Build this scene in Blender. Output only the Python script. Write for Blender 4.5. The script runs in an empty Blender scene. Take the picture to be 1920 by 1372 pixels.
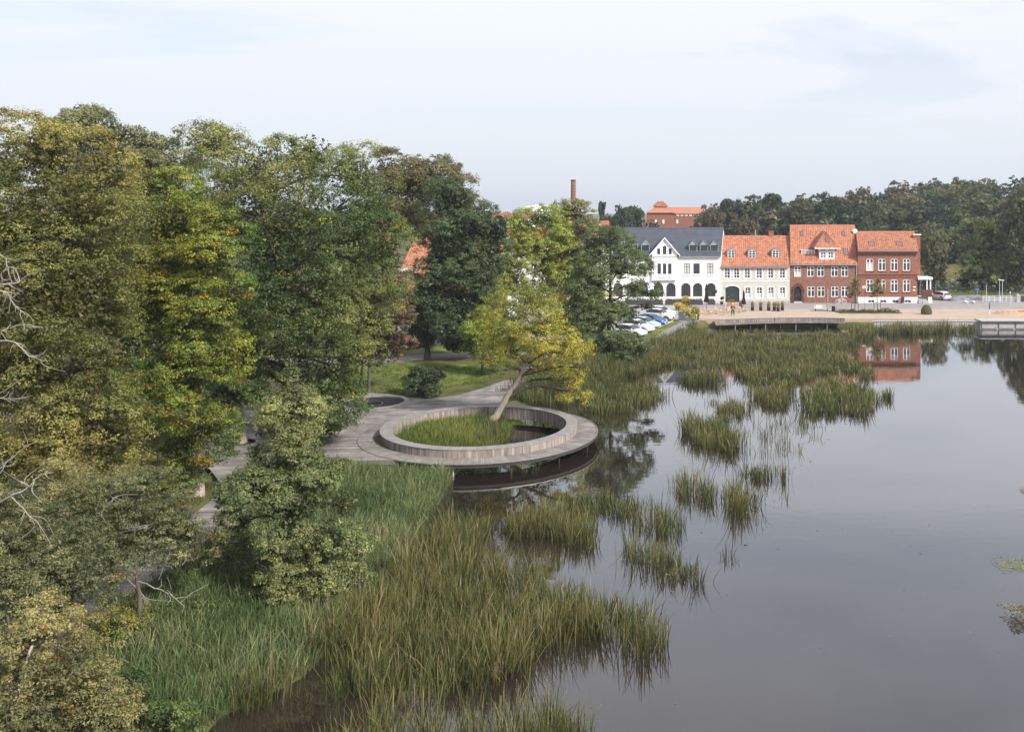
import bpy, math, random
import numpy as np
from mathutils import Vector, Matrix

# ------------------------------------------------------------------ camera, sky, sun, exposure
scene = bpy.context.scene
COL = scene.collection
R = math.radians
F, PX, HY, CH = 1736.0, 1230.0, 395.0, 16.4      # focal length and horizon of the photograph (pixels), camera height (m)

cam = bpy.data.cameras.new('camera')
cam.sensor_width = 36.0
cam.lens = 36.0 * F / 1920.0
cam.shift_x = -(PX - 960.0) / 1920.0
cam.shift_y = -(686.0 - HY) / 1920.0
cam.clip_start, cam.clip_end = 0.5, 6000.0
camo = bpy.data.objects.new('camera', cam)
camo.location = (0, 0, CH)
camo.rotation_euler = (R(90), 0, 0)
COL.objects.link(camo)
scene.camera = camo

SUN = Vector((0.80 * math.cos(R(35)), -0.60 * math.cos(R(35)), math.sin(R(35)))).normalized()
world = bpy.data.worlds.new('World')
scene.world = world
world.use_nodes = True
wn, wl = world.node_tree.nodes, world.node_tree.links
wn.clear()
def N(nodes, t, **kw):
    n = nodes.new(t)
    for k, v in kw.items():
        setattr(n, k, v)
    return n
def sky():
    out = N(wn, 'ShaderNodeOutputWorld'); bg = N(wn, 'ShaderNodeBackground')
    sk = N(wn, 'ShaderNodeTexSky', sky_type='NISHITA', sun_disc=False)
    sk.sun_elevation = R(35); sk.sun_rotation = math.atan2(SUN.x, SUN.y)
    sk.air_density = 1.0; sk.dust_density = 1.5; sk.ozone_density = 1.0
    sc_ = N(wn, 'ShaderNodeVectorMath', operation='SCALE'); sc_.inputs['Scale'].default_value = 0.14
    wl.new(sk.outputs[0], sc_.inputs[0])
    tc = N(wn, 'ShaderNodeTexCoord'); sep = N(wn, 'ShaderNodeSeparateXYZ')
    wl.new(tc.outputs['Generated'], sep.inputs[0])
    # cloud layer seen as a flat ceiling: direction divided by its height
    zz = N(wn, 'ShaderNodeMath', operation='ADD'); zz.inputs[1].default_value = 0.12
    zc = N(wn, 'ShaderNodeMath', operation='MAXIMUM'); zc.inputs[1].default_value = 0.0
    wl.new(sep.outputs[2], zc.inputs[0]); wl.new(zc.outputs[0], zz.inputs[0])
    dx = N(wn, 'ShaderNodeMath', operation='DIVIDE'); dy = N(wn, 'ShaderNodeMath', operation='DIVIDE')
    wl.new(sep.outputs[0], dx.inputs[0]); wl.new(zz.outputs[0], dx.inputs[1])
    wl.new(sep.outputs[1], dy.inputs[0]); wl.new(zz.outputs[0], dy.inputs[1])
    cb = N(wn, 'ShaderNodeCombineXYZ'); wl.new(dx.outputs[0], cb.inputs[0]); wl.new(dy.outputs[0], cb.inputs[1])
    mp = N(wn, 'ShaderNodeMapping'); mp.inputs['Rotation'].default_value = (0, 0, R(-35)); mp.inputs['Scale'].default_value = (0.5, 1.0, 1)
    wl.new(cb.outputs[0], mp.inputs[0])
    no = N(wn, 'ShaderNodeTexNoise'); no.inputs['Scale'].default_value = 0.9; no.inputs['Detail'].default_value = 6; no.inputs['Roughness'].default_value = 0.55; no.inputs['Distortion'].default_value = 0.6
    wl.new(mp.outputs[0], no.inputs['Vector'])
    ra = N(wn, 'ShaderNodeValToRGB')
    ra.color_ramp.elements[0].position = 0.30; ra.color_ramp.elements[0].color = (0.42,) * 3 + (1,)
    ra.color_ramp.elements[1].position = 0.50; ra.color_ramp.elements[1].color = (0.97,) * 3 + (1,)
    wl.new(no.outputs[0], ra.inputs[0])
    hz = N(wn, 'ShaderNodeValToRGB'); cr = hz.color_ramp
    cr.elements[0].position = 0.0; cr.elements[0].color = (0.63, 0.67, 0.735, 1)
    cr.elements[1].position = 0.22; cr.elements[1].color = (0.81, 0.835, 0.90, 1)
    e = cr.elements.new(0.08); e.color = (0.73, 0.765, 0.83, 1)
    wl.new(zc.outputs[0], hz.inputs[0])
    low = N(wn, 'ShaderNodeMapRange'); low.inputs['From Min'].default_value = 0.04; low.inputs['From Max'].default_value = 0.42; low.inputs['To Min'].default_value = 1.0; low.inputs['To Max'].default_value = 0.0
    wl.new(zc.outputs[0], low.inputs[0])
    mxm = N(wn, 'ShaderNodeMath', operation='MAXIMUM'); wl.new(ra.outputs[0], mxm.inputs[0]); wl.new(low.outputs[0], mxm.inputs[1])
    mx = N(wn, 'ShaderNodeMix', data_type='RGBA')
    wl.new(mxm.outputs[0], mx.inputs['Factor']); wl.new(sc_.outputs[0], mx.inputs[6]); wl.new(hz.outputs[0], mx.inputs[7])
    wl.new(mx.outputs[2], bg.inputs[0]); bg.inputs[1].default_value = 1.0
    wl.new(bg.outputs[0], out.inputs[0])
sky()
sl = bpy.data.lights.new('sun', 'SUN')
sl.energy = 5.0; sl.angle = R(6); sl.color = (1.0, 0.94, 0.86)
so = bpy.data.objects.new('sun', sl)
so.rotation_euler = (-SUN).to_track_quat('-Z', 'Y').to_euler()
COL.objects.link(so)
scene.view_settings.view_transform = 'Standard'
scene.view_settings.look = 'None'
scene.view_settings.exposure = 0.25
scene.view_settings.gamma = 1.0
scene.view_settings.use_curve_mapping = False
scene.render.engine = 'CYCLES'
scene.cycles.max_bounces = 6
scene.cycles.diffuse_bounces = 3
scene.cycles.glossy_bounces = 3
scene.cycles.transmission_bounces = 3
scene.cycles.volume_bounces = 0
scene.cycles.caustics_reflective = False
scene.cycles.caustics_refractive = False
scene.cycles.use_denoising = True

# ------------------------------------------------------------------ helpers
def P(px, py, z=0.0):
    """a point of the photograph known to lie at height z"""
    Y = F * (CH - z) / (py - HY)
    return ((px - PX) / F * Y, Y, z)
def Q(px, py, Y):
    """a point of the photograph known to lie at distance Y"""
    return ((px - PX) / F * Y, Y, CH - (py - HY) / F * Y)

def tag(o, label=None, cat=None, group=None, kind=None):
    if label: o['label'] = label
    if cat: o['category'] = cat
    if group: o['group'] = group
    if kind: o['kind'] = kind
    return o
def empty(name, loc=(0, 0, 0), rz=0.0):
    o = bpy.data.objects.new(name, None)
    o.location = loc; o.rotation_euler = (0, 0, rz); o.empty_display_size = 0.3
    COL.objects.link(o)
    return o
def link(name, me, parent=None, loc=(0, 0, 0), rot=(0, 0, 0), scale=None):
    o = bpy.data.objects.new(name, me)
    o.location = loc; o.rotation_euler = rot
    if scale: o.scale = scale
    COL.objects.link(o)
    if parent: o.parent = parent
    return o
def copy_tree(o, parent=None):
    c = o.copy(); COL.objects.link(c)
    if parent: c.parent = parent
    for ch in list(o.children):
        copy_tree(ch, c)
    return c
def np_mesh(name, v, f, mat, col=None, smooth=False):
    """v (n,3), f (m,k) arrays -> mesh; col (n,3) per-vertex colour of the piece"""
    me = bpy.data.meshes.new(name)
    v = np.asarray(v, np.float32); f = np.asarray(f, np.int32)
    me.vertices.add(len(v)); me.vertices.foreach_set('co', v.ravel())
    m, k = f.shape
    me.loops.add(m * k); me.loops.foreach_set('vertex_index', f.ravel())
    me.polygons.add(m); me.polygons.foreach_set('loop_start', np.arange(0, m * k, k, dtype=np.int32))
    me.polygons.foreach_set('loop_total', np.full(m, k, np.int32))
    if smooth:
        me.polygons.foreach_set('use_smooth', np.ones(m, bool))
    if col is not None:
        a = me.color_attributes.new('col', 'FLOAT_COLOR', 'POINT')
        c4 = np.ones((len(v), 4), np.float32); c4[:, :3] = col
        a.data.foreach_set('color', c4.ravel())
    me.update(calc_edges=True)
    if mat: me.materials.append(mat)
    return me

class MB:
    """collects boxes, prisms, tubes and quads; build() links them as ONE mesh object"""
    def __init__(s):
        s.v = []; s.f = []; s.c = []
    def add(s, vs, fs, c=None):
        b = len(s.v)
        s.v += [tuple(p) for p in vs]
        s.f += [tuple(b + i for i in q) for q in fs]
        s.c += [c if c is not None else (1, 1, 1)] * len(vs)
        return s
    def box(s, x0, x1, y0, y1, z0, z1, c=None):
        return s.add([(x0, y0, z0), (x1, y0, z0), (x1, y1, z0), (x0, y1, z0), (x0, y0, z1), (x1, y0, z1), (x1, y1, z1), (x0, y1, z1)],
                     [(0, 3, 2, 1), (4, 5, 6, 7), (0, 1, 5, 4), (1, 2, 6, 5), (2, 3, 7, 6), (3, 0, 4, 7)], c)
    def prism(s, pts, z0, z1, c=None, side=True):
        n = len(pts)
        a = sum(pts[i][0] * pts[(i + 1) % n][1] - pts[(i + 1) % n][0] * pts[i][1] for i in range(n))
        if a < 0: pts = pts[::-1]
        vs = [(p[0], p[1], z0) for p in pts] + [(p[0], p[1], z1) for p in pts]
        fs = [tuple(range(n, 2 * n)), tuple(range(n - 1, -1, -1))]
        if side: fs += [(i, (i + 1) % n, n + (i + 1) % n, n + i) for i in range(n)]
        return s.add(vs, fs, c)
    def poly(s, pts, c=None):
        return s.add(pts, [tuple(range(len(pts)))], c)
    def tube(s, pts, rad, n=6, c=None, cap=True):
        vs, fs = tube_np(pts, rad, n)
        fs = [tuple(q) for q in fs]
        if cap:
            fs.append(tuple(range(n - 1, -1, -1))); k = len(vs) - n; fs.append(tuple(range(k, k + n)))
        return s.add([tuple(map(float, p)) for p in vs], fs, c)
    def lathe(s, prof, n=16, cx=0, cy=0, c=None):
        vs = []; fs = []
        for r, z in prof:
            for i in range(n):
                a = 2 * math.pi * i / n
                vs.append((cx + r * math.cos(a), cy + r * math.sin(a), z))
        for j in range(len(prof) - 1):
            for i in range(n):
                fs.append((j * n + i, j * n + (i + 1) % n, (j + 1) * n + (i + 1) % n, (j + 1) * n + i))
        fs.append(tuple(range((len(prof) - 1) * n, len(prof) * n))); fs.append(tuple(range(n - 1, -1, -1)))
        return s.add(vs, fs, c)
    def mesh(s, name, mat, smooth=False, col=False):
        me = bpy.data.meshes.new(name)
        me.from_pydata(s.v, [], s.f)
        if True:
            a = me.color_attributes.new('col', 'FLOAT_COLOR', 'POINT')
            c4 = np.ones((len(s.v), 4), np.float32); c4[:, :3] = s.c
            a.data.foreach_set('color', c4.ravel())
        if smooth:
            me.polygons.foreach_set('use_smooth', np.ones(len(me.polygons), bool))
        me.materials.append(mat)
        me.update()
        return me
    def build(s, name, mat, parent=None, smooth=False, col=False, loc=(0, 0, 0), rot=(0, 0, 0)):
        return link(name, s.mesh(name, mat, smooth, col), parent, loc, rot)

def tube_np(pts, rad, n=6):
    pts = np.asarray(pts, float); rad = np.asarray(rad, float)
    t = np.gradient(pts, axis=0); t /= np.linalg.norm(t, axis=1)[:, None] + 1e-9
    ref = np.array([0.31, 0.17, 0.94]) if abs(t[0] @ np.array([0.31, 0.17, 0.94])) < 0.95 else np.array([1.0, 0, 0])
    u = np.cross(t, ref); u /= np.linalg.norm(u, axis=1)[:, None] + 1e-9
    w = np.cross(t, u)
    a = np.arange(n) * 2 * math.pi / n
    ring = u[:, None, :] * np.cos(a)[None, :, None] + w[:, None, :] * np.sin(a)[None, :, None]
    v = (pts[:, None, :] + ring * rad[:, None, None]).reshape(-1, 3)
    m = len(pts)
    i, j = np.meshgrid(np.arange(m - 1), np.arange(n), indexing='ij')
    f = np.stack([i * n + j, i * n + (j + 1) % n, (i + 1) * n + (j + 1) % n, (i + 1) * n + j], -1).reshape(-1, 4)
    return v, f
def smooth_path(pts, n):
    """Catmull-Rom through the points"""
    p = np.asarray(pts, float); p = np.vstack([2 * p[0] - p[1], p, 2 * p[-1] - p[-2]])
    out = []
    for i in range(1, len(p) - 2):
        for t in np.linspace(0, 1, n, endpoint=False):
            a, b, c, d = p[i - 1], p[i], p[i + 1], p[i + 2]
            out.append(0.5 * ((2 * b) + (-a + c) * t + (2 * a - 5 * b + 4 * c - d) * t ** 2 + (-a + 3 * b - 3 * c + d) * t ** 3))
    out.append(p[-2])
    return np.array(out)
def inside(pts, poly):
    """points (n,2) in polygon"""
    x, y = pts[:, 0], pts[:, 1]; r = np.zeros(len(pts), bool); n = len(poly)
    for i in range(n):
        x0, y0 = poly[i][:2]; x1, y1 = poly[(i + 1) % n][:2]
        c = (y0 > y) != (y1 > y)
        if y1 != y0:
            r ^= c & (x < (x1 - x0) * (y - y0) / (y1 - y0) + x0)
    return r
def edge_dist(pts, poly, closed=True):
    d = np.full(len(pts), 1e9); n = len(poly)
    for i in range(n if closed else n - 1):
        a = np.array(poly[i][:2], float); b = np.array(poly[(i + 1) % n][:2], float); ab = b - a
        t = np.clip(((pts - a) @ ab) / (ab @ ab + 1e-9), 0, 1)
        d = np.minimum(d, np.linalg.norm(pts - (a + t[:, None] * ab), axis=1))
    return d
def sstep(x, a, b):
    t = np.clip((x - a) / (b - a), 0, 1)
    return t * t * (3 - 2 * t)

# ------------------------------------------------------------------ materials
MAT = {}
def material(name, color, rough=0.8, var=0.0, scale=4.0, bump=0.0, bscale=20.0, spec=0.3, col2=None, attr=False, metal=0.0, stretch=None, emit=None):
    m = bpy.data.materials.new(name); m.use_nodes = True
    nt = m.node_tree; b = nt.nodes['Principled BSDF']
    b.inputs['Roughness'].default_value = rough
    b.inputs['Specular IOR Level'].default_value = spec
    b.inputs['Metallic'].default_value = metal
    tc = nt.nodes.new('ShaderNodeTexCoord'); vec = tc.outputs['Object']
    if stretch:
        mp = nt.nodes.new('ShaderNodeMapping'); mp.inputs['Scale'].default_value = stretch
        nt.links.new(vec, mp.inputs[0]); vec = mp.outputs[0]
    src = None
    if attr:
        at = nt.nodes.new('ShaderNodeAttribute'); at.attribute_name = 'col'
        mm = nt.nodes.new('ShaderNodeMix'); mm.data_type = 'RGBA'; mm.blend_type = 'MULTIPLY'; mm.inputs['Factor'].default_value = 1.0
        nt.links.new(at.outputs['Color'], mm.inputs[6]); mm.inputs[7].default_value = (*color, 1); src = mm.outputs[2]
    if var > 0 or col2:
        no = nt.nodes.new('ShaderNodeTexNoise'); no.inputs['Scale'].default_value = scale; no.inputs['Detail'].default_value = 5; no.inputs['Roughness'].default_value = 0.6
        nt.links.new(vec, no.inputs['Vector'])
        ra = nt.nodes.new('ShaderNodeValToRGB'); e = ra.color_ramp.elements
        c2 = col2 or color
        e[0].position = 0.32; e[1].position = 0.68
        base = (1, 1, 1) if attr else color
        b2 = (1, 1, 1) if attr else c2
        e[0].color = (*[max(0, c * (1 - var)) for c in base], 1)
        e[1].color = (*[min(1.5, c * (1 + var)) for c in b2], 1)
        nt.links.new(no.outputs[0], ra.inputs[0])
        if src is not None:
            m2 = nt.nodes.new('ShaderNodeMix'); m2.data_type = 'RGBA'; m2.blend_type = 'MULTIPLY'; m2.inputs['Factor'].default_value = 1.0
            nt.links.new(src, m2.inputs[6]); nt.links.new(ra.outputs[0], m2.inputs[7]); src = m2.outputs[2]
        else:
            src = ra.outputs[0]
    if src is not None: nt.links.new(src, b.inputs['Base Color'])
    else: b.inputs['Base Color'].default_value = (*color, 1)
    if bump > 0:
        n2 = nt.nodes.new('ShaderNodeTexNoise'); n2.inputs['Scale'].default_value = bscale; n2.inputs['Detail'].default_value = 4
        nt.links.new(vec, n2.inputs['Vector'])
        bp = nt.nodes.new('ShaderNodeBump'); bp.inputs['Strength'].default_value = bump; bp.inputs['Distance'].default_value = 0.05
        nt.links.new(n2.outputs[0], bp.inputs['Height']); nt.links.new(bp.outputs[0], b.inputs['Normal'])
    MAT[name] = m
    return m
def leaf_material(name, trans=0.30, rough=0.5, spec=0.35):
    m = bpy.data.materials.new(name); m.use_nodes = True
    nt = m.node_tree; nt.nodes.clear()
    out = nt.nodes.new('ShaderNodeOutputMaterial'); b = nt.nodes.new('ShaderNodeBsdfPrincipled'); t = nt.nodes.new('ShaderNodeBsdfTranslucent')
    at = nt.nodes.new('ShaderNodeAttribute'); at.attribute_name = 'col'
    b.inputs['Roughness'].default_value = rough; b.inputs['Specular IOR Level'].default_value = spec
    nt.links.new(at.outputs['Color'], b.inputs['Base Color'])
    hs = nt.nodes.new('ShaderNodeHueSaturation'); hs.inputs['Value'].default_value = 1.25; hs.inputs['Saturation'].default_value = 1.1
    nt.links.new(at.outputs['Color'], hs.inputs['Color']); nt.links.new(hs.outputs[0], t.inputs[0])
    mx = nt.nodes.new('ShaderNodeMixShader'); mx.inputs[0].default_value = trans
    nt.links.new(b.outputs[0], mx.inputs[1]); nt.links.new(t.outputs[0], mx.inputs[2]); nt.links.new(mx.outputs[0], out.inputs[0])
    MAT[name] = m
    return m
def water_material(name, body, power=2.75, f0=0.04, ripple=0.006, rough=0.015):
    m = bpy.data.materials.new(name); m.use_nodes = True
    nt = m.node_tree; nt.nodes.clear(); L = nt.links.new
    out = nt.nodes.new('ShaderNodeOutputMaterial')
    d = nt.nodes.new('ShaderNodeBsdfDiffuse'); g = nt.nodes.new('ShaderNodeBsdfGlossy')
    g.inputs['Roughness'].default_value = rough; g.inputs['Color'].default_value = (0.96, 0.96, 0.97, 1)
    tc = nt.nodes.new('ShaderNodeTexCoord')
    nb = nt.nodes.new('ShaderNodeTexNoise'); nb.inputs['Scale'].default_value = 0.12; nb.inputs['Detail'].default_value = 3
    L(tc.outputs['Object'], nb.inputs['Vector'])
    cr = nt.nodes.new('ShaderNodeValToRGB'); cr.color_ramp.elements[0].color = (*[c * 0.8 for c in body], 1); cr.color_ramp.elements[1].color = (*[c * 1.25 for c in body], 1)
    L(nb.outputs[0], cr.inputs[0]); L(cr.outputs[0], d.inputs[0])
    mp = nt.nodes.new('ShaderNodeMapping'); mp.inputs['Scale'].default_value = (0.8, 1.6, 1)
    L(tc.outputs['Object'], mp.inputs[0])
    n1 = nt.nodes.new('ShaderNodeTexNoise'); n1.inputs['Scale'].default_value = 1.1; n1.inputs['Detail'].default_value = 3; n1.inputs['Roughness'].default_value = 0.45
    L(mp.outputs[0], n1.inputs['Vector'])
    n3 = nt.nodes.new('ShaderNodeTexNoise'); n3.inputs['Scale'].default_value = 0.06; n3.inputs['Detail'].default_value = 2
    L(tc.outputs['Object'], n3.inputs['Vector'])
    mu = nt.nodes.new('ShaderNodeMath'); mu.operation = 'MULTIPLY'; L(n1.outputs[0], mu.inputs[0]); L(n3.outputs[0], mu.inputs[1])
    bp = nt.nodes.new('ShaderNodeBump'); bp.inputs['Strength'].default_value = 1.0; bp.inputs['Distance'].default_value = ripple
    L(mu.outputs[0], bp.inputs['Height']); L(bp.outputs[0], g.inputs['Normal'])
    lw = nt.nodes.new('ShaderNodeLayerWeight'); lw.inputs['Blend'].default_value = 0.5
    pw = nt.nodes.new('ShaderNodeMath'); pw.operation = 'POWER'; pw.inputs[1].default_value = power
    L(lw.outputs['Facing'], pw.inputs[0])
    ma = nt.nodes.new('ShaderNodeMath'); ma.operation = 'MULTIPLY_ADD'; ma.inputs[1].default_value = 1 - f0; ma.inputs[2].default_value = f0
    L(pw.outputs[0], ma.inputs[0])
    mx = nt.nodes.new('ShaderNodeMixShader'); L(ma.outputs[0], mx.inputs[0]); L(d.outputs[0], mx.inputs[1]); L(g.outputs[0], mx.inputs[2])
    L(mx.outputs[0], out.inputs[0])
    MAT[name] = m
    return m
material('ground', (0.062, 0.082, 0.022), 0.95, 0.35, 0.35, 0.6, 6, col2=(0.105, 0.095, 0.035))
material('lawn', (0.075, 0.115, 0.02), 0.95, 0.3, 0.6, 0.7, 9, col2=(0.13, 0.15, 0.03))
material('asphalt', (0.20, 0.195, 0.20), 0.9, 0.14, 0.5, 0.2, 30)
material('parking', (0.36, 0.34, 0.33), 0.9, 0.12, 0.4, 0.2, 30)
material('street', (0.30, 0.275, 0.27), 0.9, 0.10, 0.4, 0.2, 30)
material('path', (0.235, 0.23, 0.235), 0.9, 0.12, 0.7, 0.2, 30)
material('tan_paving', (0.43, 0.335, 0.265), 0.9, 0.10, 0.6, 0.2, 20)
material('sand', (0.42, 0.26, 0.16), 0.95, 0.2, 1.0, 0.3, 20)
material('concrete', (0.42, 0.41, 0.40), 0.85, 0.15, 1.5, 0.2, 20)
material('white_line', (0.75, 0.75, 0.73), 0.8, 0.1, 5)
material('planks', (0.225, 0.205, 0.195), 0.85, 0.34, 0.8, 0.25, 25, attr=True)
material('boards', (0.27, 0.235, 0.21), 0.85, 0.25, 1.6, 0.25, 25, attr=True, stretch=(3, 3, 0.6))
material('cap_wood', (0.27, 0.255, 0.245), 0.85, 0.15, 1.5, 0.2, 25, attr=True)
material('dark_wood', (0.05, 0.045, 0.04), 0.9, 0.2, 3)
material('net', (0.028, 0.027, 0.03), 0.75, 0.2, 6, 0.3, 60)
material('black_void', (0.006, 0.006, 0.007), 0.6)
material('steel', (0.30, 0.30, 0.30), 0.5, 0.1, 5, metal=0.6)
material('bark', (0.10, 0.085, 0.07), 0.95, 0.35, 3, 0.7, 14, stretch=(2, 2, 0.5))
material('bark_dark', (0.05, 0.042, 0.036), 0.95, 0.35, 3, 0.7, 14, stretch=(2, 2, 0.5))
material('bark_pale', (0.36, 0.31, 0.25), 0.95, 0.3, 3, 0.6, 14, stretch=(2, 2, 0.5))
material('bark_dead', (0.30, 0.275, 0.24), 0.95, 0.3, 3, 0.5, 14)
leaf_material('leaf'); leaf_material('blade', 0.18, 0.55, 0.25)
water_material('lake', (0.022, 0.0165, 0.012))
water_material('pond', (0.03, 0.04, 0.025), ripple=0.05)
material('plaster_white', (0.80, 0.80, 0.80), 0.85, 0.04, 0.6, 0.1, 10)
material('plaster_beige', (0.56, 0.53, 0.485), 0.85, 0.05, 0.6, 0.1, 10)
material('brick_red', (0.265, 0.115, 0.08), 0.9, 0.22, 2.5, 0.3, 25)
material('brick_brown', (0.235, 0.12, 0.09), 0.9, 0.25, 2.0, 0.3, 25)
material('brick_dark', (0.12, 0.05, 0.035), 0.9, 0.2, 2.5, 0.3, 25)
material('paint_white', (0.80, 0.80, 0.79), 0.5, 0.03, 3)
material('trim_white', (0.78, 0.78, 0.77), 0.7, 0.04, 2)
material('tile_orange', (0.42, 0.175, 0.105), 0.75, 0.14, 2.2, attr=True)
material('tile_red', (0.33, 0.10, 0.055), 0.8, 0.2, 1.0)
material('slate', (0.088, 0.10, 0.125), 0.55, 0.12, 1.2, 0.15, 10, attr=True)
material('zinc', (0.32, 0.34, 0.37), 0.45, 0.12, 2)
material('lead', (0.18, 0.20, 0.24), 0.5, 0.12, 2)
material('glass', (0.045, 0.052, 0.06), 0.08, spec=0.6)  # grey-blue base stands in for reflections in the panes
material('glass_sky', (0.10, 0.13, 0.17), 0.08, spec=0.8)
material('curtain', (0.55, 0.55, 0.53), 0.9, 0.1, 8)
material('door_black', (0.02, 0.022, 0.026), 0.4)
material('gate_green', (0.035, 0.048, 0.05), 0.5, 0.1, 3)
material('anthracite', (0.05, 0.055, 0.065), 0.6, 0.1, 3)
material('cabinet_grey', (0.10, 0.115, 0.14), 0.6, 0.06, 3)
material('lettering', (0.30, 0.30, 0.31), 0.6)
material('fabric_black', (0.022, 0.022, 0.026), 0.9, 0.2, 8)
material('rattan', (0.55, 0.42, 0.27), 0.8, 0.2, 20)
material('pot_black', (0.025, 0.025, 0.03), 0.7)
material('pot_terracotta', (0.45, 0.20, 0.07), 0.8, 0.15, 3)
material('metal_dark', (0.05, 0.05, 0.055), 0.5)
material('metal_pale', (0.55, 0.56, 0.57), 0.5)
material('bin_green', (0.02, 0.045, 0.03), 0.6)
material('car_white', (0.78, 0.79, 0.80), 0.25, spec=0.6)
material('car_silverblue', (0.40, 0.50, 0.58), 0.3, spec=0.6)
material('car_blue', (0.02, 0.10, 0.30), 0.25, spec=0.7)
material('car_grey', (0.30, 0.34, 0.38), 0.3, spec=0.6)
material('tyre', (0.015, 0.015, 0.016), 0.8)
material('rim_alloy', (0.50, 0.51, 0.53), 0.35, metal=0.5)
material('lamp_red', (0.35, 0.02, 0.02), 0.3)
material('lamp_clear', (0.6, 0.62, 0.65), 0.15, spec=0.8)
material('sign_blue', (0.03, 0.17, 0.50), 0.5)
material('tarp_grey', (0.17, 0.18, 0.19), 0.6, 0.15, 2)
material('skin', (0.45, 0.27, 0.19), 0.6)
material('cloth_dark', (0.03, 0.03, 0.034), 0.9, 0.2, 15)
material('cloth_brown', (0.045, 0.032, 0.03), 0.9, 0.2, 15)
material('cloth_grey', (0.16, 0.16, 0.18), 0.9, 0.2, 15)
material('cap_white', (0.75, 0.75, 0.75), 0.8)
material('orange_plastic', (0.45, 0.20, 0.08), 0.6)
# ------------------------------------------------------------------ lake, terrain, roads
RC = np.array([-12.35, 65.15]); R_IN, R_OUT, R_DECK = 6.05, 6.77, 8.25     # the round bench and its deck
Z_DECK, Z_RIM, Z_LAND, Z_STREET = 0.80, 1.34, 0.95, 1.05
shore_px = [(400, 1372), (430, 1338), (570, 1275), (640, 1200), (740, 1080), (800, 985), (850, 905), (842, 878)]
shore = [(-15.5, 20.0), (-14.5, 26.0)] + [P(*p)[:2] for p in shore_px] + [(-12.6, 60.0), (-10.9, 63.0), (-10.6, 67.5), (-11.0, 71.5), (-10.4, 76.0)] + \
        [P(*p)[:2] for p in [(1000, 752), (1075, 752), (1110, 722), (1165, 702), (1228, 684), (1285, 655), (1318, 624)]]
LAKE = shore + [(7.0, 131.0), (30.0, 131.0), (60.0, 128.6), (160.0, 128.6), (400.0, 128.6), (400.0, -60.0), (-12.0, -60.0), (-15.0, 0.0)]
POND = [(52.0, 186.0), (60.0, 178.0), (78.0, 176.0), (100.0, 186.0), (104.0, 205.0), (88.0, 232.0), (66.0, 236.0), (54.0, 214.0)]

def hill(x, y):
    d = np.hypot(x, y)
    h = 9.0 * sstep(d, 260, 430) * sstep(x, -20, 120) + 4.0 * sstep(d, 200, 300) * sstep(x, 0, 40) * (1 - sstep(x, 75, 95) * (1 - sstep(d, 250, 300)))
    h = h + 5.0 * sstep(d, 300, 900)
    return h
def land_z(x, y):
    pts = np.stack([x, y], -1)
    inl = inside(pts, LAKE); dl = edge_dist(pts, LAKE)
    inp = inside(pts, POND); dp = edge_dist(pts, POND)
    L = 0.52 + 0.28 * sstep(6.3 - np.hypot(x - RC[0], y - RC[1]), 0, 2.0) + (Z_LAND - 0.52) * np.maximum(sstep(y, 76, 90), sstep(-x, 26.5, 34))
    L = L + hill(x, y)
    hard = (y > 124) & (x > 5)
    rise = np.where(hard, sstep(dl, 0.2, 0.6), 1 - np.exp(-dl / 2.2))
    z = L * rise * sstep(dp, 0.0, 3.0) + np.where(dp < 3, 0.02, 0)
    z = np.where(inl, -1.3 * (1 - np.exp(-dl / 2.5)) - 0.01, z)
    z = np.where(inp, -0.8 * (1 - np.exp(-dp / 2.5)) - 0.01, z)
    return z
xs = np.concatenate([np.linspace(-1800, -240, 14), np.linspace(-200, -62, 24), np.arange(-60, 14, 0.95), np.arange(14, 130, 1.6), np.linspace(135, 240, 14), np.linspace(300, 1800, 14)])
ys = np.concatenate([np.linspace(-300, 8, 8), np.arange(12, 136, 0.95), np.arange(136, 245, 1.6), np.linspace(250, 520, 30), np.linspace(560, 3000, 16)])
gx, gy = np.meshgrid(xs, ys, indexing='ij')
gz = land_z(gx.ravel(), gy.ravel())
rng = np.random.default_rng(11)
gz = gz + np.where(gz > 0.15, rng.normal(0, 0.02, len(gz)), 0)
nx, ny = len(xs), len(ys)
i, j = np.meshgrid(np.arange(nx - 1), np.arange(ny - 1), indexing='ij')
tf = np.stack([i * ny + j, (i + 1) * ny + j, (i + 1) * ny + j + 1, i * ny + j + 1], -1).reshape(-1, 4)
tag(link('ground', np_mesh('ground', np.stack([gx.ravel(), gy.ravel(), gz], -1), tf, MAT['ground'], smooth=True)), 'grassy ground of the park and the slopes behind the town', 'ground', kind='structure')
w = MB(); w.poly([(-40, -80, 0), (420, -80, 0), (420, 140, 0), (-40, 140, 0)])
tag(w.build('lake_water', MAT['lake']), 'calm dark lake reflecting the pale sky', 'lake', kind='structure')
w = MB(); w.poly([(48, 172, 0.0), (108, 172, 0.0), (108, 240, 0.0), (48, 240, 0.0)])
tag(w.build('pond_water', MAT['pond']), 'pond with pale streaks of floating leaves beyond the street', 'pond', kind='structure')

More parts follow.
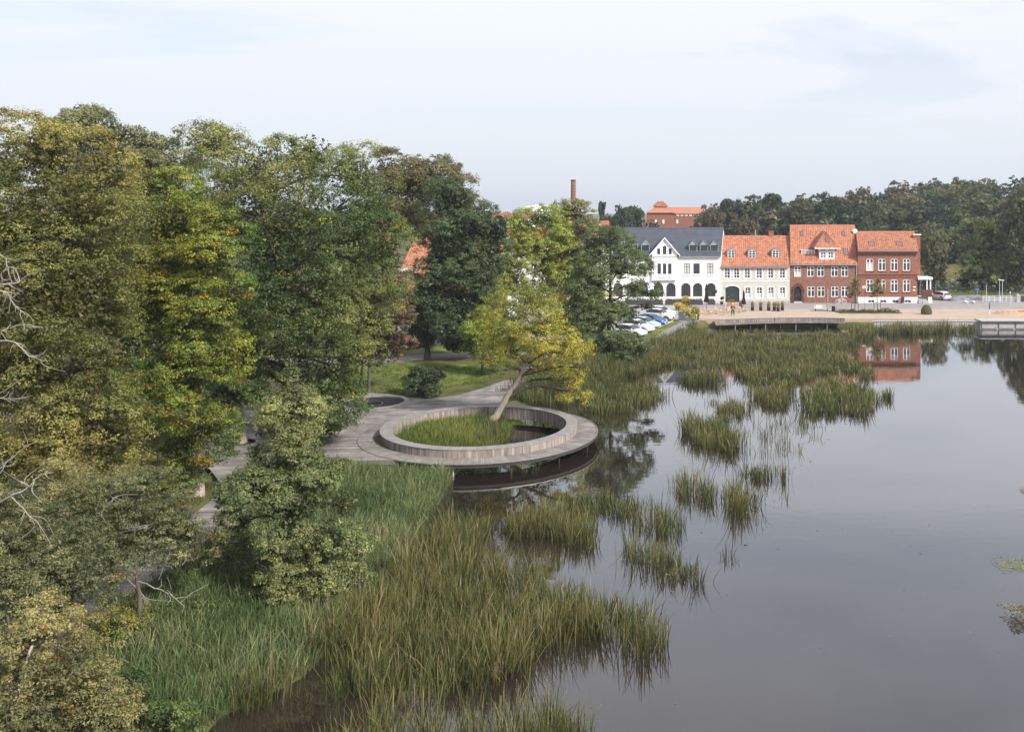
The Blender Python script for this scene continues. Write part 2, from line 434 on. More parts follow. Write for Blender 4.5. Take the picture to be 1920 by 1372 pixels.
def sheet(name, pts, z, thick, mat, label, cat):
    m = MB(); m.prism([p[:2] for p in pts], z - thick, z)
    return tag(m.build(name, MAT[mat]), label, cat, kind='structure')
sheet('street', [(7.5, 143.6), (240, 143.6), (240, 156.2), (120, 158), (60, 158.5), (50, 160), (7.5, 156.2)], Z_STREET, 0.4, 'street', 'grey street running past the row of houses', 'street')
sheet('waterfront_plaza', [(5.8, 131.2), (30, 131.4), (60, 129.0), (240, 129.0), (240, 143.6), (5.8, 143.6)], Z_STREET + 0.02, 1.6, 'tan_paving', 'tan paved promenade between the street and the lake', 'promenade')
sheet('parking_lot', [P(1040, 640, 1.02), P(1175, 640, 1.02), P(1204, 627, 1.02), P(1240, 611, 1.02), P(1264, 600, 1.02), (5.6, 131.0), (5.6, 156.2), (-34, 156.2), (-34, 118)], 1.02, 0.4, 'parking', 'pale asphalt car park in front of the white hotel', 'car park')
sheet('hotel_pavement', [(5.62, 143.62), (7.48, 143.62), (7.48, 156.2), (5.62, 156.2)], 1.035, 0.4, 'street', 'strip of grey paving between car park and street', 'pavement')
# paths: a centre line with a width
def ribbon(name, line, width, z, thick, mat, label, cat):
    c = smooth_path([(p[0], p[1], 0) for p in line], 8)[:, :2]
    t = np.gradient(c, axis=0); t /= np.linalg.norm(t, axis=1)[:, None]
    n = np.stack([-t[:, 1], t[:, 0]], -1) * width / 2
    a, b = c + n, c - n
    m = MB(); k = len(c)
    vs = [(*q, z) for q in a] + [(*q, z) for q in b] + [(*q, z - thick) for q in a] + [(*q, z - thick) for q in b]
    fs = []
    for q in range(k - 1):
        fs += [(q, q + 1, k + q + 1, k + q)[::-1], (q, 2 * k + q, 2 * k + q + 1, q + 1), (k + q, k + q + 1, 3 * k + q + 1, 3 * k + q)]
    m.add(vs, fs)
    return tag(m.build(name, MAT[mat]), label, cat, kind='structure')
lake_path = [P(1000, 694, 0.9), P(1060, 676, 1.0), P(1130, 659, 1.0), P(1200, 650, 1.0), P(1237, 636, 1.0), P(1252, 622, 1.0), P(1280, 607, 1.0), (5.6, 132.6), (9.0, 133.4)]
ribbon('lakeside_path', lake_path, 2.6, 1.0, 0.35, 'path', 'curving grey footpath leading to the promenade', 'path')
park_path = [(-62, 88), (-48, 95), P(690, 676, 1.0), P(800, 668, 1.0), P(880, 666, 1.0), P(990, 664, 1.0), P(1080, 668, 0.995)]
ribbon('park_path', park_path, 3.0, 0.99, 0.35, 'asphalt', 'grey asphalt park path crossing the lawn under trees', 'path')
ribbon('back_path', [(-60, 66), (-46, 70), (-38, 71), (-32, 69.5), (-27.5, 70)], 4.2, 0.97, 0.4, 'asphalt', 'grey path reaching the timber deck behind the pale trunk', 'path')
# lawns as thin sheets following the ground
def lawn(name, poly, label, step=0.9, lift=0.03, mat='lawn'):
    p = np.array([q[:2] for q in poly]); x0, y0 = p.min(0); x1, y1 = p.max(0)
    ax, ay = np.arange(x0, x1 + step, step), np.arange(y0, y1 + step, step)
    X, Y = np.meshgrid(ax, ay, indexing='ij'); Z = land_z(X.ravel(), Y.ravel()).reshape(X.shape) + lift
    ins = inside(np.stack([X.ravel(), Y.ravel()], -1), [tuple(q) for q in p]).reshape(X.shape)
    a, b = np.meshgrid(np.arange(len(ax) - 1), np.arange(len(ay) - 1), indexing='ij'); k = len(ay)
    keep = (ins[:-1, :-1] & ins[1:, :-1] & ins[1:, 1:] & ins[:-1, 1:])
    f = np.stack([a * k + b, (a + 1) * k + b, (a + 1) * k + b + 1, a * k + b + 1], -1)[keep]
    return tag(link(name, np_mesh(name, np.stack([X.ravel(), Y.ravel(), Z.ravel()], -1), f, MAT[mat], smooth=True)), label, 'lawn', kind='structure')
sheet('grass_strip', [P(1150, 650, 1.06), P(1172, 641.5, 1.06), P(1204, 628.5, 1.06), P(1240, 612.5, 1.06), P(1266, 601, 1.06), P(1280, 601.5, 1.06), P(1268, 607.5, 1.06), P(1246, 618, 1.06), P(1232, 628, 1.06), P(1205, 640, 1.06), P(1170, 650, 1.06)], 1.06, 0.5, 'lawn', 'bright strip of grass between parked cars and footpath', 'grass')
lawn('lawn', [(-40, 101), (-16, 101), (-14, 111), (-24, 118), (-42, 116)], 'sunlit lawn beyond the park path', 0.9, 0.03)
lawn('lawn', [(-30, 79), (-22, 79), (-15, 85), (-13.6, 93.5), (-31, 93.5)], 'lawn around the dark shrub behind the deck', 0.9, 0.03)

# ------------------------------------------------------------------ timber decking: every plank a strip of its own
def plank_field(loops, ang, width, z, thick, seed, gap=0.012):
    """parallel planks clipped to polygons (even-odd), rotated by ang"""
    rg = np.random.default_rng(seed); ca, sa = math.cos(-ang), math.sin(-ang)
    rot = [np.array([(x * ca - y * sa, x * sa + y * ca) for x, y in (q[:2] for q in L)]) for L in loops]
    ymin = min(r[:, 1].min() for r in rot); ymax = max(r[:, 1].max() for r in rot)
    def cross(yv):
        out = []
        for r in rot:
            n = len(r)
            for k in range(n):
                (xa, ya), (xb, yb) = r[k], r[(k + 1) % n]
                if (ya > yv) != (yb > yv): out.append(xa + (yv - ya) * (xb - xa) / (yb - ya))
        return sorted(out)
    m = MB(); yv = ymin + 0.001
    cb, sb = math.cos(ang), math.sin(ang)
    def W(x, y): return (x * cb - y * sb, x * sb + y * cb)
    while yv < ymax:
        y0, y1 = yv + gap / 2, yv + width - gap / 2
        a, b = cross(y0), cross(y1)
        if len(a) != len(b): a = b = cross((y0 + y1) / 2)
        for k in range(0, len(a) - 1, 2):
            if a[k + 1] - a[k] < 0.02 and b[k + 1] - b[k] < 0.02: continue
            n = max(1, int((a[k + 1] - a[k]) / 3.6)); off = rg.random() * 0.4 - 0.2
            cuts = [0] + [min(0.97, max(0.03, (q + off) / n)) for q in range(1, n)] + [1]
            for q in range(len(cuts) - 1):
                t0, t1 = cuts[q], cuts[q + 1]
                xa0, xa1 = a[k] + (a[k + 1] - a[k]) * t0, a[k] + (a[k + 1] - a[k]) * t1 - (0.006 if q < len(cuts) - 2 else 0)
                xb0, xb1 = b[k] + (b[k + 1] - b[k]) * t0, b[k] + (b[k + 1] - b[k]) * t1 - (0.006 if q < len(cuts) - 2 else 0)
                s = rg.normal(1, 0.17); c = (s * rg.normal(1, 0.02), s, s * rg.normal(1, 0.02)); dz = z + rg.normal(0, 0.0015)
                p = [W(xa0, y0), W(xa1, y0), W(xb1, y1), W(xb0, y1)]
                m.add([(*q_, dz - thick) for q_ in p] + [(*q_, dz) for q_ in p], [(4, 5, 6, 7), (0, 1, 5, 4), (1, 2, 6, 5), (2, 3, 7, 6), (3, 0, 4, 7)], c)
        yv += width
    return m
def arc(c, r, a0, a1, n=40):
    return [(c[0] + r * math.cos(a), c[1] + r * math.sin(a)) for a in np.linspace(a0, a1, n)]
B1, B2 = P(700, 753, Z_DECK)[:2], (-26.0, 70.3)
deck_px = [(860, 868), (780, 862), (655, 862), (600, 868), (545, 892)]
plaza_loop = [P(*p, Z_DECK)[:2] for p in deck_px] + [(-21.2, 49.5), (-21.2, 48.0), (-23.8, 48.0), (-24.2, 52.0), (-27.0, 56.0), (-31.5, 59.5), (-32.5, 64.5), (-30.0, 68.5), (-28.8, 72.5), (-26.3, 76.0)] + \
    [P(*p, Z_DECK)[:2] for p in [(690, 736), (735, 739), (770, 747), (810, 748), (860, 740), (905, 728), (945, 713), (985, 699), (1012, 694), (985, 716), (955, 740)]]
a_end = math.atan2(plaza_loop[0][1] - RC[1], plaza_loop[0][0] - RC[0]) % (2 * math.pi)
a_sta = math.atan2(plaza_loop[-1][1] - RC[1], plaza_loop[-1][0] - RC[0]) % (2 * math.pi)
plaza_loop += arc(RC, R_DECK + 0.012, a_sta, a_end, 60)
tree_hole = arc(P(445, 829, Z_DECK)[:2], 1.15, 0, 2 * math.pi, 24)
deck = empty('timber_deck', (-22, 62, 0))
deck['label'] = 'weathered grey timber plank deck spreading left of the round bench'; deck['category'] = 'deck'
def under(o, p):
    o.parent = p; o.matrix_parent_inverse = Matrix.Translation(-Vector(p.location))
    return o
o = under(plank_field([plaza_loop, arc(B1, 2.45, 0, 2 * math.pi, 36), arc(B2, 2.45, 0, 2 * math.pi, 36), tree_hole], R(6), 0.145, Z_DECK - 0.003, 0.035, 3).build('deck_planks', MAT['planks'], col=True), deck); o['kind'] = 'stuff'
# joists and edge beam below, so the deck has depth
m = MB()
for k in range(len(deck_px)):
    a = plaza_loop[k]; b = plaza_loop[k + 1]
    d = Vector((b[0] - a[0], b[1] - a[1], 0)); n = Vector((-d.y, d.x, 0)).normalized() * 0.04
    m.add([(a[0] - n.x, a[1] - n.y, Z_DECK - 0.30), (b[0] - n.x, b[1] - n.y, Z_DECK - 0.30), (b[0] + n.x, b[1] + n.y, Z_DECK - 0.30), (a[0] + n.x, a[1] + n.y, Z_DECK - 0.30),
           (a[0] - n.x, a[1] - n.y, Z_DECK - 0.045), (b[0] - n.x, b[1] - n.y, Z_DECK - 0.045), (b[0] + n.x, b[1] + n.y, Z_DECK - 0.045), (a[0] + n.x, a[1] + n.y, Z_DECK - 0.045)],
          [(0, 1, 5, 4), (1, 2, 6, 5), (2, 3, 7, 6), (3, 0, 4, 7), (4, 5, 6, 7), (3, 2, 1, 0)])
under(m.build('edge_beam', MAT['steel']), deck)
for k, (px, py) in enumerate([(665, 868), (735, 868), (800, 870)]):
    x, y, _ = P(px, py, Z_DECK - 0.15); m = MB(); m.tube([(x, y + 0.25, -0.6), (x, y + 0.25, Z_DECK - 0.05)], [0.05, 0.05], 8); under(m.build('pile', MAT['steel']), deck)
# basins sunk in the deck
def basin(c, label):
    e = empty('sunken_basin', (c[0], c[1], Z_DECK - 0.2)); tag(e, label, 'basin', 'round basins in the deck')
    m = MB(); n = 48; vs = []; fs = []
    for r, z in ((2.44, -0.05), (2.44, 0.215), (2.86, 0.215), (2.86, 0.16)):
        vs += [(r * math.cos(2 * math.pi * q / n), r * math.sin(2 * math.pi * q / n), z) for q in range(n)]
    for k in range(3):
        fs += [(k * n + q, k * n + (q + 1) % n, (k + 1) * n + (q + 1) % n, (k + 1) * n + q)[::-1] for q in range(n)]
    m.add(vs, fs); m.build('rim', MAT['cap_wood'], e)
    m = MB(); vs = []; fs = []
    for r, z in ((0.73, -0.02), (0.73, 0.06), (2.43, 0.10), (2.43, 0.0)):
        vs += [(r * math.cos(2 * math.pi * q / n), r * math.sin(2 * math.pi * q / n), z) for q in range(n)]
    for k in range(3):
        fs += [(k * n + q, k * n + (q + 1) % n, (k + 1) * n + (q + 1) % n, (k + 1) * n + q)[::-1] for q in range(n)]
    m.add(vs, fs); m.build('net', MAT['net'], e)
    m = MB(); m.lathe([(0.72, -0.04), (0.72, -0.01)], 32); m.build('centre_opening', MAT['black_void'], e)  # black disc stands in for the dark depth of the hole
    m = MB(); m.add([(r * math.cos(2 * math.pi * q / 36), r * math.sin(2 * math.pi * q / 36), z) for r, z in ((0.70, 0.07), (0.78, 0.075)) for q in range(36)],
                    [(q, (q + 1) % 36, 36 + (q + 1) % 36, 36 + q)[::-1] for q in range(36)]); m.build('centre_ring', MAT['steel'], e)
basin(B1, 'dark round basin with a small round opening, sunk in the deck by the lawn')
basin(B2, 'dark round basin half hidden behind the big green tree')
# boardwalk leading away towards the lower left
bw = empty('boardwalk', (-22.5, 36, 0)); tag(bw, 'narrow straight timber boardwalk running through grass at lower left', 'boardwalk')
bwl = [(-21.2, 47.98), (-21.2, 14.0), (-23.8, 14.0), (-23.8, 47.98)]
o = under(plank_field([bwl], 0.0, 0.145, Z_DECK - 0.002, 0.035, 5).build('deck_planks', MAT['planks'], col=True), bw); o['kind'] = 'stuff'
for x in (-21.15, -23.85):
    m = MB(); m.box(x - 0.04, x + 0.04, 14, 47.9, Z_DECK - 0.3, Z_DECK + 0.06); under(m.build('edge_beam', MAT['dark_wood']), bw)

# ------------------------------------------------------------------ the round bench on its ring of decking
ring = empty('round_bench', (RC[0], RC[1], 0)); tag(ring, 'large round timber bench wall on a ring of decking over the water', 'bench')
def radial_planks(r0, r1, n, z, thick, seed, gap=0.006, var=0.1):
    rg = np.random.default_rng(seed); m = MB()
    for k in range(n):
        a0, a1 = 2 * math.pi * k / n, 2 * math.pi * (k + 1) / n
        g0, g1 = gap / r0, gap / r1; dz = z + rg.normal(0, 0.0015); s = rg.normal(1, var); c = (s, s * rg.normal(1, 0.015), s * rg.normal(1, 0.02))
        p = [(r0 * math.cos(a0 + g0), r0 * math.sin(a0 + g0)), (r1 * math.cos(a0 + g1), r1 * math.sin(a0 + g1)), (r1 * math.cos(a1 - g1), r1 * math.sin(a1 - g1)), (r0 * math.cos(a1 - g0), r0 * math.sin(a1 - g0))]
        m.add([(*q, dz - thick) for q in p] + [(*q, dz) for q in p], [(4, 5, 6, 7), (3, 2, 1, 0), (0, 1, 5, 4), (1, 2, 6, 5), (2, 3, 7, 6), (3, 0, 4, 7)], c)
    return m
o = radial_planks(R_OUT - 0.05, R_DECK, 372, Z_DECK, 0.04, 8).build('deck_planks', MAT['planks'], ring, col=True); o['kind'] = 'stuff'
o = radial_planks(R_IN - 0.03, R_OUT + 0.03, 330, Z_RIM, 0.045, 9, 0.003, 0.05).build('seat_planks', MAT['cap_wood'], ring, col=True); o['kind'] = 'stuff'
def cladding(r, n, z0, z1, seed, th):
    rg = np.random.default_rng(seed); m = MB()
    for k in range(n):
        a0 = 2 * math.pi * (k + 0.03) / n; a1 = 2 * math.pi * (k + 0.97) / n
        ra, rb = r - th / 2 + rg.normal(0, 0.004), r + th / 2 + rg.normal(0, 0.004)
        zz0 = z0 - rg.random() * 0.03; s = rg.normal(1, 0.17); c = (s * rg.normal(1.0, 0.03), s, s * rg.normal(1, 0.04))
        p = [(ra * math.cos(a0), ra * math.sin(a0)), (rb * math.cos(a0), rb * math.sin(a0)), (rb * math.cos(a1), rb * math.sin(a1)), (ra * math.cos(a1), ra * math.sin(a1))]
        m.add([(*q, zz0) for q in p] + [(*q, z1) for q in p], [(4, 5, 6, 7), (3, 2, 1, 0), (0, 1, 5, 4), (1, 2, 6, 5), (2, 3, 7, 6), (3, 0, 4, 7)], c)
    return m
o = cladding(R_OUT - 0.02, 400, Z_DECK + 0.005, Z_RIM - 0.05, 4, 0.03).build('outer_boards', MAT['boards'], ring, col=True); o['kind'] = 'stuff'
o = cladding(R_IN + 0.02, 360, 0.42, Z_RIM - 0.05, 6, 0.03).build('inner_boards', MAT['boards'], ring, col=True); o['kind'] = 'stuff'
def annulus(r0, r1, z0, z1, n=96):
    m = MB(); vs = []
    for r, z in ((r0, z0), (r0, z1), (r1, z1), (r1, z0)):
        vs += [(r * math.cos(2 * math.pi * q / n), r * math.sin(2 * math.pi * q / n), z) for q in range(n)]
    fs = []
    for k in range(4):
        fs += [(k * n + q, k * n + (q + 1) % n, ((k + 1) % 4) * n + (q + 1) % n, ((k + 1) % 4) * n + q)[::-1] for q in range(n)]
    return m.add(vs, fs)
annulus(R_IN + 0.06, R_OUT - 0.06, Z_DECK - 0.15, Z_RIM - 0.06).build('frame', MAT['dark_wood'], ring)
annulus(R_DECK - 0.05, R_DECK + 0.015, Z_DECK - 0.03, Z_DECK + 0.03).build('edge_rail', MAT['steel'], ring)
annulus(R_DECK - 0.13, R_DECK - 0.06, Z_DECK - 0.26, Z_DECK - 0.045).build('edge_joist', MAT['dark_wood'], ring)
annulus(R_DECK - 1.1, R_DECK - 0.95, Z_DECK - 0.3, Z_DECK - 0.045).build('ring_beam', MAT['dark_wood'], ring)
for k in range(14):
    a = 2 * math.pi * (k + 0.45) / 14
    if not (math.pi * 0.95 > a > math.pi * 0.45):
        m = MB(); r = R_DECK - 0.35; x, y = r * math.cos(a), r * math.sin(a)
        m.tube([(x, y, -1.2), (x, y, Z_DECK - 0.16)], [0.04, 0.04], 8); m.lathe([(0.13, Z_DECK - 0.20), (0.13, Z_DECK - 0.15)], 8, x, y)
        m.build('pile', MAT['metal_pale'] if k == 10 else MAT['dark_wood'], ring)
# ------------------------------------------------------------------ foliage
def leaves_np(c, nrm, ls, rg, col):
    """pointed leaves, one face each, at points c with normals nrm"""
    n = len(c)
    t = rg.normal(size=(n, 3)); u = np.cross(nrm, t); u /= np.linalg.norm(u, axis=1)[:, None] + 1e-9
    v = np.cross(nrm, u)
    L = (ls * rg.uniform(0.5, 1.45, n))[:, None]; W = L * rg.uniform(0.55, 0.8, n)[:, None]
    p = np.stack([c - u * L * 0.5 - v * W * 0.5, c - u * L * 0.5 + v * W * 0.5, c + u * L * 0.55 + nrm * L * 0.12], 1).reshape(-1, 3)
    return p, np.arange(3 * n).reshape(n, 3), np.repeat(col, 3, axis=0)
def crown_np(lobes, ncl, lpc, ls, cr, pal, seed, flat=0.6, shell=0.55, up=0.45, spots=None, wild=0.06, gain=2.0, fill=1.0, sub=None, fine=True):
    """lobes (k,6): centre and radii. Leaf sprays are spread over the shells of the lobes."""
    rg = np.random.default_rng(seed); big = np.array(lobes, float)
    if fine: lpc = int(lpc * 1.5); ls = ls * 0.80
    # boughs: each lobe carries smaller rounded boughs on its surface, with dark gaps between them
    rs = (sub or 1.9 * cr); L2 = []
    for q in range(len(big)):
        r3 = big[q, 3:]; kq = max(3, int(2.6 * (r3[0] * r3[1] + r3[1] * r3[2] + r3[0] * r3[2]) / 3 / (rs * rs)))
        dd = rg.normal(size=(kq, 3)); dd /= np.linalg.norm(dd, axis=1)[:, None]
        r1 = rs * rg.uniform(0.6, 1.35, kq)
        inset = np.maximum(0.05, 1 - 0.75 * r1[:, None] / r3[None, :]) * rg.uniform(0.9, 1.0 + wild, kq)[:, None]
        c1 = big[q, :3] + dd * r3 * inset; r1 = np.minimum(r1, r3.max() * 0.9)
        L2.append(np.column_stack([c1, r1 * rg.uniform(0.9, 1.35, kq), r1 * rg.uniform(0.9, 1.35, kq), r1 * rg.uniform(0.6, 0.9, kq), dd]))
    L2 = np.vstack(L2)
    keep = np.ones(len(L2), bool)
    for q in range(len(big)):
        keep &= ~(((((L2[:, :3] - big[q, :3]) / big[q, 3:]) ** 2).sum(1)) < 0.16)
    ph = rg.uniform(0, 6.28, (5, 3)); fr = rg.normal(0, 0.9, (5, 3)) / max(0.6, cr * 1.6)
    keep &= sum(np.sin(L2[:, :3] @ fr[q] + ph[q, 0]) for q in range(5)) > -2.1
    L2 = L2[keep]; lo = L2[:, :6]; bd = L2[:, 6:]
    area = lo[:, 3] * lo[:, 4] + lo[:, 4] * lo[:, 5] + lo[:, 3] * lo[:, 5]
    k = rg.choice(len(lo), int(ncl * 1.5), p=area / area.sum())
    d = rg.normal(size=(len(k), 3)) + bd[k] * 0.7 + np.array([0, 0, 0.35]); d /= np.linalg.norm(d, axis=1)[:, None]
    rad = shell + (1.0 + wild - shell) * rg.random(len(k)) ** 0.6
    rad += (rg.random(len(k)) < 0.08) * rg.random(len(k)) * wild * 2
    c = lo[k, :3] + d * lo[k, 3:] * rad[:, None]
    keep = np.ones(len(k), bool)
    for q in range(len(lo)):
        near = np.abs(c - lo[q, :3]).max(1) < lo[q, 3:].max()
        if near.any():
            w_ = np.where(near)[0]; inn = (((c[w_] - lo[q, :3]) / lo[q, 3:]) ** 2).sum(1)
            keep[w_] &= ~((inn < 0.45) & (k[w_] != q))
    idx = np.where(keep)[0][:ncl]; c = c[idx]; d = d[idx]; n = len(c); kb = k[idx]
    pal = np.array(pal, float)
    tone = sum(np.sin(c @ (fr[q] * 0.35) + ph[q, 1]) for q in range(5)) / 5 * 0.9 + 0.5
    ci = np.clip((tone + rg.normal(0, 0.22, n)) * (len(pal) - 1), 0, len(pal) - 1.001); i0 = ci.astype(int); fr_ = (ci - i0)[:, None]
    cc = pal[i0] * (1 - fr_) + pal[np.minimum(i0 + 1, len(pal) - 1)] * fr_
    cc *= rg.normal(gain, 0.12 * gain, n)[:, None] * rg.normal(1, 0.13, len(lo))[kb][:, None]
    if spots:
        s = rg.random(n) < spots[1]; cc[s] = np.array(spots[0]) * rg.uniform(0.7, 1.2, s.sum())[:, None]
    s = cr * 0.62 * rg.uniform(0.55, 1.35, n)
    m = n * lpc; ii = np.repeat(np.arange(n), lpc)
    g = rg.normal(size=(m, 3)); g *= np.minimum(1, 1.7 / (np.linalg.norm(g, axis=1)[:, None] + 1e-9))
    # a spray is a tilted plate of leaves pointing outward
    out = d[ii]; off = g * s[ii][:, None] * np.array([1, 1, flat])
    off[:, 2] -= 0.25 * s[ii] * (g[:, 0] ** 2 + g[:, 1] ** 2) * 0.4
    pos = c[ii] + off * 0.62
    gd = g / (np.linalg.norm(g, axis=1)[:, None] + 1e-9)
    nr = gd * 0.55 + out * 0.30 + np.array([0, 0, up * 0.75]) + rg.normal(size=(m, 3)) * 0.33; nr /= np.linalg.norm(nr, axis=1)[:, None]
    col = np.clip(cc[ii] * rg.normal(1, 0.16, m)[:, None], 0.004, 0.9)
    p, f, cl = leaves_np(pos, nr, ls, rg, col)
    # filler leaves added inside, darker in colour, so less light passes through the crown
    nf = int(fill * n * lpc * 0.16)
    if nf:
        ab = big[:, 3] * big[:, 4] + big[:, 4] * big[:, 5] + big[:, 3] * big[:, 5]; kk = rg.choice(len(big), nf, p=ab / ab.sum()); d2 = rg.normal(size=(nf, 3)); d2 /= np.linalg.norm(d2, axis=1)[:, None]
        q = big[kk, :3] + d2 * big[kk, 3:] * rg.uniform(0.15, 0.68, nf)[:, None]; n2 = rg.normal(size=(nf, 3)); n2 /= np.linalg.norm(n2, axis=1)[:, None]
        c2 = np.clip(pal[rg.integers(0, len(pal), nf)] * rg.uniform(0.8, 1.2, nf)[:, None], 0.004, 0.9)
        p2, f2, cl2 = leaves_np(q, n2, ls * 1.9, rg, c2); f = np.vstack([f, f2 + len(p)]); p = np.vstack([p, p2]); cl = np.vstack([cl, cl2])
    return (p, f, cl), c
def wood_np(base, trunk, rad, lobes, seed, subs=5, limb=0.42, split=False):
    """trunk polyline, limbs to every lobe and forks inside it"""
    rg = np.random.default_rng(seed); V = []; Fc = []; off = 0
    def put(pts, rd, n=6):
        nonlocal off
        v, f = tube_np(pts, rd, n); V.append(v); Fc.append(f + off); off += len(v)
    tp = smooth_path(trunk, 5); h = np.linspace(0, 1, len(tp)); tp[1:-1] += rg.normal(0, rad * 0.12, tp[1:-1].shape)
    tr = rad * (1 - 0.75 * h) * (1 + 0.35 * np.exp(-h * 14)); put(tp, tr, 9); nt_v, nt_f = len(V[0]), len(Fc[0])
    for L in lobes:
        c = np.array(L[:3]); rr = np.array(L[3:])
        zt = min(max(c[2] - rr[2] * 0.6, tp[0, 2] + 0.28 * (tp[-1, 2] - tp[0, 2])), tp[-1, 2])
        q = int(np.argmin(abs(tp[:, 2] - zt))); s = tp[q]; r0 = max(0.03, min(tr[q] * 0.75, rad * limb))
        mid = (s + c) / 2 + np.array([0, 0, 0.08 * np.linalg.norm(c - s)]) + rg.normal(0, 0.05 * np.linalg.norm(c - s) + 0.01, 3)
        pp = smooth_path([s, mid, c], 5); put(pp, np.linspace(r0, r0 * 0.45, len(pp)))
        for k in range(subs):
            d = rg.normal(size=3); d[2] = abs(d[2]) * 0.7 - 0.15; d /= np.linalg.norm(d)
            e = c + d * rr * rg.uniform(0.75, 1.0); st = pp[rg.integers(len(pp) // 2, len(pp))]
            md = (st + e) / 2 + rg.normal(0, 0.06 * np.linalg.norm(e - st) + 0.01, 3)
            q2 = smooth_path([st, md, e], 4); put(q2, np.linspace(r0 * 0.42, 0.012, len(q2)), 5)
    if split: return V[0], Fc[0], np.vstack(V[1:]), np.vstack(Fc[1:]) - nt_v
    return np.vstack(V), np.vstack(Fc)
def px_lobes(Y, spec, base):
    """lobes given by where their outline stands in the photograph at distance Y (+ depth offset)"""
    out = []
    for s in spec:
        px, py, rx, rz = s[:4]; dy = s[4] if len(s) > 4 else 0.0
        x, y, z = Q(px, py, Y + dy); k = (Y + dy) / F
        ry = s[5] if len(s) > 5 else 0.5 * (rx + rz) * k
        out.append((x - base[0], y - base[1], z - base[2], rx * k, ry, rz * k))
    return out
def gz_at(x, y):
    return float(land_z(np.array([x]), np.array([y]))[0])
TREES = {}
def tree(name, label, base, trunk, rad, lobes, ncl, lpc, ls, cr, pal, seed, cat='tree', group=None, bark='bark', subs=5, **kw):
    e = empty(name, base); tag(e, label, cat, group)
    v, f, v2, f2 = wood_np(base, trunk, rad, lobes, seed, subs, kw.pop('limb', 0.42), True)
    link('trunk', np_mesh('trunk', v, f, MAT[bark], smooth=True), e)
    link('limbs', np_mesh('limbs', v2, f2, MAT['bark' if bark == 'bark_pale' else bark], smooth=True), e)
    (p, q, c), _ = crown_np(lobes, ncl, lpc, ls, cr, pal, seed + 1, **kw)
    link('crown', np_mesh('crown', p, q, MAT['leaf'], c), e)
    TREES[name + str(seed)] = e
    return e
def ground_base(px, py, z=0.6):
    x, y, _ = P(px, py, z); z = gz_at(x, y)
    x, y, _ = P(px, py, z); return (x, y, gz_at(x, y) - 0.05)
OLIVE = [(0.06, 0.07, 0.018), (0.09, 0.092, 0.025), (0.125, 0.116, 0.032), (0.142, 0.12, 0.034)]
YELLOW = [(0.04, 0.068, 0.014), (0.07, 0.096, 0.017), (0.11, 0.122, 0.019), (0.155, 0.147, 0.02)]
GREEN = [(0.038, 0.06, 0.018), (0.066, 0.086, 0.025), (0.098, 0.11, 0.031), (0.138, 0.136, 0.039)]
GREY = [(0.05, 0.062, 0.028), (0.085, 0.092, 0.042), (0.12, 0.118, 0.05), (0.15, 0.14, 0.055)]
DARK = [(0.028, 0.042, 0.02), (0.042, 0.06, 0.026), (0.062, 0.08, 0.032)]
BROWN = [(0.075, 0.07, 0.028), (0.105, 0.09, 0.035), (0.135, 0.11, 0.045)]
PURPLE = [(0.055, 0.04, 0.025), (0.085, 0.062, 0.034), (0.12, 0.075, 0.035)]
LIME = [(0.075, 0.105, 0.02), (0.13, 0.155, 0.028), (0.18, 0.185, 0.035)]
GOLD = [(0.075, 0.10, 0.024), (0.12, 0.135, 0.028), (0.175, 0.175, 0.032), (0.25, 0.215, 0.032)]
ALDER = [(0.042, 0.062, 0.024), (0.072, 0.094, 0.036), (0.105, 0.122, 0.046), (0.145, 0.148, 0.055)]

# -- the wall of tall trees on the left
b = (-29.8, 46.0, 0.8)
tree('hornbeam_tree', 'tall olive brown tree filling the left edge of the view', b, [(0, 0, 0), (0.2, 0.3, 6), (-0.1, 0.8, 11), (0, 1.2, 16)], 0.42,
     px_lobes(46, [(80, 290, 120, 85), (190, 330, 60, 75, 0.5), (150, 400, 95, 110, -1.5), (30, 430, 120, 130, -1.5), (90, 560, 120, 120, -2.4), (190, 540, 65, 100, -0.5), (195, 680, 62, 110, -1), (30, 680, 110, 130, -2.2), (120, 780, 120, 110, -2.6), (205, 820, 60, 90, -1), (-60, 560, 140, 300, 1), (120, 480, 140, 220, 3), (60, 860, 100, 80, -2)], b),
     3900, 36, 0.125, 0.62, OLIVE, 21, flat=0.5, spots=((0.30, 0.15, 0.02), 0.005), shell=0.72)
b = ground_base(372, 928)
tree('yellowing_tree', 'yellow green tree with orange flecks and a pale stem foot', b, [(0, 0, 0), (0.1, 0.2, 5), (-0.3, 0.8, 10), (-0.7, 1.2, 14)], 0.26,
     px_lobes(b[1], [(300, 345, 60, 55), (330, 430, 75, 80), (400, 480, 60, 70, -1), (390, 590, 75, 90, -1), (300, 580, 60, 120), (350, 700, 85, 110, -1.2), (390, 790, 50, 75, -0.6), (340, 850, 50, 75, -0.4), (275, 760, 50, 120, 1), (420, 420, 40, 50, -0.5), (430, 560, 38, 60, -1.2), (425, 660, 36, 60, -1.2)], b),
     2400, 34, 0.115, 0.5, YELLOW, 31, bark='bark_pale', flat=0.5, shell=0.7, spots=((0.50, 0.24, 0.012), 0.012))
b = ground_base(447, 829)
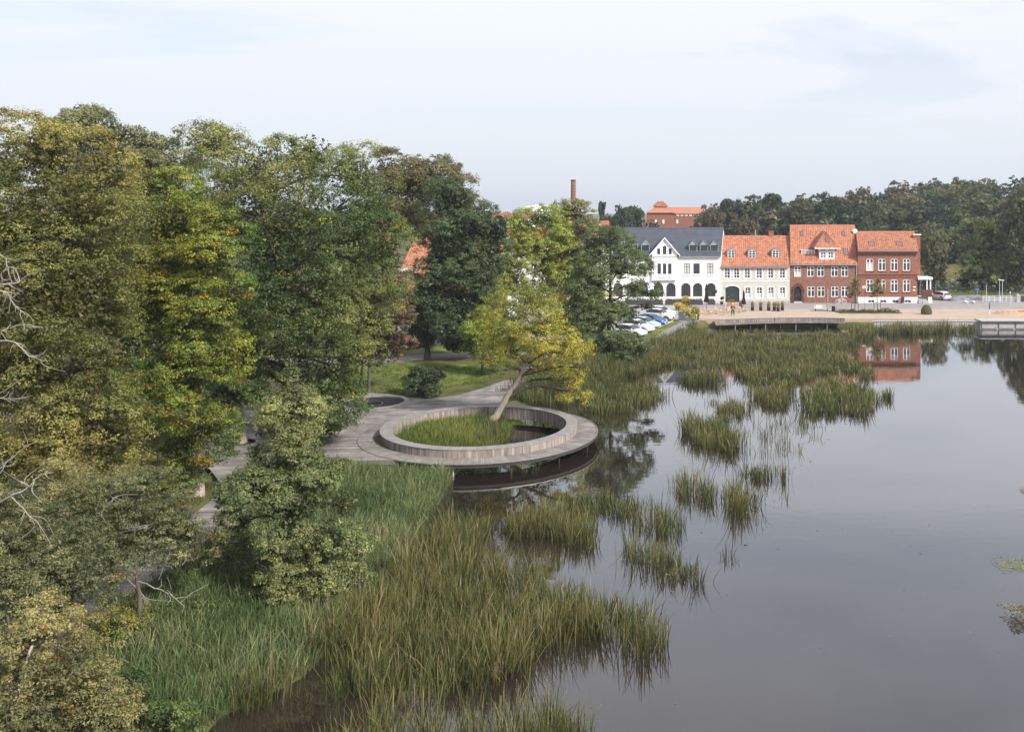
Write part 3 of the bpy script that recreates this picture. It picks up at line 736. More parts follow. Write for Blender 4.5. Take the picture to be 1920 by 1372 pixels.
tree('ash_tree', 'huge green tree with drooping skirts and a thick pale trunk', b, [(0, 0, 0), (0.05, 0, 4), (0.5, 0, 9), (1.6, 0, 15), (2.2, 0, 20)], 0.46,
     px_lobes(b[1], [(400, 270, 75, 60), (480, 330, 110, 90, -1), (580, 300, 80, 70), (660, 330, 60, 75), (420, 400, 80, 90, -1), (560, 430, 130, 110, -2.5), (670, 450, 70, 110, -1), (600, 570, 105, 120, -2.5), (520, 560, 80, 100, -2), (640, 690, 60, 110, -1.5), (590, 740, 65, 90, -2), (610, 800, 45, 50, -1.5), (480, 680, 60, 80, 2), (560, 450, 150, 170, 4), (705, 390, 45, 75, 0), (725, 480, 36, 75, 0), (690, 560, 50, 80, -0.5), (500, 440, 70, 80, -2), (630, 760, 40, 70, -3.0), (560, 640, 70, 80, -3), (550, 800, 50, 50, -2.5)], b),
     3800, 34, 0.14, 0.66, GREEN, 41, bark='bark_pale', flat=0.6, shell=0.7, spots=((0.30, 0.26, 0.03), 0.012), wild=0.1)
b = ground_base(433, 862)
tree('slender_tree', 'dark slim trunk standing in front of the thick pale trunk', b, [(0, 0, 0), (0.05, 0, 4), (-0.2, 0, 9), (-0.4, 0, 13)], 0.17,
     px_lobes(b[1], [(420, 560, 60, 70, 0.5), (450, 660, 60, 70, 1), (430, 740, 70, 45, 0.5), (395, 640, 40, 70, 1)], b), 700, 36, 0.14, 0.55, GREEN[:3], 45, bark='bark_dark')
b = (-44.0, 76.0, 0.95)
tree('grey_green_tree', 'grey green tree top showing between olive and yellow crowns', b, [(0, 0, 0), (0, 0, 12), (0.3, 0, 21)], 0.4,
     px_lobes(76, [(150, 250, 60, 55), (215, 265, 60, 50), (265, 290, 45, 55), (200, 380, 120, 110), (300, 320, 60, 70)], b), 1400, 34, 0.2, 0.7, GREY, 51, wild=0.12)
b = (-40.0, 62.0, 0.95)
tree('shaded_tree', 'dark crown filling the gap behind yellow tree', b, [(0, 0, 0), (0, 0, 9), (0.2, 0, 15)], 0.3,
     px_lobes(66, [(300, 500, 110, 150), (230, 600, 120, 180), (400, 620, 90, 130)], b), 1000, 32, 0.2, 0.8, GREEN[:3], 55)
# -- trees of the park behind the deck
b = (-25.2, 106.0, 0.95)
tree('plane_tree', 'broad brownish round crown on dark slanting limbs', b, [(0, 0, 0), (-0.2, 0, 5), (0.6, 0, 10), (1.4, 0, 17)], 0.4,
     px_lobes(104, [(725, 335, 55, 60), (800, 330, 60, 48), (850, 360, 40, 60), (760, 390, 60, 55, -1), (700, 420, 45, 60), (830, 420, 50, 60, 1), (780, 345, 70, 60), (870, 400, 36, 50, 1)], b), 1400, 30, 0.21, 0.78, BROWN, 61, bark='bark_dark', flat=0.5)
b = ground_base(801, 673, 0.95)
tree('maple_tree', 'dense dark green tree with a straight dark trunk on the lawn', b, [(0, 0, 0), (0.1, 0, 3), (0.8, 0, 7), (1.9, 0, 14)], 0.3,
     px_lobes(b[1], [(845, 375, 48, 50), (900, 420, 40, 48), (850, 450, 65, 60, -1), (800, 570, 50, 65), (870, 590, 65, 60, -1), (905, 540, 35, 60), (825, 500, 40, 60), (920, 470, 30, 55), (935, 430, 22, 40), (870, 500, 55, 60), (790, 630, 40, 34), (860, 640, 50, 30)], b), 1900, 30, 0.19, 0.74, DARK, 71, bark='bark_dark', fill=3.0)
b = ground_base(691, 742, 0.8)
tree('copper_tree', 'small tree with dull brown purple leaves beside the basin', b, [(0, 0, 0), (0.05, 0, 2.4), (0.2, 0, 6), (0.7, 0, 11)], 0.15,
     px_lobes(b[1], [(700, 500, 45, 60), (735, 560, 35, 60), (690, 600, 50, 60), (730, 640, 40, 45), (680, 660, 40, 40), (700, 440, 30, 35)], b), 1000, 36, 0.15, 0.5, PURPLE, 81, flat=0.35, spots=((0.35, 0.26, 0.02), 0.008))
b = ground_base(677, 716, 0.8)
tree('dark_stem_tree', 'thin dark stem leaning left of the copper tree', b, [(0, 0, 0), (0.2, 0, 3), (0.5, 0, 8)], 0.12,
     px_lobes(b[1], [(690, 560, 40, 60), (665, 620, 35, 50)], b), 350, 34, 0.17, 0.55, DARK, 85, bark='bark_dark')
b = ground_base(905, 702, 0.9)
tree('willow_tree', 'soft pale green small tree left of the golden tree', b, [(0, 0, 0), (0.0, 0, 2), (0.1, 0, 5)], 0.16,
     px_lobes(b[1], [(905, 610, 36, 40), (930, 650, 40, 35), (890, 650, 22, 30)], b), 420, 34, 0.14, 0.5, LIME[:2], 91)
b = (-14.6, 116.0, 0.95)
tree('lime_tree', 'sparse yellow green tree in front of the white houses', b, [(0, 0, 0), (0.1, 0, 4), (0.5, 0, 8), (0.7, 0, 13)], 0.24,
     px_lobes(116, [(1015, 413, 55, 32), (975, 428, 40, 30), (970, 460, 45, 45), (1055, 450, 45, 38), (960, 530, 40, 45), (1020, 500, 60, 40), (1080, 520, 45, 45), (1100, 560, 50, 45), (1005, 560, 50, 40), (940, 600, 40, 40), (1060, 600, 50, 36), (1000, 465, 55, 40), (1045, 490, 55, 45), (950, 500, 40, 40)], b), 2300, 30, 0.17, 0.62, LIME, 95, subs=8, gain=2.3)
b = (-12.2, 124.0, 0.95)
tree('tall_alder_tree', 'dark ragged crown rising in front of the brick chimney', b, [(0, 0, 0), (0.1, 0, 7), (0.3, 0, 16)], 0.22,
     px_lobes(124, [(1078, 400, 30, 28), (1070, 450, 40, 35), (1100, 430, 34, 36), (1060, 395, 16, 16), (1095, 385, 14, 12)], b), 420, 28, 0.2, 0.6, GREY[:3], 97, bark='bark_dark', subs=8, wild=0.25)
b = (-8.8, 117.0, 0.95)
tree('olive_leaved_tree', 'olive green tree filling the space between lime tree and alder', b, [(0, 0, 0), (0.1, 0, 4), (0.3, 0, 9)], 0.2,
     px_lobes(117, [(1090, 470, 42, 40), (1060, 520, 40, 40), (1110, 540, 40, 40), (1075, 590, 50, 36), (1120, 610, 40, 34), (1040, 630, 50, 30), (1090, 430, 30, 26)], b), 1200, 30, 0.17, 0.6, GREY, 99, subs=7)
b = ground_base(1140, 668, 0.8)
tree('waterside_alder_tree', 'dark spreading alder hanging over reeds beside the car park', b, [(0, 0, 0), (0.1, 0, 4), (0.3, 0, 9), (0.2, 0, 15)], 0.26,
     px_lobes(b[1], [(1140, 455, 46, 42), (1110, 470, 30, 40), (1165, 500, 50, 34), (1115, 525, 46, 40), (1090, 560, 34, 40), (1195, 540, 36, 24), (1225, 552, 20, 14), (1150, 580, 50, 34), (1100, 590, 40, 40), (1180, 590, 32, 18), (1215, 575, 22, 12), (1130, 640, 50, 34, -1.5), (1175, 640, 36, 24, -1.5), (1110, 675, 42, 28, -2), (1165, 672, 34, 20, -2.5), (1200, 655, 30, 18, -2), (1140, 690, 40, 18, -3), (1075, 640, 36, 34, -1)], b),
     1900, 32, 0.15, 0.56, ALDER[:3], 101, bark='bark_dark', subs=9, wild=0.22)
# -- golden tree leaning out of the round bench
b = (RC[0] - 0.15, RC[1] + 4.0, 0.15)
gl = px_lobes(68.5, [(980, 580, 58, 44), (942, 615, 40, 40, 0.5), (1025, 610, 52, 48, -0.3), (1072, 662, 40, 36, -0.5), (1005, 650, 52, 38, 0.8), (1092, 690, 20, 26, -0.5), (1055, 712, 40, 30, 1.2), (1075, 735, 26, 20, 1.0), (955, 662, 34, 28, 1.2), (990, 552, 42, 28), (1050, 640, 44, 40, 1.5), (1010, 690, 40, 22, 2.0), (955, 690, 34, 14, -0.4)], b)
gt = tree('leaning_golden_tree', 'golden yellow tree leaning out of the round bench', b, [(0, 0, 0), (0.98, -0.02, 1.65), (1.96, -0.05, 3.3), (2.85, -0.1, 4.9), (3.7, -0.1, 6.6)], 0.30, gl, 1000, 30, 0.115, 0.5, GOLD, 111, bark='bark_pale', subs=9, limb=0.4, wild=0.3, fill=0.25, shell=0.45, gain=1.8)
# -- dark shrub
b = ground_base(795, 745, 0.8)
sh = empty('dark_shrub', b); tag(sh, 'rounded dark green shrub on the lawn edge behind the deck', 'shrub')
lob = [(0, 0, 1.2, 1.7, 1.4, 1.2), (-0.7, 0.1, 1.9, 1.0, 1.0, 0.8), (0.8, 0, 1.8, 0.9, 0.9, 0.8), (1.5, 0.2, 1.9, 0.5, 0.6, 0.6)]
v, f = wood_np(b, [(0, 0, 0), (0, 0, 0.6), (0, 0, 1.2)], 0.08, lob, 5, 8); link('stems', np_mesh('stems', v, f, MAT['bark_dark']), sh)
(p, q, c), _ = crown_np(lob, 420, 34, 0.12, 0.35, DARK, 6); link('foliage', np_mesh('foliage', p, q, MAT['leaf'], c), sh)
# -- foreground: young alder and the low trees at the lower left
b = (-15.2, 38.6, 0.3)
tree('young_alder_tree', 'leafy young alder with a slim pointed top in the foreground', b, [(0, 0, 0), (0.05, 0, 3), (0.1, 0, 6), (0.15, 0, 9.9)], 0.14,
     px_lobes(38.6, [(543, 700, 20, 36), (530, 750, 36, 34), (566, 770, 34, 32, 0.3), (505, 800, 40, 32), (550, 815, 40, 34, -0.4), (585, 850, 38, 32), (480, 850, 30, 26, 0.5), (545, 870, 40, 36, -0.5), (620, 880, 28, 24), (440, 905, 34, 26, 0.5), (500, 920, 60, 46, -0.6), (580, 935, 60, 50, -0.8), (540, 885, 62, 44, -0.3), (480, 890, 44, 34, 0.2), (600, 895, 46, 38), (645, 945, 40, 40), (420, 940, 30, 26, 0.3), (450, 980, 42, 36, -0.4), (530, 1000, 60, 46, -1.1), (610, 1015, 56, 46, -0.8), (665, 1010, 30, 34), (430, 1040, 36, 34), (490, 1070, 50, 40, -0.9), (570, 1085, 60, 44, -1.2), (640, 1080, 42, 36, -0.6), (540, 1130, 50, 30, -0.9), (610, 1135, 40, 26, -0.6)], b),
     2400, 34, 0.09, 0.34, ALDER, 121, bark='bark_dark', flat=0.6, wild=0.25, gain=1.75, fill=0.5)
def low_tree(name, label, base, spec, n, seed, pal, dead):
    e = tree(name, label, base, [(0, 0, 0), (0.1, 0.1, 1.8), (-0.1, 0, 3.6)], 0.13, px_lobes(base[1], spec, base), int(n * 1.35), 36, 0.085, 0.34, pal, seed, bark='bark', flat=0.55, wild=0.4, gain=1.9, fill=0.3, shell=0.4, spots=((0.22, 0.13, 0.025), 0.01))
    rg = np.random.default_rng(seed + 3)
    for pts, r in dead:
        V, Fc, off = [], [], 0
        def put(a, rd):
            nonlocal off
            v, f = tube_np(a, rd, 6); V.append(v); Fc.append(f + off); off += len(v)
        w = np.array([Q(px, py, base[1] + dy) for px, py, dy in pts]) - np.array(base)
        sp = smooth_path(w, 6); sp[1:] += rg.normal(0, 0.012, sp[1:].shape); put(sp, np.linspace(r, r * 0.3, len(sp)))
        for _ in range(7):
            k = rg.integers(len(sp) // 3, len(sp) - 1); t = sp[k] - sp[k - 1]; t /= np.linalg.norm(t)
            ln = rg.uniform(0.25, 0.9); d = t + rg.normal(0, 0.75, 3); d /= np.linalg.norm(d)
            a = [sp[k], sp[k] + d * ln * 0.5 + rg.normal(0, 0.05, 3), sp[k] + (d + rg.normal(0, 0.3, 3)) * ln]
            sm = smooth_path(a, 4); put(sm, np.linspace(r * 0.38, 0.006, len(sm)))
        link('dead_branch', np_mesh('dead_branch', np.vstack(V), np.vstack(Fc), MAT['bark_dead'], smooth=True), e)
    return e
OLA = [(0.052, 0.062, 0.028), (0.082, 0.088, 0.038), (0.115, 0.112, 0.047), (0.15, 0.132, 0.05)]
low_tree('low_alder_tree', 'olive alder with long bare grey branches below the tall trees', (-21.6, 36.5, 0.5),
         [(230, 930, 90, 60), (320, 985, 80, 55), (150, 990, 80, 60), (260, 1010, 100, 44, -0.5), (360, 1000, 40, 36), (130, 920, 60, 50, 1)], 1050, 131, OLA,
         [([(120, 1070, -0.5), (150, 1010, -1.4), (190, 960, -1.6), (220, 928, -1.6)], 0.055), ([(220, 1000, -1.4), (250, 992, -1.7), (277, 983, -1.7)], 0.03), ([(195, 1075, -1.5), (235, 1085, -1.9), (262, 1110, -1.9), (275, 1128, -1.9)], 0.03), ([(250, 1085, -1.6), (285, 1100, -2.0), (312, 1110, -2.0), (345, 1135, -2.0)], 0.03), ([(280, 1078, -1.5), (305, 1062, -1.9), (318, 1040, -1.9), (350, 1040, -1.9)], 0.025)])
low_tree('low_alder_tree', 'olive alder cut by the left edge above the boardwalk', (-23.8, 32.5, 0.5),
         [(40, 1010, 80, 70), (110, 1060, 90, 60, -0.4), (40, 1110, 90, 80, -0.8), (120, 1120, 60, 50, -1), (-20, 1000, 60, 90)], 900, 141, OLA,
         [([(-30, 960, -0.6), (20, 930, -1.2), (52, 915, -1.3), (75, 890, -1.3), (100, 885, -1.3)], 0.05), ([(22, 932, -1.2), (45, 955, -1.5), (62, 980, -1.5)], 0.03), ([(-20, 890, -0.9), (10, 870, -1.1), (48, 835, -1.1)], 0.03)])
low_tree('low_alder_tree', 'yellowish alder filling the bottom left corner', (-19.8, 28.4, 0.4),
         [(60, 1190, 90, 60), (20, 1270, 80, 80), (110, 1280, 80, 70, -0.4), (60, 1340, 110, 60, -0.8), (150, 1340, 70, 50, -1), (150, 1225, 45, 40, -0.5), (185, 1400, 80, 60, -1.2)], 700, 151, [(0.06, 0.066, 0.03), (0.09, 0.09, 0.036), (0.125, 0.115, 0.045), (0.15, 0.13, 0.05)],
         [([(60, 1210, -1), (50, 1240, -1.2), (40, 1290, -1.2), (38, 1330, -1.2)], 0.045), ([(-20, 1330, -1), (10, 1320, -1.2), (50, 1312, -1.2)], 0.025)])
low_tree('low_bush_tree', 'small reddish yellow bush at the edge of the boardwalk', (-18.9, 33.6, 0.4),
         [(215, 1175, 50, 34), (170, 1220, 45, 40), (240, 1210, 40, 32), (190, 1265, 40, 36)], 420, 161, [(0.06, 0.075, 0.024), (0.13, 0.12, 0.03), (0.20, 0.12, 0.03), (0.17, 0.07, 0.03)], [])
b = (-27.5, 34.0, 0.7)
dt = empty('dead_tree', b); tag(dt, 'bare pale dead branches reaching in from the left edge', 'dead tree')
rgd = np.random.default_rng(77); V, Fc, off = [], [], 0
def putd(a, rd):
    global off
    v, f = tube_np(a, rd, 6); V.append(v); Fc.append(f + off); off += len(v)
putd(smooth_path([(0, 0, -0.6), (0.1, 0, 5), (0, 0, 10), (0.3, 0, 15)], 5), np.linspace(0.2, 0.06, 16))
link('trunk', np_mesh('trunk', np.vstack(V), np.vstack(Fc), MAT['bark_dead'], smooth=True), dt)
for pts, r in (([(-160, 560), (-60, 540), (-20, 530), (20, 532), (40, 527)], 0.05), ([(-160, 520), (-50, 525), (5, 545), (30, 575), (50, 590)], 0.04), ([(-160, 470), (-60, 478), (0, 478), (15, 500), (20, 535)], 0.03),
               ([(-160, 640), (-60, 625), (0, 622), (30, 610), (75, 612)], 0.045), ([(-160, 650), (-50, 640), (20, 640), (55, 668), (90, 678)], 0.045), ([(-160, 750), (-60, 740), (0, 745), (20, 752)], 0.03)):
    V, Fc, off = [], [], 0
    sp = smooth_path(np.array([Q(px, py, 33.0) for px, py in pts]) - np.array(b), 6); sp[0] = (0, 0, sp[0][2] - 0.4); sp[1:] += rgd.normal(0, 0.02, sp[1:].shape)
    putd(sp, np.linspace(r, r * 0.25, len(sp)))
    for _ in range(9):
        k = rgd.integers(len(sp) // 2, len(sp) - 1); t = sp[k] - sp[k - 1]; t /= np.linalg.norm(t); ln = rgd.uniform(0.2, 0.9)
        d = t + rgd.normal(0, 0.6, 3); d /= np.linalg.norm(d); sm = smooth_path([sp[k], sp[k] + d * ln * 0.5, sp[k] + (d + rgd.normal(0, 0.25, 3)) * ln], 4); putd(sm, np.linspace(r * 0.35, 0.006, len(sm)))
    link('dead_branch', np_mesh('dead_branch', np.vstack(V), np.vstack(Fc), MAT['bark_dead'], smooth=True), dt)

# ------------------------------------------------------------------ background trees: crowns shared between copies
def proto(seed, pal, ncl, lpc, ls, cr, nl=7, low=False, gain=1.7):
    rg = np.random.default_rng(seed); lob = [(0, 0, 0.62, 0.30, 0.30, 0.30)]
    for k in range(nl):
        a = 2 * math.pi * (k + rg.random() * 0.6) / nl; h = rg.uniform(0.42, 0.84); r = 0.23 * (1.15 - abs(h - 0.6))
        lob.append((math.cos(a) * r, math.sin(a) * r, h, rg.uniform(0.15, 0.24), rg.uniform(0.15, 0.24), rg.uniform(0.13, 0.2)))
    lob.append((rg.normal(0, 0.03), 0, 0.88, 0.15, 0.15, 0.12)); lob.append((0, 0, 0.3, 0.2, 0.2, 0.16))
    if low:
        for k in range(7):
            a = 2 * math.pi * (k + 0.5 * rg.random()) / 7; lob.append((math.cos(a) * 0.24, math.sin(a) * 0.24, rg.uniform(0.12, 0.34), 0.19, 0.19, 0.14))
    v, f = wood_np((0, 0, 0), [(0, 0, 0), (0.01, 0, 0.3), (0, 0, 0.75)], 0.022, lob, seed, 3)
    (p, q, c), _ = crown_np(lob, ncl, lpc, ls, cr, pal, seed + 1, wild=0.1, sub=0.1, fine=False, gain=gain)
    return np_mesh('trunk', v, f, MAT['bark_dark'], smooth=True), np_mesh('crown', p, q, MAT['leaf'], c), (p, q, c)
FARG = [(0.028, 0.042, 0.022), (0.045, 0.06, 0.028), (0.065, 0.08, 0.032)]
FARO = [(0.05, 0.056, 0.028), (0.08, 0.08, 0.036), (0.105, 0.095, 0.042)]
FARB = [(0.075, 0.065, 0.034), (0.11, 0.088, 0.042), (0.14, 0.11, 0.05)]
FARL = [(0.05, 0.07, 0.024), (0.085, 0.105, 0.034), (0.115, 0.13, 0.04)]
PRO = [proto(201, FARG, 520, 22, 0.022, 0.05), proto(205, FARO, 520, 22, 0.022, 0.05), proto(209, FARB, 480, 22, 0.022, 0.05), proto(213, FARL, 560, 22, 0.022, 0.05), proto(217, FARG, 480, 22, 0.022, 0.048, 5), proto(221, FARL, 760, 24, 0.021, 0.05, 7, True, 2.3), proto(225, FARO, 700, 24, 0.021, 0.05, 7, True, 2.3)]
PROL = [proto(301 + 4 * q, pl_, 130, 12, 0.049, 0.06, gain=1.55)[2] for q, pl_ in enumerate((FARG, FARO, FARB, FARL, FARG))]
def far_tree(k, name, label, px, ytop, Y, hw, group, zb=None):
    """a tree whose top stands at (px, ytop) at distance Y; hw is half its width in pixels"""
    x, y, zt = Q(px, ytop, Y); zb = gz_at(x, y) - 0.2 if zb is None else zb
    h = (zt - zb) / 0.99; wd = hw / F * Y / 0.44
    e = empty(name, (x, y, zb), (px * 0.73) % 6.28); e.scale = (wd, wd, h); tag(e, label, 'tree', group)
    link('trunk', PRO[k][0], e); link('crown', PRO[k][1], e)
    return e
far = [(0, 'broad_tree', 'dark round tree behind the hotel roof', 1195, 381, 225, 42), (2, 'brown_tree', 'brownish tree over the beige house roof', 1395, 402, 215, 30),
       (6, 'pond_tree', 'olive tree right beside the last brick house', 1752, 431, 174, 30), (5, 'bank_tree', 'big green tree over the boats at right', 1842, 409, 190, 56),
       (6, 'bank_tree', 'tall green tree cut by the right edge', 1925, 342, 184, 56), (5, 'bank_tree', 'lower green tree between big tree and right edge', 1890, 395, 196, 36),
       (1, 'ridge_tree', 'pale olive tree at end of the wood above the brick roof', 1625, 402, 240, 20), (0, 'ridge_tree', 'dark pointed tree on the skyline above the beige roof', 1440, 357, 262, 34),
       (1, 'ridge_tree', 'thin topped tree standing highest on the skyline', 1545, 354, 270, 28), (1, 'ridge_tree', 'broad grey olive tree above the gabled brick house', 1500, 364, 255, 38),
       (2, 'ridge_tree', 'brown tree right of the red school building', 1335, 386, 250, 26), (0, 'ridge_tree', 'dark tree left of the pointed skyline tree', 1383, 368, 268, 32),
       (1, 'town_tree', 'grey tree left of the brick chimney', 1040, 370, 230, 18), (0, 'town_tree', 'dark tree just right of the brick chimney', 1132, 372, 260, 14),
       (1, 'town_tree', 'small far tree right of the white dome', 1062, 368, 240, 14), (4, 'town_tree', 'dark green tree between chimney and hotel', 1163, 380, 235, 22)]
for k, nm, lb, px, yt, Y, hw in far:
    far_tree(k, nm, lb, px, yt, Y, hw, 'trees behind the town')
# the wooded slopes read as one mass
rgw = np.random.default_rng(5); V, Fc, Cc, off = [], [], [], 0
spots_w = []
for _ in range(34): spots_w.append((rgw.uniform(1320, 1610), rgw.uniform(240, 300), rgw.uniform(13, 17)))
for _ in range(62): spots_w.append((rgw.uniform(1590, 2080), rgw.uniform(255, 420), rgw.uniform(13, 18)))
for k_ in range(26): spots_w.append((1705 + k_ * 12 + rgw.normal(0, 5), rgw.uniform(240, 285), rgw.uniform(9, 14)))
for k_ in range(30): spots_w.append((1330 + k_ * 20 + rgw.normal(0, 6), rgw.uniform(228, 246) if k_ < 14 else rgw.uniform(242, 262), rgw.uniform(5, 9)))
for k_ in range(24): spots_w.append((1725 + k_ * 10 + rgw.normal(0, 4), rgw.uniform(238, 246), rgw.uniform(4, 7)))
for k_ in range(14): spots_w.append((1738 + k_ * 9, 239.5 + 2 * (k_ % 3), rgw.uniform(9, 13)))
for _ in range(16): spots_w.append((rgw.uniform(900, 1330), rgw.uniform(380, 640), rgw.uniform(9, 13)))
for _ in range(14): spots_w.append((rgw.uniform(200, 900), rgw.uniform(220, 400), rgw.uniform(12, 16)))
for px, Y, h in spots_w:
    x = (px - PX) / F * Y
    if inside(np.array([[x, Y]]), POND)[0] or edge_dist(np.array([[x, Y]]), POND)[0] < 3: continue
    zb = gz_at(x, Y) - 0.3; k = (0, 1, 3, 4, 0, 1, 2)[rgw.integers(0, 7)]; p, q, c = PROL[k]
    if Y < 250: zb -= 0.22 * h
    a = rgw.random() * 6.28; s = h * rgw.uniform(0.95, 1.3)
    pr = np.stack([(p[:, 0] * math.cos(a) - p[:, 1] * math.sin(a)) * s + x, (p[:, 0] * math.sin(a) + p[:, 1] * math.cos(a)) * s + Y, p[:, 2] * h + zb], -1)
    sel = rgw.random(len(q)) < 0.95
    sf = q[sel].ravel(); pr = pr[sf]; cc = c[sf] * rgw.normal(1, 0.1)
    V.append(pr); Cc.append(cc); Fc.append(np.arange(len(pr)).reshape(-1, 3) + off); off += len(pr)
tag(link('far_wood', np_mesh('far_wood', np.vstack(V), np.vstack(Fc), MAT['leaf'], np.vstack(Cc))), 'wooded slopes closing the view behind the town', 'wood', kind='stuff')
# low growth at the pond edge
lob = [(x, y, 0.5, rgw.uniform(1.5, 3), rgw.uniform(1.5, 3), rgw.uniform(0.6, 1.4)) for x, y in [(56, 176), (60, 173.5), (64, 172), (69, 171.5), (74, 171.5), (79, 172), (84, 173), (90, 176)]]
(p, q, c), _ = crown_np(lob, 500, 24, 0.2, 0.5, FARL, 8); tag(link('pond_edge_growth', np_mesh('pond_edge_growth', p, q, MAT['leaf'], c)), 'low green growth along the near edge of the pond', 'plants', kind='stuff')

# ------------------------------------------------------------------ reeds and grass
def blades_np(pos, h, w, lean, cb, ct, rg, away=None):
    """grass blades: a tapering strip of three pieces that bends over; away (n,2) is the way each one leans"""
    n = len(pos); a = rg.uniform(0, 2 * math.pi, n); side = np.stack([np.cos(a), 0.5 * np.sin(a), np.zeros(n)], -1)
    b = rg.uniform(0, 2 * math.pi, n); ld = np.stack([np.cos(b), np.sin(b), np.zeros(n)], -1)
    if away is not None:
        ld[:, :2] = ld[:, :2] * 0.55 + away; ld /= np.linalg.norm(ld, axis=1)[:, None] + 1e-6
    L = (lean * np.abs(rg.normal(0, 1, n)))[:, None]; h = h[:, None]; w = w[:, None]; up = np.array([0, 0, 1.0])
    kink = (rg.random(n) < 0.16)[:, None]
    m = pos + up * h * 0.42 + ld * L * h * 0.22
    m2 = pos + up * h * np.where(kink, 0.66, 0.76) + ld * L * h * np.where(kink, 0.6, 0.55)
    t = pos + up * h * np.where(kink, 0.55, 1.0) + ld * (L * h * np.where(kink, 1.2, 0.95) + np.where(kink, 0.2, 0.0) * h)
    v = np.stack([pos - side * w * 0.4, pos + side * w * 0.4, m - side * w * 0.5, m + side * w * 0.5, m2 - side * w * 0.36, m2 + side * w * 0.36, t], 1).reshape(-1, 3)
    o = np.arange(n)[:, None] * 7
    f = np.concatenate([o + np.array([[0, 1, 3]]), o + np.array([[0, 3, 2]]), o + np.array([[2, 3, 5]]), o + np.array([[2, 5, 4]]), o + np.array([[4, 5, 6]])], 0)
    c1, c2 = cb * 0.7 + ct * 0.3, cb * 0.3 + ct * 0.7
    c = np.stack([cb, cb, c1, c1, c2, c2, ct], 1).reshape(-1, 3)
    return v, f, np.clip(c, 0.003, 0.9)
def scatter(poly, dens, rg, clump=0.0):
    p = np.array([q[:2] for q in poly]); x0, y0 = p.min(0); x1, y1 = p.max(0)
    n = int((x1 - x0) * (y1 - y0) * dens); pts = np.stack([rg.uniform(x0, x1, n), rg.uniform(y0, y1, n)], -1)
    # ragged outline and thinner edges
    d = edge_dist(pts, [tuple(q) for q in p]); ins = inside(pts, [tuple(q) for q in p])
    k = (ins & (rg.random(n) < 0.25 + d / 0.9)) | (~ins & (rg.random(n) < 0.22 * np.exp(-d / 0.35)))
    pts = pts[k]
    if clump > 0:
        ph = rg.uniform(0, 6.28, 4); f = rg.normal(0, 1.6, (4, 2)); g = sum(np.sin(pts @ f[q] + ph[q]) for q in range(4))
        pts = pts[g > -2.2 + clump * 2.2 * rg.random(len(pts)) * 1.2]
    return pts
RG_, RT_ = np.array([(0.05, 0.085, 0.018), (0.07, 0.10, 0.02), (0.095, 0.115, 0.022), (0.05, 0.075, 0.03)]), np.array([(0.09, 0.12, 0.035), (0.19, 0.165, 0.055), (0.24, 0.19, 0.075), (0.11, 0.13, 0.045)])
def reeds(name, label, polys_px, dens, h, w, lean, seed, dry=0.4, kind=None, group=None, cat='reeds', z=0.0, clump=0.4, tuft=0.24):
    """reeds grow in tufts: blades fan out from each tuft's foot"""
    rg = np.random.default_rng(seed); per = 26 if dens > 20 else 7
    cen = np.vstack([scatter([P(*q, z)[:2] for q in pp], dens / per, rg, clump) for pp in polys_px]); k = len(cen)
    ii = np.repeat(np.arange(k), per); n = len(ii); th = rg.uniform(0.6, 1.5, k); keep = rg.random(n) < np.minimum(1, th[ii] / 1.1); ii = ii[keep]; n = len(ii)
    g = rg.normal(0, 1, (n, 2)); pts = cen[ii] + g * tuft * rg.uniform(0.6, 1.3, k)[ii][:, None]
    gz_ = np.maximum(land_z(pts[:, 0], pts[:, 1]), -0.15) - 0.03
    pos = np.column_stack([pts, gz_]); hue = rg.normal(0, 0.22, k)[ii]; tone = rg.normal(1, 0.16, k)[ii]
    wav = np.sin(pts[:, 0] * 0.9 + seed) + np.sin(pts[:, 1] * 0.7 + seed * 1.7) + np.sin(pts[:, 0] * 0.37 - pts[:, 1] * 0.5)
    hh = h * (1 + 0.10 * wav) * rg.uniform(0.8, 1.2, k)[ii] * rg.uniform(0.5, 1.15, n)
    isdry = np.clip(dry + 0.14 * wav + hue + rg.normal(0, 0.25, n), 0, 1)[:, None]
    cb = RG_[rg.integers(0, 4, n)] * (1 - 0.3 * isdry) + 0.3 * isdry * RT_[1]; cb = cb * (tone * rg.normal(1, 0.22, n))[:, None]
    ct = RT_[0] * (1 - isdry) + RT_[rg.integers(1, 3, n)] * isdry; ct = ct * (tone * rg.normal(1, 0.22, n))[:, None]
    dead = rg.random(n) < 0.13; cb[dead] = np.array((0.16, 0.12, 0.06)); ct[dead] = np.array((0.36, 0.29, 0.17)) * rg.uniform(0.6, 1.2, dead.sum())[:, None]
    v, f, c = blades_np(pos, hh, w * rg.uniform(0.55, 1.35, n), lean, cb * 0.55, ct * 1.0, rg, g * 0.6)  # blade feet darkened in the colour for the shade inside the tufts
    return tag(link(name, np_mesh(name, v, f, MAT['blade'], c)), label, cat, group, kind)
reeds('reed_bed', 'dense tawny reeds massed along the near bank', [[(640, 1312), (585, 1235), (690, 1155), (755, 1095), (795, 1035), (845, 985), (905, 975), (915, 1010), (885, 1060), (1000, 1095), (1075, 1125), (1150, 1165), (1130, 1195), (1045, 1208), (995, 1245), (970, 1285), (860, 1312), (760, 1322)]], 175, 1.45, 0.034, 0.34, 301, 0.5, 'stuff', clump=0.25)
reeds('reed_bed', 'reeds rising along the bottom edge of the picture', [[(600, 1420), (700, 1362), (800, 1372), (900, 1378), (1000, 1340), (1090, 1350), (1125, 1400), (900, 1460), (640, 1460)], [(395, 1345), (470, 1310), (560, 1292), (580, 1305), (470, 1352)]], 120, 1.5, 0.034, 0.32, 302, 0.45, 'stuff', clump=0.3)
G = 'separate reed clumps standing in the lake'
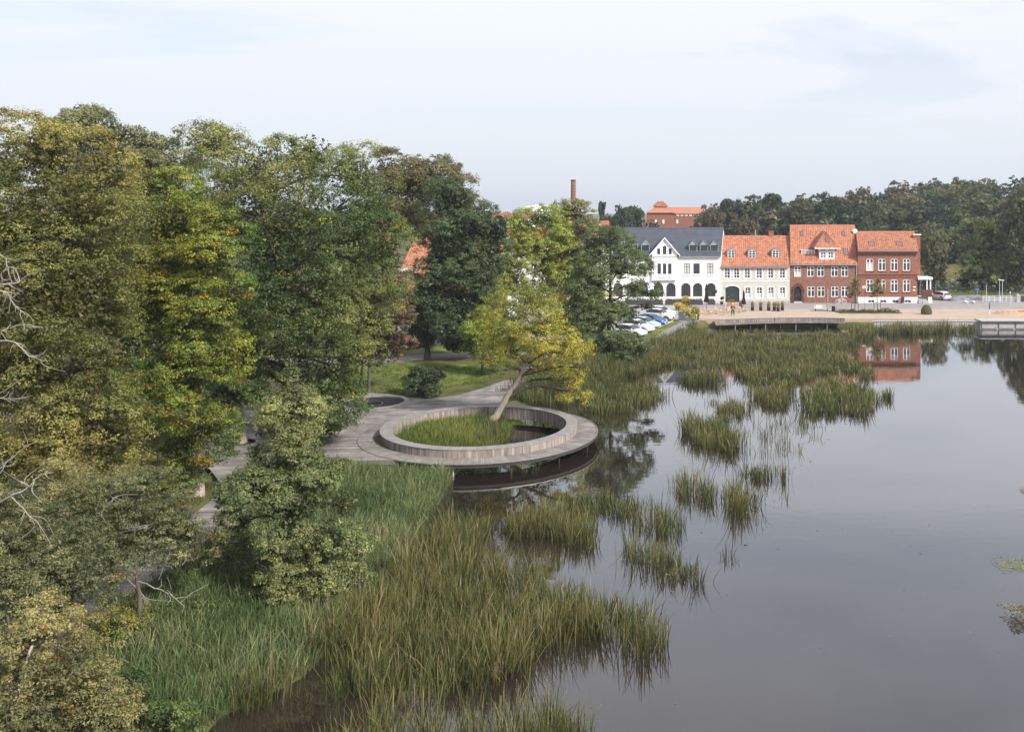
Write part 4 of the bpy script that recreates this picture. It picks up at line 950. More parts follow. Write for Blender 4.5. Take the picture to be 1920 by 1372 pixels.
clumps = [('bushy green reed clump at the tip of the near reed mass', [[(1100, 1178), (1130, 1212), (1195, 1235), (1238, 1215), (1228, 1175), (1170, 1155), (1110, 1152)]], 161, 1.43, 0.035, 0.4),
          ('long reed clump in open water just below the round bench', [[(932, 985), (952, 1008), (1020, 1008), (1060, 1024), (1100, 1036), (1116, 1005), (1080, 982), (1000, 968)]], 161, 1.31, 0.035, 0.45),
          ('low reed clump right behind the long one, beside tree reflections', [[(1058, 950), (1120, 966), (1190, 976), (1200, 952), (1130, 936), (1070, 930)]], 123, 1.23, 0.037, 0.3),
          ('green reed clump left of the tufted one in mid water', [[(1188, 982), (1230, 1008), (1278, 1000), (1284, 972), (1220, 962)]], 95, 1.23, 0.035, 0.25),
          ('loose reed clump above the bushy one, ragged right end', [[(1160, 1010), (1195, 1065), (1230, 1095), (1300, 1102), (1325, 1088), (1280, 1050), (1220, 1030)]], 75, 1.23, 0.035, 0.3),
          ('tufted dark reed clump in mid water with brown tips', [[(1243, 915), (1300, 932), (1340, 955), (1390, 972), (1430, 968), (1425, 945), (1340, 925), (1280, 902)]], 123, 1.43, 0.037, 0.4),
          ('small bright reed clump right behind the tufted one', [[(1390, 890), (1420, 905), (1460, 905), (1466, 886), (1400, 880)]], 103, 1.27, 0.037, 0.2),
          ('tall olive reed clump in the middle of the pale water', [[(1268, 812), (1300, 836), (1360, 852), (1382, 832), (1340, 800), (1290, 788)]], 79, 1.56, 0.043, 0.5),
          ('broad reed clump under the alder by the ring', [[(1098, 770), (1140, 782), (1210, 766), (1252, 742), (1240, 728), (1150, 742), (1098, 750)]], 65, 1.22, 0.046, 0.3),
          ('round reed clump alone before the far reed mass', [[(1273, 714), (1300, 729), (1350, 729), (1362, 710), (1300, 704)]], 65, 1.22, 0.051, 0.15),
          ('reed clump with yellow base near the far mass', [[(1400, 730), (1415, 762), (1480, 768), (1495, 740), (1440, 722)]], 56, 1.22, 0.051, 0.35),
          ('wide reed clump reaching farthest right with a low tip', [[(1495, 742), (1505, 776), (1560, 782), (1632, 776), (1654, 744), (1600, 730), (1540, 722)], [(1640, 742), (1668, 745), (1668, 748), (1640, 750)]], 58, 1.29, 0.051, 0.25),
          ('thin yellowish reed clump behind the tall olive one', [[(1332, 755), (1345, 792), (1402, 795), (1404, 762)]], 37, 1.02, 0.046, 0.6),
          ('scattered thin reeds in shallow pale water', [[(1360, 800), (1420, 870), (1500, 850), (1540, 800), (1500, 775), (1420, 790)]], 8, 0.88, 0.036, 0.4),
          ('tiny sparse reed clump nearest the open water', [[(1340, 1040), (1350, 1075), (1385, 1075), (1392, 1020), (1365, 1015)]], 26, 0.82, 0.030, 0.5),
          ('sparse reeds fringing the tufted clump', [[(1330, 960), (1420, 985), (1480, 930), (1470, 900), (1430, 960)]], 8, 0.75, 0.030, 0.4),
          ('small reed tuft below the front edge of the round deck', [[(935, 880), (985, 890), (1020, 876), (1000, 868)]], 56, 0.48, 0.030, 0.3)]
for k, (lb, pp, dn, h, w_, dry) in enumerate(clumps):
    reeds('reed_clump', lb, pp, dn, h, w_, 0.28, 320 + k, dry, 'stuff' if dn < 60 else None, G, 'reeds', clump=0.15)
reeds('reed_bed', 'large far reed mass reaching to the quay', [[(1185, 690), (1260, 690), (1345, 692), (1400, 716), (1480, 732), (1560, 702), (1632, 712), (1640, 698), (1565, 665), (1610, 642), (1640, 634), (1600, 626), (1480, 630), (1380, 630), (1325, 626), (1290, 632), (1230, 658)]], 85, 1.0, 0.05, 0.34, 303, 0.3, 'stuff', clump=1.5)
reeds('reed_bed', 'strip of reeds under the quay wall at right', [[(1590, 632), (1680, 630), (1770, 626), (1838, 622), (1838, 618.5), (1590, 618.5)]], 60, 1.4, 0.06, 0.24, 305, 0.4, 'stuff', clump=0.3)
reeds('reed_bed', 'reeds along the bank behind the round bench', [[(935, 752), (1000, 764), (1060, 764), (1090, 748), (1110, 705), (1170, 692), (1200, 682), (1180, 668), (1100, 692), (1000, 727)], [(1060, 742), (1110, 738), (1170, 716), (1232, 696), (1292, 664), (1325, 632), (1300, 622), (1262, 642), (1200, 668), (1130, 690), (1080, 705)]], 90, 1.2, 0.042, 0.28, 304, 0.2, 'stuff', clump=0.2)
def grass(name, label, poly, dens, h, w, seed, pal, lean=0.45, avoid=None, tip=1.5):
    rg = np.random.default_rng(seed); per = 14; cen = scatter(poly, dens / per, rg); kc = len(cen); ii = np.repeat(np.arange(kc), per)
    g = rg.normal(0, 1, (len(ii), 2)); pts = cen[ii] + g * 0.17 * rg.uniform(0.5, 1.5, kc)[ii][:, None]
    z = land_z(pts[:, 0], pts[:, 1]); k = z > 0.0
    if avoid is not None: k &= avoid(pts)
    pts = pts[k]; z = z[k]; ii = ii[k]; g = g[k]; n = len(pts); pal = np.array(pal)
    tone = (np.sin(pts[:, 0] * 0.8 + seed) + np.sin(pts[:, 1] * 0.6) + np.sin(pts[:, 0] * 0.5 + pts[:, 1] * 0.9)) / 3
    ci = np.clip((0.42 + 0.42 * tone + rg.normal(0, 0.24, kc)[ii] + rg.normal(0, 0.12, n)) * (len(pal) - 1), 0, len(pal) - 1.001); i0 = ci.astype(int); fr = (ci - i0)[:, None]
    cb = (pal[i0] * (1 - fr) + pal[i0 + 1] * fr) * (rg.normal(1, 0.16, n) * rg.normal(1, 0.18, kc)[ii])[:, None]
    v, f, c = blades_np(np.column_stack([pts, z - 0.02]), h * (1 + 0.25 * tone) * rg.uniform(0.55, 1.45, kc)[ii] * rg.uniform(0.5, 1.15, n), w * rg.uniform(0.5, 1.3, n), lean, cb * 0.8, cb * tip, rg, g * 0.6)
    return tag(link(name, np_mesh(name, v, f, MAT['blade'], c)), label, 'grass', kind='stuff')
BK = [(0.045, 0.075, 0.025), (0.08, 0.115, 0.04), (0.12, 0.15, 0.06), (0.22, 0.20, 0.11)]
off_deck = lambda p: ~inside(p, plaza_loop) & ~inside(p, bwl) & (np.hypot(p[:, 0] - RC[0], p[:, 1] - RC[1]) > R_DECK)
bank = [P(*q, 0.45)[:2] for q in [(470, 925), (600, 885), (850, 884), (845, 930), (852, 985), (800, 1030), (750, 1090), (690, 1155), (600, 1230), (560, 1275), (420, 1340), (300, 1400), (120, 1400), (130, 1200), (300, 1100), (420, 985)]]
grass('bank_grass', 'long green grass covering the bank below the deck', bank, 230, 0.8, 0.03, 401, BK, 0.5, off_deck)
grass('ring_grass', 'bright grass inside the round bench', [tuple(RC + np.array(q)) for q in [(-5.95, 0), (-5.2, 2.9), (-3, 5.15), (0, 5.8), (2.2, 4.6), (2.2, 0), (2.0, -4.5), (0, -5.9), (-3, -5.15), (-5.2, -2.9)]], 300, 0.5, 0.026, 402, [(0.065, 0.10, 0.02), (0.105, 0.14, 0.028), (0.17, 0.175, 0.045)], 0.5, lambda p: np.hypot(p[:, 0] - RC[0], p[:, 1] - RC[1]) < R_IN - 0.06)
reeds('reed_clump', 'tall bright grass tuft at the water edge inside the round bench', [[(930, 838), (955, 815), (955, 790), (905, 790), (895, 838)]], 170, 1.0, 0.028, 0.26, 403, 0.05, None, G, 'reeds', 0.2, 0.1)
grass('shore_grass', 'green grass along the shore behind the round bench', [P(*q, 0.5)[:2] for q in [(940, 745), (1000, 750), (1070, 745), (1100, 705), (1060, 690), (1000, 705), (960, 725)]], 120, 0.6, 0.04, 404, BK[:3], 0.45, off_deck)
grass('lawn_grass', 'short grass tufts on the shaded lawn', [(-31, 78.5), (-22, 79), (-14.5, 85), (-13.5, 93.5), (-31, 93.5)], 60, 0.16, 0.05, 405, [(0.05, 0.075, 0.018), (0.085, 0.115, 0.024), (0.13, 0.13, 0.03)], 0.6, off_deck)
grass('park_undergrowth', 'rough grass below the tall trees on the left', [(-40, 40), (-24.2, 40), (-24.4, 52), (-33, 60), (-42, 60)], 26, 0.25, 0.05, 406, [(0.06, 0.07, 0.02), (0.10, 0.09, 0.03), (0.14, 0.10, 0.04)], 0.6, off_deck)
# fallen leaves
def litter(name, label, poly, dens, seed, z=None):
    rg = np.random.default_rng(seed); pts = scatter(poly, dens, rg); n = len(pts); zz = (land_z(pts[:, 0], pts[:, 1]) + 0.04) if z is None else np.full(n, z)
    nr = np.array([0, 0, 1]) + rg.normal(0, 0.3, (n, 3)); nr /= np.linalg.norm(nr, axis=1)[:, None]
    pal = np.array([(0.16, 0.085, 0.035), (0.24, 0.13, 0.05), (0.10, 0.06, 0.03), (0.30, 0.20, 0.05)])
    p, f, c = leaves_np(np.column_stack([pts, zz]), nr, 0.13, rg, pal[rg.integers(0, 4, n)] * rg.uniform(0.7, 1.2, n)[:, None])
    return tag(link(name, np_mesh(name, p, f, MAT['leaf'], c)), label, 'leaves', kind='stuff')
litter('fallen_leaves', 'brown fallen leaves around the pale tree feet beside the boardwalk', [(-34, 46), (-24.2, 46), (-24.6, 52), (-28, 56.5), (-36, 56)], 32, 411)
litter('fallen_leaves', 'brown fallen leaves under the copper tree by the basin', [(-30, 77), (-24, 79.2), (-21, 79), (-20, 83), (-32, 86)], 16, 412)
litter('fallen_leaves', 'brown leaves blown against the left foot of the bench', [tuple(RC + np.array((r * math.cos(a), r * math.sin(a)))) for r, a in [(6.82, 2.6), (6.82, 3.0), (6.82, 3.4), (6.82, 3.8), (7.1, 3.8), (7.15, 3.4), (7.15, 3.0), (7.1, 2.6)]], 150, 413, Z_DECK + 0.01)
# floating weed at the right edge
def weed(label, pts, seed, pal):
    rg = np.random.default_rng(seed); poly = [P(*q)[:2] for q in pts]; p = scatter(poly, 420, rg); n = len(p)
    nr = np.array([0, 0, 1]) + rg.normal(0, 0.12, (n, 3)); nr /= np.linalg.norm(nr, axis=1)[:, None]; pal = np.array(pal)
    v, f, c = leaves_np(np.column_stack([p, 0.008 + 0.03 * rg.random(n) ** 3]), nr, 0.085, rg, pal[rg.integers(0, len(pal), n)] * rg.uniform(0.7, 1.2, n)[:, None])
    tag(link('floating_weed', np_mesh('floating_weed', v, f, MAT['leaf'], c)), label, 'water weed', 'weed mats at the right edge', 'stuff')
weed('pale yellow green weed mat floating at the right edge', [(1863, 1060), (1890, 1050), (1930, 1042), (1960, 1050), (1960, 1075), (1900, 1070)], 421, [(0.30, 0.32, 0.14), (0.36, 0.36, 0.17), (0.22, 0.24, 0.10)])
weed('grey green weed mat with brown streaks floating at right', [(1868, 1132), (1920, 1131), (1960, 1136), (1960, 1160), (1900, 1150)], 422, [(0.24, 0.24, 0.14), (0.16, 0.12, 0.07), (0.30, 0.30, 0.18)])
weed('dark brown clump of rotting weed below the grey green mat', [(1882, 1160), (1910, 1152), (1960, 1158), (1960, 1188), (1900, 1186)], 423, [(0.05, 0.035, 0.025), (0.09, 0.06, 0.04), (0.13, 0.10, 0.06)])
weed('small reddish leaf patch floating at the right edge', [(1914, 918), (1940, 914), (1940, 930), (1918, 926)], 424, [(0.25, 0.12, 0.06), (0.16, 0.09, 0.05)])

# leaves adrift on the lake and a few on the decking
def drift(name, label, poly, n, seed, z, size=0.09, cat='leaves'):
    rg = np.random.default_rng(seed); p = np.array([q[:2] for q in poly]); x0, y0 = p.min(0); x1, y1 = p.max(0)
    pts = np.stack([rg.uniform(x0, x1, n * 3), rg.uniform(y0, y1, n * 3)], -1); pts = pts[inside(pts, [tuple(q) for q in p])][:n]; n = len(pts)
    nr = np.array([0, 0, 1]) + rg.normal(0, 0.1, (n, 3)); nr /= np.linalg.norm(nr, axis=1)[:, None]; pl = np.array([(0.25, 0.15, 0.06), (0.30, 0.26, 0.12), (0.12, 0.10, 0.06)])
    v, f, c = leaves_np(np.column_stack([pts, np.full(n, z)]), nr, size, rg, pl[rg.integers(0, 3, n)]); tag(link(name, np_mesh(name, v, f, MAT['leaf'], c)), label, cat, kind='stuff')
drift('floating_leaves', 'single leaves adrift on the open lake', [P(*q)[:2] for q in [(1000, 1330), (1500, 1330), (1880, 1250), (1880, 900), (1500, 800), (1400, 900), (1300, 1120)]], 130, 431, 0.012, 0.07)
drift('floating_stalks', 'broken reed stalks floating beside the reed clumps', [P(*q)[:2] for q in [(1150, 1250), (1330, 1110), (1480, 960), (1560, 820), (1680, 740), (1600, 780), (1400, 900), (1300, 1000), (1200, 1130)]], 220, 432, 0.012, 0.16)
drift('deck_leaves', 'scattered brown leaves lying on the timber deck', [q for q in plaza_loop if q[0] > -33][:24], 260, 433, Z_DECK + 0.012, 0.11)

# low shrubs on the bank beside the boardwalk
lobs = [P(*q, 0.5)[:2] + (0.75,) + r_ for q, r_ in [((330, 1120), (0.9, 0.8, 0.7)), ((390, 1080), (1.0, 0.9, 0.8)), ((440, 1040), (0.9, 0.9, 0.7)), ((380, 1150), (0.8, 0.8, 0.5)), ((480, 1130), (0.9, 0.8, 0.5)), ((290, 1170), (0.7, 0.7, 0.6)), ((250, 1240), (0.7, 0.7, 0.6)), ((230, 1310), (0.8, 0.7, 0.6)), ((320, 1370), (0.8, 0.6, 0.6))]]
(p, q, c), _ = crown_np(lobs, 700, 30, 0.085, 0.26, [(0.03, 0.05, 0.016), (0.05, 0.075, 0.02), (0.09, 0.10, 0.03)], 441, wild=0.25)
tag(link('bank_shrubs', np_mesh('bank_shrubs', p, q, MAT['leaf'], c)), 'dark low undergrowth along the boardwalk on the bank', 'undergrowth', kind='stuff')
# ------------------------------------------------------------------ houses
def arc_pts(w, h, a, n=10):
    """top edge of an opening of width w, height h, arch rise a (points from left to right)"""
    if a <= 0: return [(-w / 2, h), (w / 2, h)]
    return [(-w / 2 * math.cos(math.pi * k / n), h - a + a * math.sin(math.pi * k / n)) for k in range(n + 1)]
def facade(m, x0, x1, z0, z1, ops, y=0.0, depth=0.16, c=None):
    """wall face in the plane y with real openings (xc, zbottom, w, h, rise) and their reveals"""
    xs_ = sorted({x0, x1} | {o[0] - o[2] / 2 for o in ops} | {o[0] + o[2] / 2 for o in ops})
    zs_ = sorted({z0, z1} | {o[1] for o in ops} | {o[1] + o[3] for o in ops})
    xs_ = [x for x in xs_ if x0 <= x <= x1]; zs_ = [z for z in zs_ if z0 <= z <= z1]
    for i in range(len(xs_) - 1):
        run = None
        for j in range(len(zs_) - 1):
            xc, zc = (xs_[i] + xs_[i + 1]) / 2, (zs_[j] + zs_[j + 1]) / 2
            hole = any(abs(xc - o[0]) < o[2] / 2 and o[1] < zc < o[1] + o[3] for o in ops)
            if not hole:
                m.poly([(xs_[i], y, zs_[j]), (xs_[i + 1], y, zs_[j]), (xs_[i + 1], y, zs_[j + 1]), (xs_[i], y, zs_[j + 1])], c)
    for xc, zb, w, h, a in ops:
        top = [(xc + p, zb + q) for p, q in arc_pts(w, h, a)]
        if a > 0:
            for k in range(len(top) - 1):
                (xa, za), (xb, zb_) = top[k], top[k + 1]
                m.poly([(xa, y, za), (xb, y, zb_), (xb, y, zb + h), (xa, y, zb + h)], c)
        loop = [(xc - w / 2, zb)] + top + [(xc + w / 2, zb)]
        for k in range(len(loop)):
            (xa, za), (xb, zb_) = loop[k], loop[(k + 1) % len(loop)]
            m.poly([(xa, y, za), (xa, y + depth, za), (xb, y + depth, zb_), (xb, y, zb_)], c)
WCACHE = {}
def window_meshes(w, h, a, cols, rows, t, bar, fm, gm, cas):
    key = (round(w, 2), round(h, 2), round(a, 2), cols, tuple(rows), t, bar, fm, gm, cas)
    if key in WCACHE: return WCACHE[key]
    m = MB(); y0, y1 = 0.05, 0.12
    top = arc_pts(w, h, a); inn = arc_pts(w - 2 * t, h - t, max(0, a - t * 0.5))
    m.box(-w / 2, w / 2, y0, y1, 0, t); hs = h - a
    m.box(-w / 2, -w / 2 + t, y0, y1, t, hs); m.box(w / 2 - t, w / 2, y0, y1, t, hs)
    if a > 0:
        for k in range(len(top) - 1):
            p, q, r_, s_ = top[k], top[k + 1], inn[k + 1], inn[k]
            m.add([(p[0], y0, p[1]), (q[0], y0, q[1]), (r_[0], y0, r_[1]), (s_[0], y0, s_[1]), (p[0], y1, p[1]), (q[0], y1, q[1]), (r_[0], y1, r_[1]), (s_[0], y1, s_[1])],
                  [(0, 1, 2, 3), (3, 2, 6, 7), (7, 6, 5, 4)])
    else:
        m.box(-w / 2 + t, w / 2 - t, y0, y1, h - t, h)
    hb = h - t * 0.6 if a <= 0 else h - 0.02
    for k in range(1, cols):
        x = -w / 2 + w * k / cols; bb = bar * 1.6 if (cas and k == cols // 2) else bar
        zt = hb if a <= 0 else hs + a * math.sqrt(max(0, 1 - (2 * x / w) ** 2)) - t * 0.6
        m.box(x - bb / 2, x + bb / 2, y0 + 0.004, y1 - 0.004, t, zt)
    for f_ in rows:
        z = h * f_; hw = w / 2 - t if z < hs else max(0.05, w / 2 * math.sqrt(max(0, 1 - ((z - hs) / max(a, 0.01)) ** 2)) - t)
        m.box(-hw, hw, y0 + 0.008, y1 - 0.008, z - bar / 2, z + bar / 2)
    fr = m.mesh('window', MAT[fm])
    g = MB(); loop = [(-w / 2 + 0.02, 0.02)] + [(p * 0.97, q - 0.01) for p, q in top] + [(w / 2 - 0.02, 0.02)]
    g.poly([(p, 0.095, q) for p, q in loop]); gl_ = g.mesh('pane', MAT[gm])
    WCACHE[key] = (fr, gl_); return WCACHE[key]
def window(parent, xc, zb, w, h, a=0.0, cols=2, rows=(0.66,), t=0.07, bar=0.055, fm='paint_white', gm='glass', y=0.0, cas=True, name='window', curtain=False):
    fr, g = window_meshes(w, h, a, cols, rows, t, bar, fm, gm, cas)
    o = link(name, fr, parent, (xc, y, zb)); link('pane', g, o)
    if curtain:
        m = MB(); n = 10
        m.add([(-w / 2 + 0.08 + (w - 0.16) * k / n, 0.088 + 0.004 * (k % 2), z) for z in (0.1, h * curtain) for k in range(n + 1)], [(k, k + 1, n + 2 + k, n + 1 + k) for k in range(n)])
        m.build('curtain', MAT['curtain'], o)
    return o
def tiled(p00, p10, p11, p01, tw=0.31, th=0.36, amp=0.085, seed=1, var=0.12, seg=4):
    """pantiled slope between eave p00-p10 and ridge p01-p11: rolls across, steps up the slope"""
    p00, p10, p11, p01 = (np.array(p, float) for p in (p00, p10, p11, p01)); rg = np.random.default_rng(seed)
    wl_ = np.linalg.norm(p10 - p00); hl = np.linalg.norm(p01 - p00); nc = max(2, int(wl_ / tw)); nr = max(2, int(hl / th))
    nrm = np.cross(p10 - p00, p01 - p00); nrm /= np.linalg.norm(nrm)
    u = np.linspace(0, 1, nc * seg + 1); roll = amp * np.abs(np.sin(np.arange(nc * seg + 1) * math.pi / seg))
    V, Fc, Cc, off_ = [], [], [], 0
    tone = np.clip(rg.normal(1, var, (nr, nc)), 0.6, 1.4)
    for r_ in range(nr):
        for k, (v_, lift) in enumerate(((r_ / nr, 0.035), ((r_ + 1) / nr, 0.0))):
            a = p00 + (p01 - p00) * v_; b = p10 + (p11 - p10) * v_
            pts = a + (b - a) * u[:, None] + nrm * (roll + lift)[:, None]
            V.append(pts); Cc.append(np.repeat(tone[r_, np.minimum(np.arange(nc * seg + 1) // seg, nc - 1)][:, None], 3, 1))
        n = nc * seg + 1; q = np.arange(n - 1)
        Fc.append(np.stack([off_ + q, off_ + q + 1, off_ + n + q + 1, off_ + n + q], -1)); off_ += 2 * n
    return np.vstack(V), np.vstack(Fc), np.vstack(Cc)
class House:
    def __init__(s, name, label, Y, x_px, base_py, skew=0.14):
        s.Y = Y; s.k = F / Y; x = (x_px - PX) / s.k
        s.x0 = x; s.zb = Z_STREET - 0.05; s.skew = skew
        s.e = empty(name, (x, Y, s.zb)); tag(s.e, label, 'house')
    def X(s, px): return (px - PX) / s.k - s.x0
    def Z(s, py): return CH - (py - HY) / s.k - s.zb
    def zat(s, py, dy): return CH - (py - HY) / F * (s.Y + dy) - s.zb
    def op(s, pxc, pyt, pyb, wpx, a=0.0):
        return (s.X(pxc), s.Z(pyb), wpx / s.k, s.Z(pyt) - s.Z(pyb), a)
    def shell(s, x0, x1, z1, dep, ridge, ops, mat, extra=None):
        """front with openings, skewed side walls with gables, back"""
        m = MB(); facade(m, x0, x1, 0, z1, ops); sk = s.skew * dep; zr = ridge[1]; yr = ridge[0]; sr = s.skew * yr
        for x, sg in ((x0, 1), (x1, -1)):
            pts = [(x, 0, 0), (x + sk, dep, 0), (x + sk, dep, z1), (x + sr, yr, zr), (x, 0, z1)]
            m.poly(pts if sg < 0 else pts[::-1])
        m.poly([(x1 + sk, dep, 0), (x0 + sk, dep, 0), (x0 + sk, dep, z1), (x1 + sk, dep, z1)])
        return m.build('wall', MAT[mat], s.e)
    def roof(s, x0, x1, z1, dep, ridge, mat, tile=True, over=0.35, seed=1, **kw):
        yr, zr = ridge; sl_ = (zr - z1) / yr; sr = s.skew * yr; sk = s.skew * dep; so_ = s.skew * over
        ze = z1 - sl_ * over + 0.06
        e0, e1, r1, r0 = (x0 - so_, -over, ze), (x1 - so_, -over, ze), (x1 + sr, yr, zr + 0.06), (x0 + sr, yr, zr + 0.06)
        b0, b1 = (x0 + sk + so_, dep + over, z1 - over * (zr - z1) / (dep - yr) + 0.06), (x1 + sk + so_, dep + over, z1 - over * (zr - z1) / (dep - yr) + 0.06)
        v, f, c = tiled(e0, e1, r1, r0, seed=seed, **kw)
        n = len(v); v = np.vstack([v, [r0, r1, b1, b0]]); f = np.vstack([f, [[n, n + 1, n + 2, n + 3]]]); c = np.vstack([c, np.ones((4, 3))])
        # underside and verge give the roof its thickness
        n = len(v); lo = [tuple(np.array(p) - np.array([0, 0, 0.16])) for p in (e0, e1, r1, r0)]
        v = np.vstack([v, lo, [e0, e1, r1, r0]]); f = np.vstack([f, [[n, n + 3, n + 2, n + 1], [n, n + 1, n + 5, n + 4], [n + 1, n + 2, n + 6, n + 5], [n + 3, n, n + 4, n + 7]]]); c = np.vstack([c, np.ones((8, 3)) * 0.8])
        o = link('roof', np_mesh('roof', v, f, MAT[mat], c), s.e)
        m = MB(); m.tube([r0, r1], [0.13, 0.13], 8); m.build('ridge', MAT[mat], o)
        m = MB(); m.box(x0 - so_, x1 - so_, -over - 0.12, -over + 0.01, ze - 0.14, ze - 0.02); m.build('gutter', MAT['zinc'], o)
        return o
    def on_roof(s, px, py, z1, ridge):
        """local point of the roof slope seen at (px, py)"""
        yr, zr = ridge; lo, hi = 0.0, yr
        for _ in range(40):
            mid = (lo + hi) / 2
            if s.zat(py, mid) > z1 + (zr - z1) * mid / yr: lo = mid
            else: hi = mid
        return ((px - PX) / F * (s.Y + lo) - s.x0, lo, z1 + (zr - z1) * lo / yr)
    def skylight(s, roof, px, py, wpx, h, z1, ridge):
        x, y, z = s.on_roof(px, py, z1, ridge); ang = math.atan2(ridge[1] - z1, ridge[0]); w = wpx / s.k
        m = MB(); t = 0.07
        m.box(-w / 2, w / 2, -h / 2, -h / 2 + t, 0.02, 0.16); m.box(-w / 2, w / 2, h / 2 - t, h / 2, 0.02, 0.16); m.box(-w / 2, -w / 2 + t, -h / 2 + t, h / 2 - t, 0.02, 0.16); m.box(w / 2 - t, w / 2, -h / 2 + t, h / 2 - t, 0.02, 0.16)
        m.build('skylight', MAT['anthracite'], roof, loc=(x, y, z), rot=(ang, 0, 0))
        g = MB(); g.box(-w / 2 + t, w / 2 - t, -h / 2 + t, h / 2 - t, 0.05, 0.13); g.build('skylight_pane', MAT['glass_sky'], roof, loc=(x, y, z), rot=(ang, 0, 0))
    def chimney(s, roof, px, pyt, pyb, wpx, dy, mat):
        x = (px - PX) / F * (s.Y + dy) - s.x0; w = wpx / F * (s.Y + dy); zt = s.zat(pyt, dy); zb = s.zat(pyb, dy) - 0.8
        m = MB(); m.box(x - w / 2, x + w / 2, dy - w / 2, dy + w / 2, zb, zt - 0.15); m.box(x - w / 2 - 0.07, x + w / 2 + 0.07, dy - w / 2 - 0.07, dy + w / 2 + 0.07, zt - 0.15, zt); m.build('chimney', MAT[mat], roof)

# -- white hotel
H = House('white_hotel', 'white rendered hotel with slate roof, dormers and central gable', 153.8, 1140, 568)
x0, x1 = H.X(1140) + 0.01, H.X(1352) - 0.01; z1 = H.Z(479); rd = (6.2, H.zat(428.5, 6.2)); dep = 12.4
arches = [1159, 1184, 1206, 1234.7, 1258, 1286, 1308, 1333]
ops = [H.op(c, 530.7, 556, 17.5, 17.5 / H.k / 2) for c in arches]
upper = [1160, 1185, 1204, 1288, 1306, 1331.6]
ops += [H.op(c, 494, 513.5, 11.8) for c in upper]
bay = [H.op(c, 494, 513.5, 6.4) for c in (1236, 1246, 1255.7)]
wall = H.shell(x0, x1, z1, dep, rd, ops, 'plaster_white')
for o_ in ops[:8]: window(H.e, *o_, cols=4, rows=(0.35, 0.62), t=0.07, bar=0.045, fm='anthracite', cas=False)
for k, o_ in enumerate(ops[8:]): window(H.e, *o_, cols=2, rows=(0.68,), t=0.07, bar=0.05, fm='anthracite', curtain=0.95 if k in (3, 5) else False)
for c in upper:
    m = MB(); w_ = 15.5 / H.k; m.box(H.X(c) - w_ / 2, H.X(c) + w_ / 2, -0.10, 0.0, H.Z(516), H.Z(514)); m.build('sill', MAT['trim_white'], H.e)
# projecting centre bay and its gable
bx0, bx1 = H.X(1222.5), H.X(1269.5); apex = (H.X(1246), H.Z(446)); gz1 = H.Z(477)
m = MB(); by = -0.35
facade(m, bx0, bx1, H.Z(524), gz1, bay, y=by)
gops = [H.op(1235, 466, 477, 5.6), H.op(1246, 460.5, 477, 6.6, 3 / H.k), H.op(1256.4, 466, 477, 5.6)]
gl_, gr_ = H.X(1220), H.X(1272)
za = apex[1]
# gable wall: cells under the slopes around the three small openings
facade(m, H.X(1231.5), H.X(1260.5), gz1, H.Z(460.4), [(o_[0], gz1 + 0.02, o_[2], o_[1] + o_[3] - gz1 - 0.02, o_[4]) for o_ in gops], y=by)
for sgn, xa in ((-1, H.X(1231.5)), (1, H.X(1260.5))):
    xe = gl_ if sgn < 0 else gr_
    zedge = gz1 + (za - gz1) * (abs(xe - xa) / abs(xe - apex[0]))
    pts = [(xe, by, gz1), (xa, by, gz1), (xa, by, min(zedge, H.Z(460.4)))]
    m.poly(pts if sgn < 0 else pts[::-1])
xa, xb = H.X(1231.5), H.X(1260.5); zt_ = H.Z(460.4)
m.poly([(xa, by, zt_), (xb, by, zt_), (apex[0], by, za)])
m.poly([(bx0, 0, H.Z(524)), (bx0, by, H.Z(524)), (bx0, by, gz1), (bx0, 0, gz1)]); m.poly([(bx1, by, H.Z(524)), (bx1, 0, H.Z(524)), (bx1, 0, gz1), (bx1, by, gz1)])
m.poly([(bx0, 0, H.Z(524)), (bx1, 0, H.Z(524)), (bx1, by, H.Z(524)), (bx0, by, H.Z(524))])
m.build('gable_bay', MAT['plaster_white'], H.e)
for o_ in bay: window(H.e, *o_, cols=1, rows=(), t=0.05, fm='anthracite', y=by)
for o_ in gops: window(H.e, o_[0], gz1 + 0.02, o_[2], o_[1] + o_[3] - gz1 - 0.02, o_[4], cols=1, rows=(), t=0.05, fm='anthracite', y=by)
m = MB(); m.box(bx0 - 0.08, bx1 + 0.08, by - 0.10, by + 0.0, H.Z(525.2), H.Z(524)); m.box(bx0 - 0.05, bx1 + 0.05, by - 0.08, by, H.Z(490.5), H.Z(489.5)); m.build('moulding', MAT['trim_white'], H.e)
rgl = random.Random(4); m = MB(); xx = H.X(1232.5); g = 0
while xx < H.X(1259.2):       # lettering on the bay, too far away to spell: two words of small grey letters
    w_ = rgl.uniform(0.09, 0.17); hh = rgl.choice([0.2, 0.2, 0.3])
    if not (H.X(1248.6) < xx < H.X(1250.2)):
        m.box(xx, xx + 0.035, by - 0.02, by + 0.01, H.Z(521.4), H.Z(521.4) + hh); m.box(xx + 0.035, xx + w_, by - 0.02, by + 0.01, H.Z(521.4) + rgl.choice([0, 0.14]), H.Z(521.4) + rgl.choice([0.04, 0.17, 0.2]) + 0.02)
    xx += w_ + 0.045
m.build('lettering', MAT['lettering'], H.e)
m = MB(); m.box(x0 - 0.03, bx0 - 0.25, -0.18, 0.0, H.Z(482), H.Z(479.6)); m.box(bx1 + 0.25, x1 + 0.0, -0.18, 0.0, H.Z(482), H.Z(479.6)); m.build('cornice', MAT['trim_white'], H.e)
rf = H.roof(x0, x1, z1, dep, rd, 'slate', tw=0.6, th=0.32, amp=0.008, var=0.06, seg=2, over=0.3, seed=3)
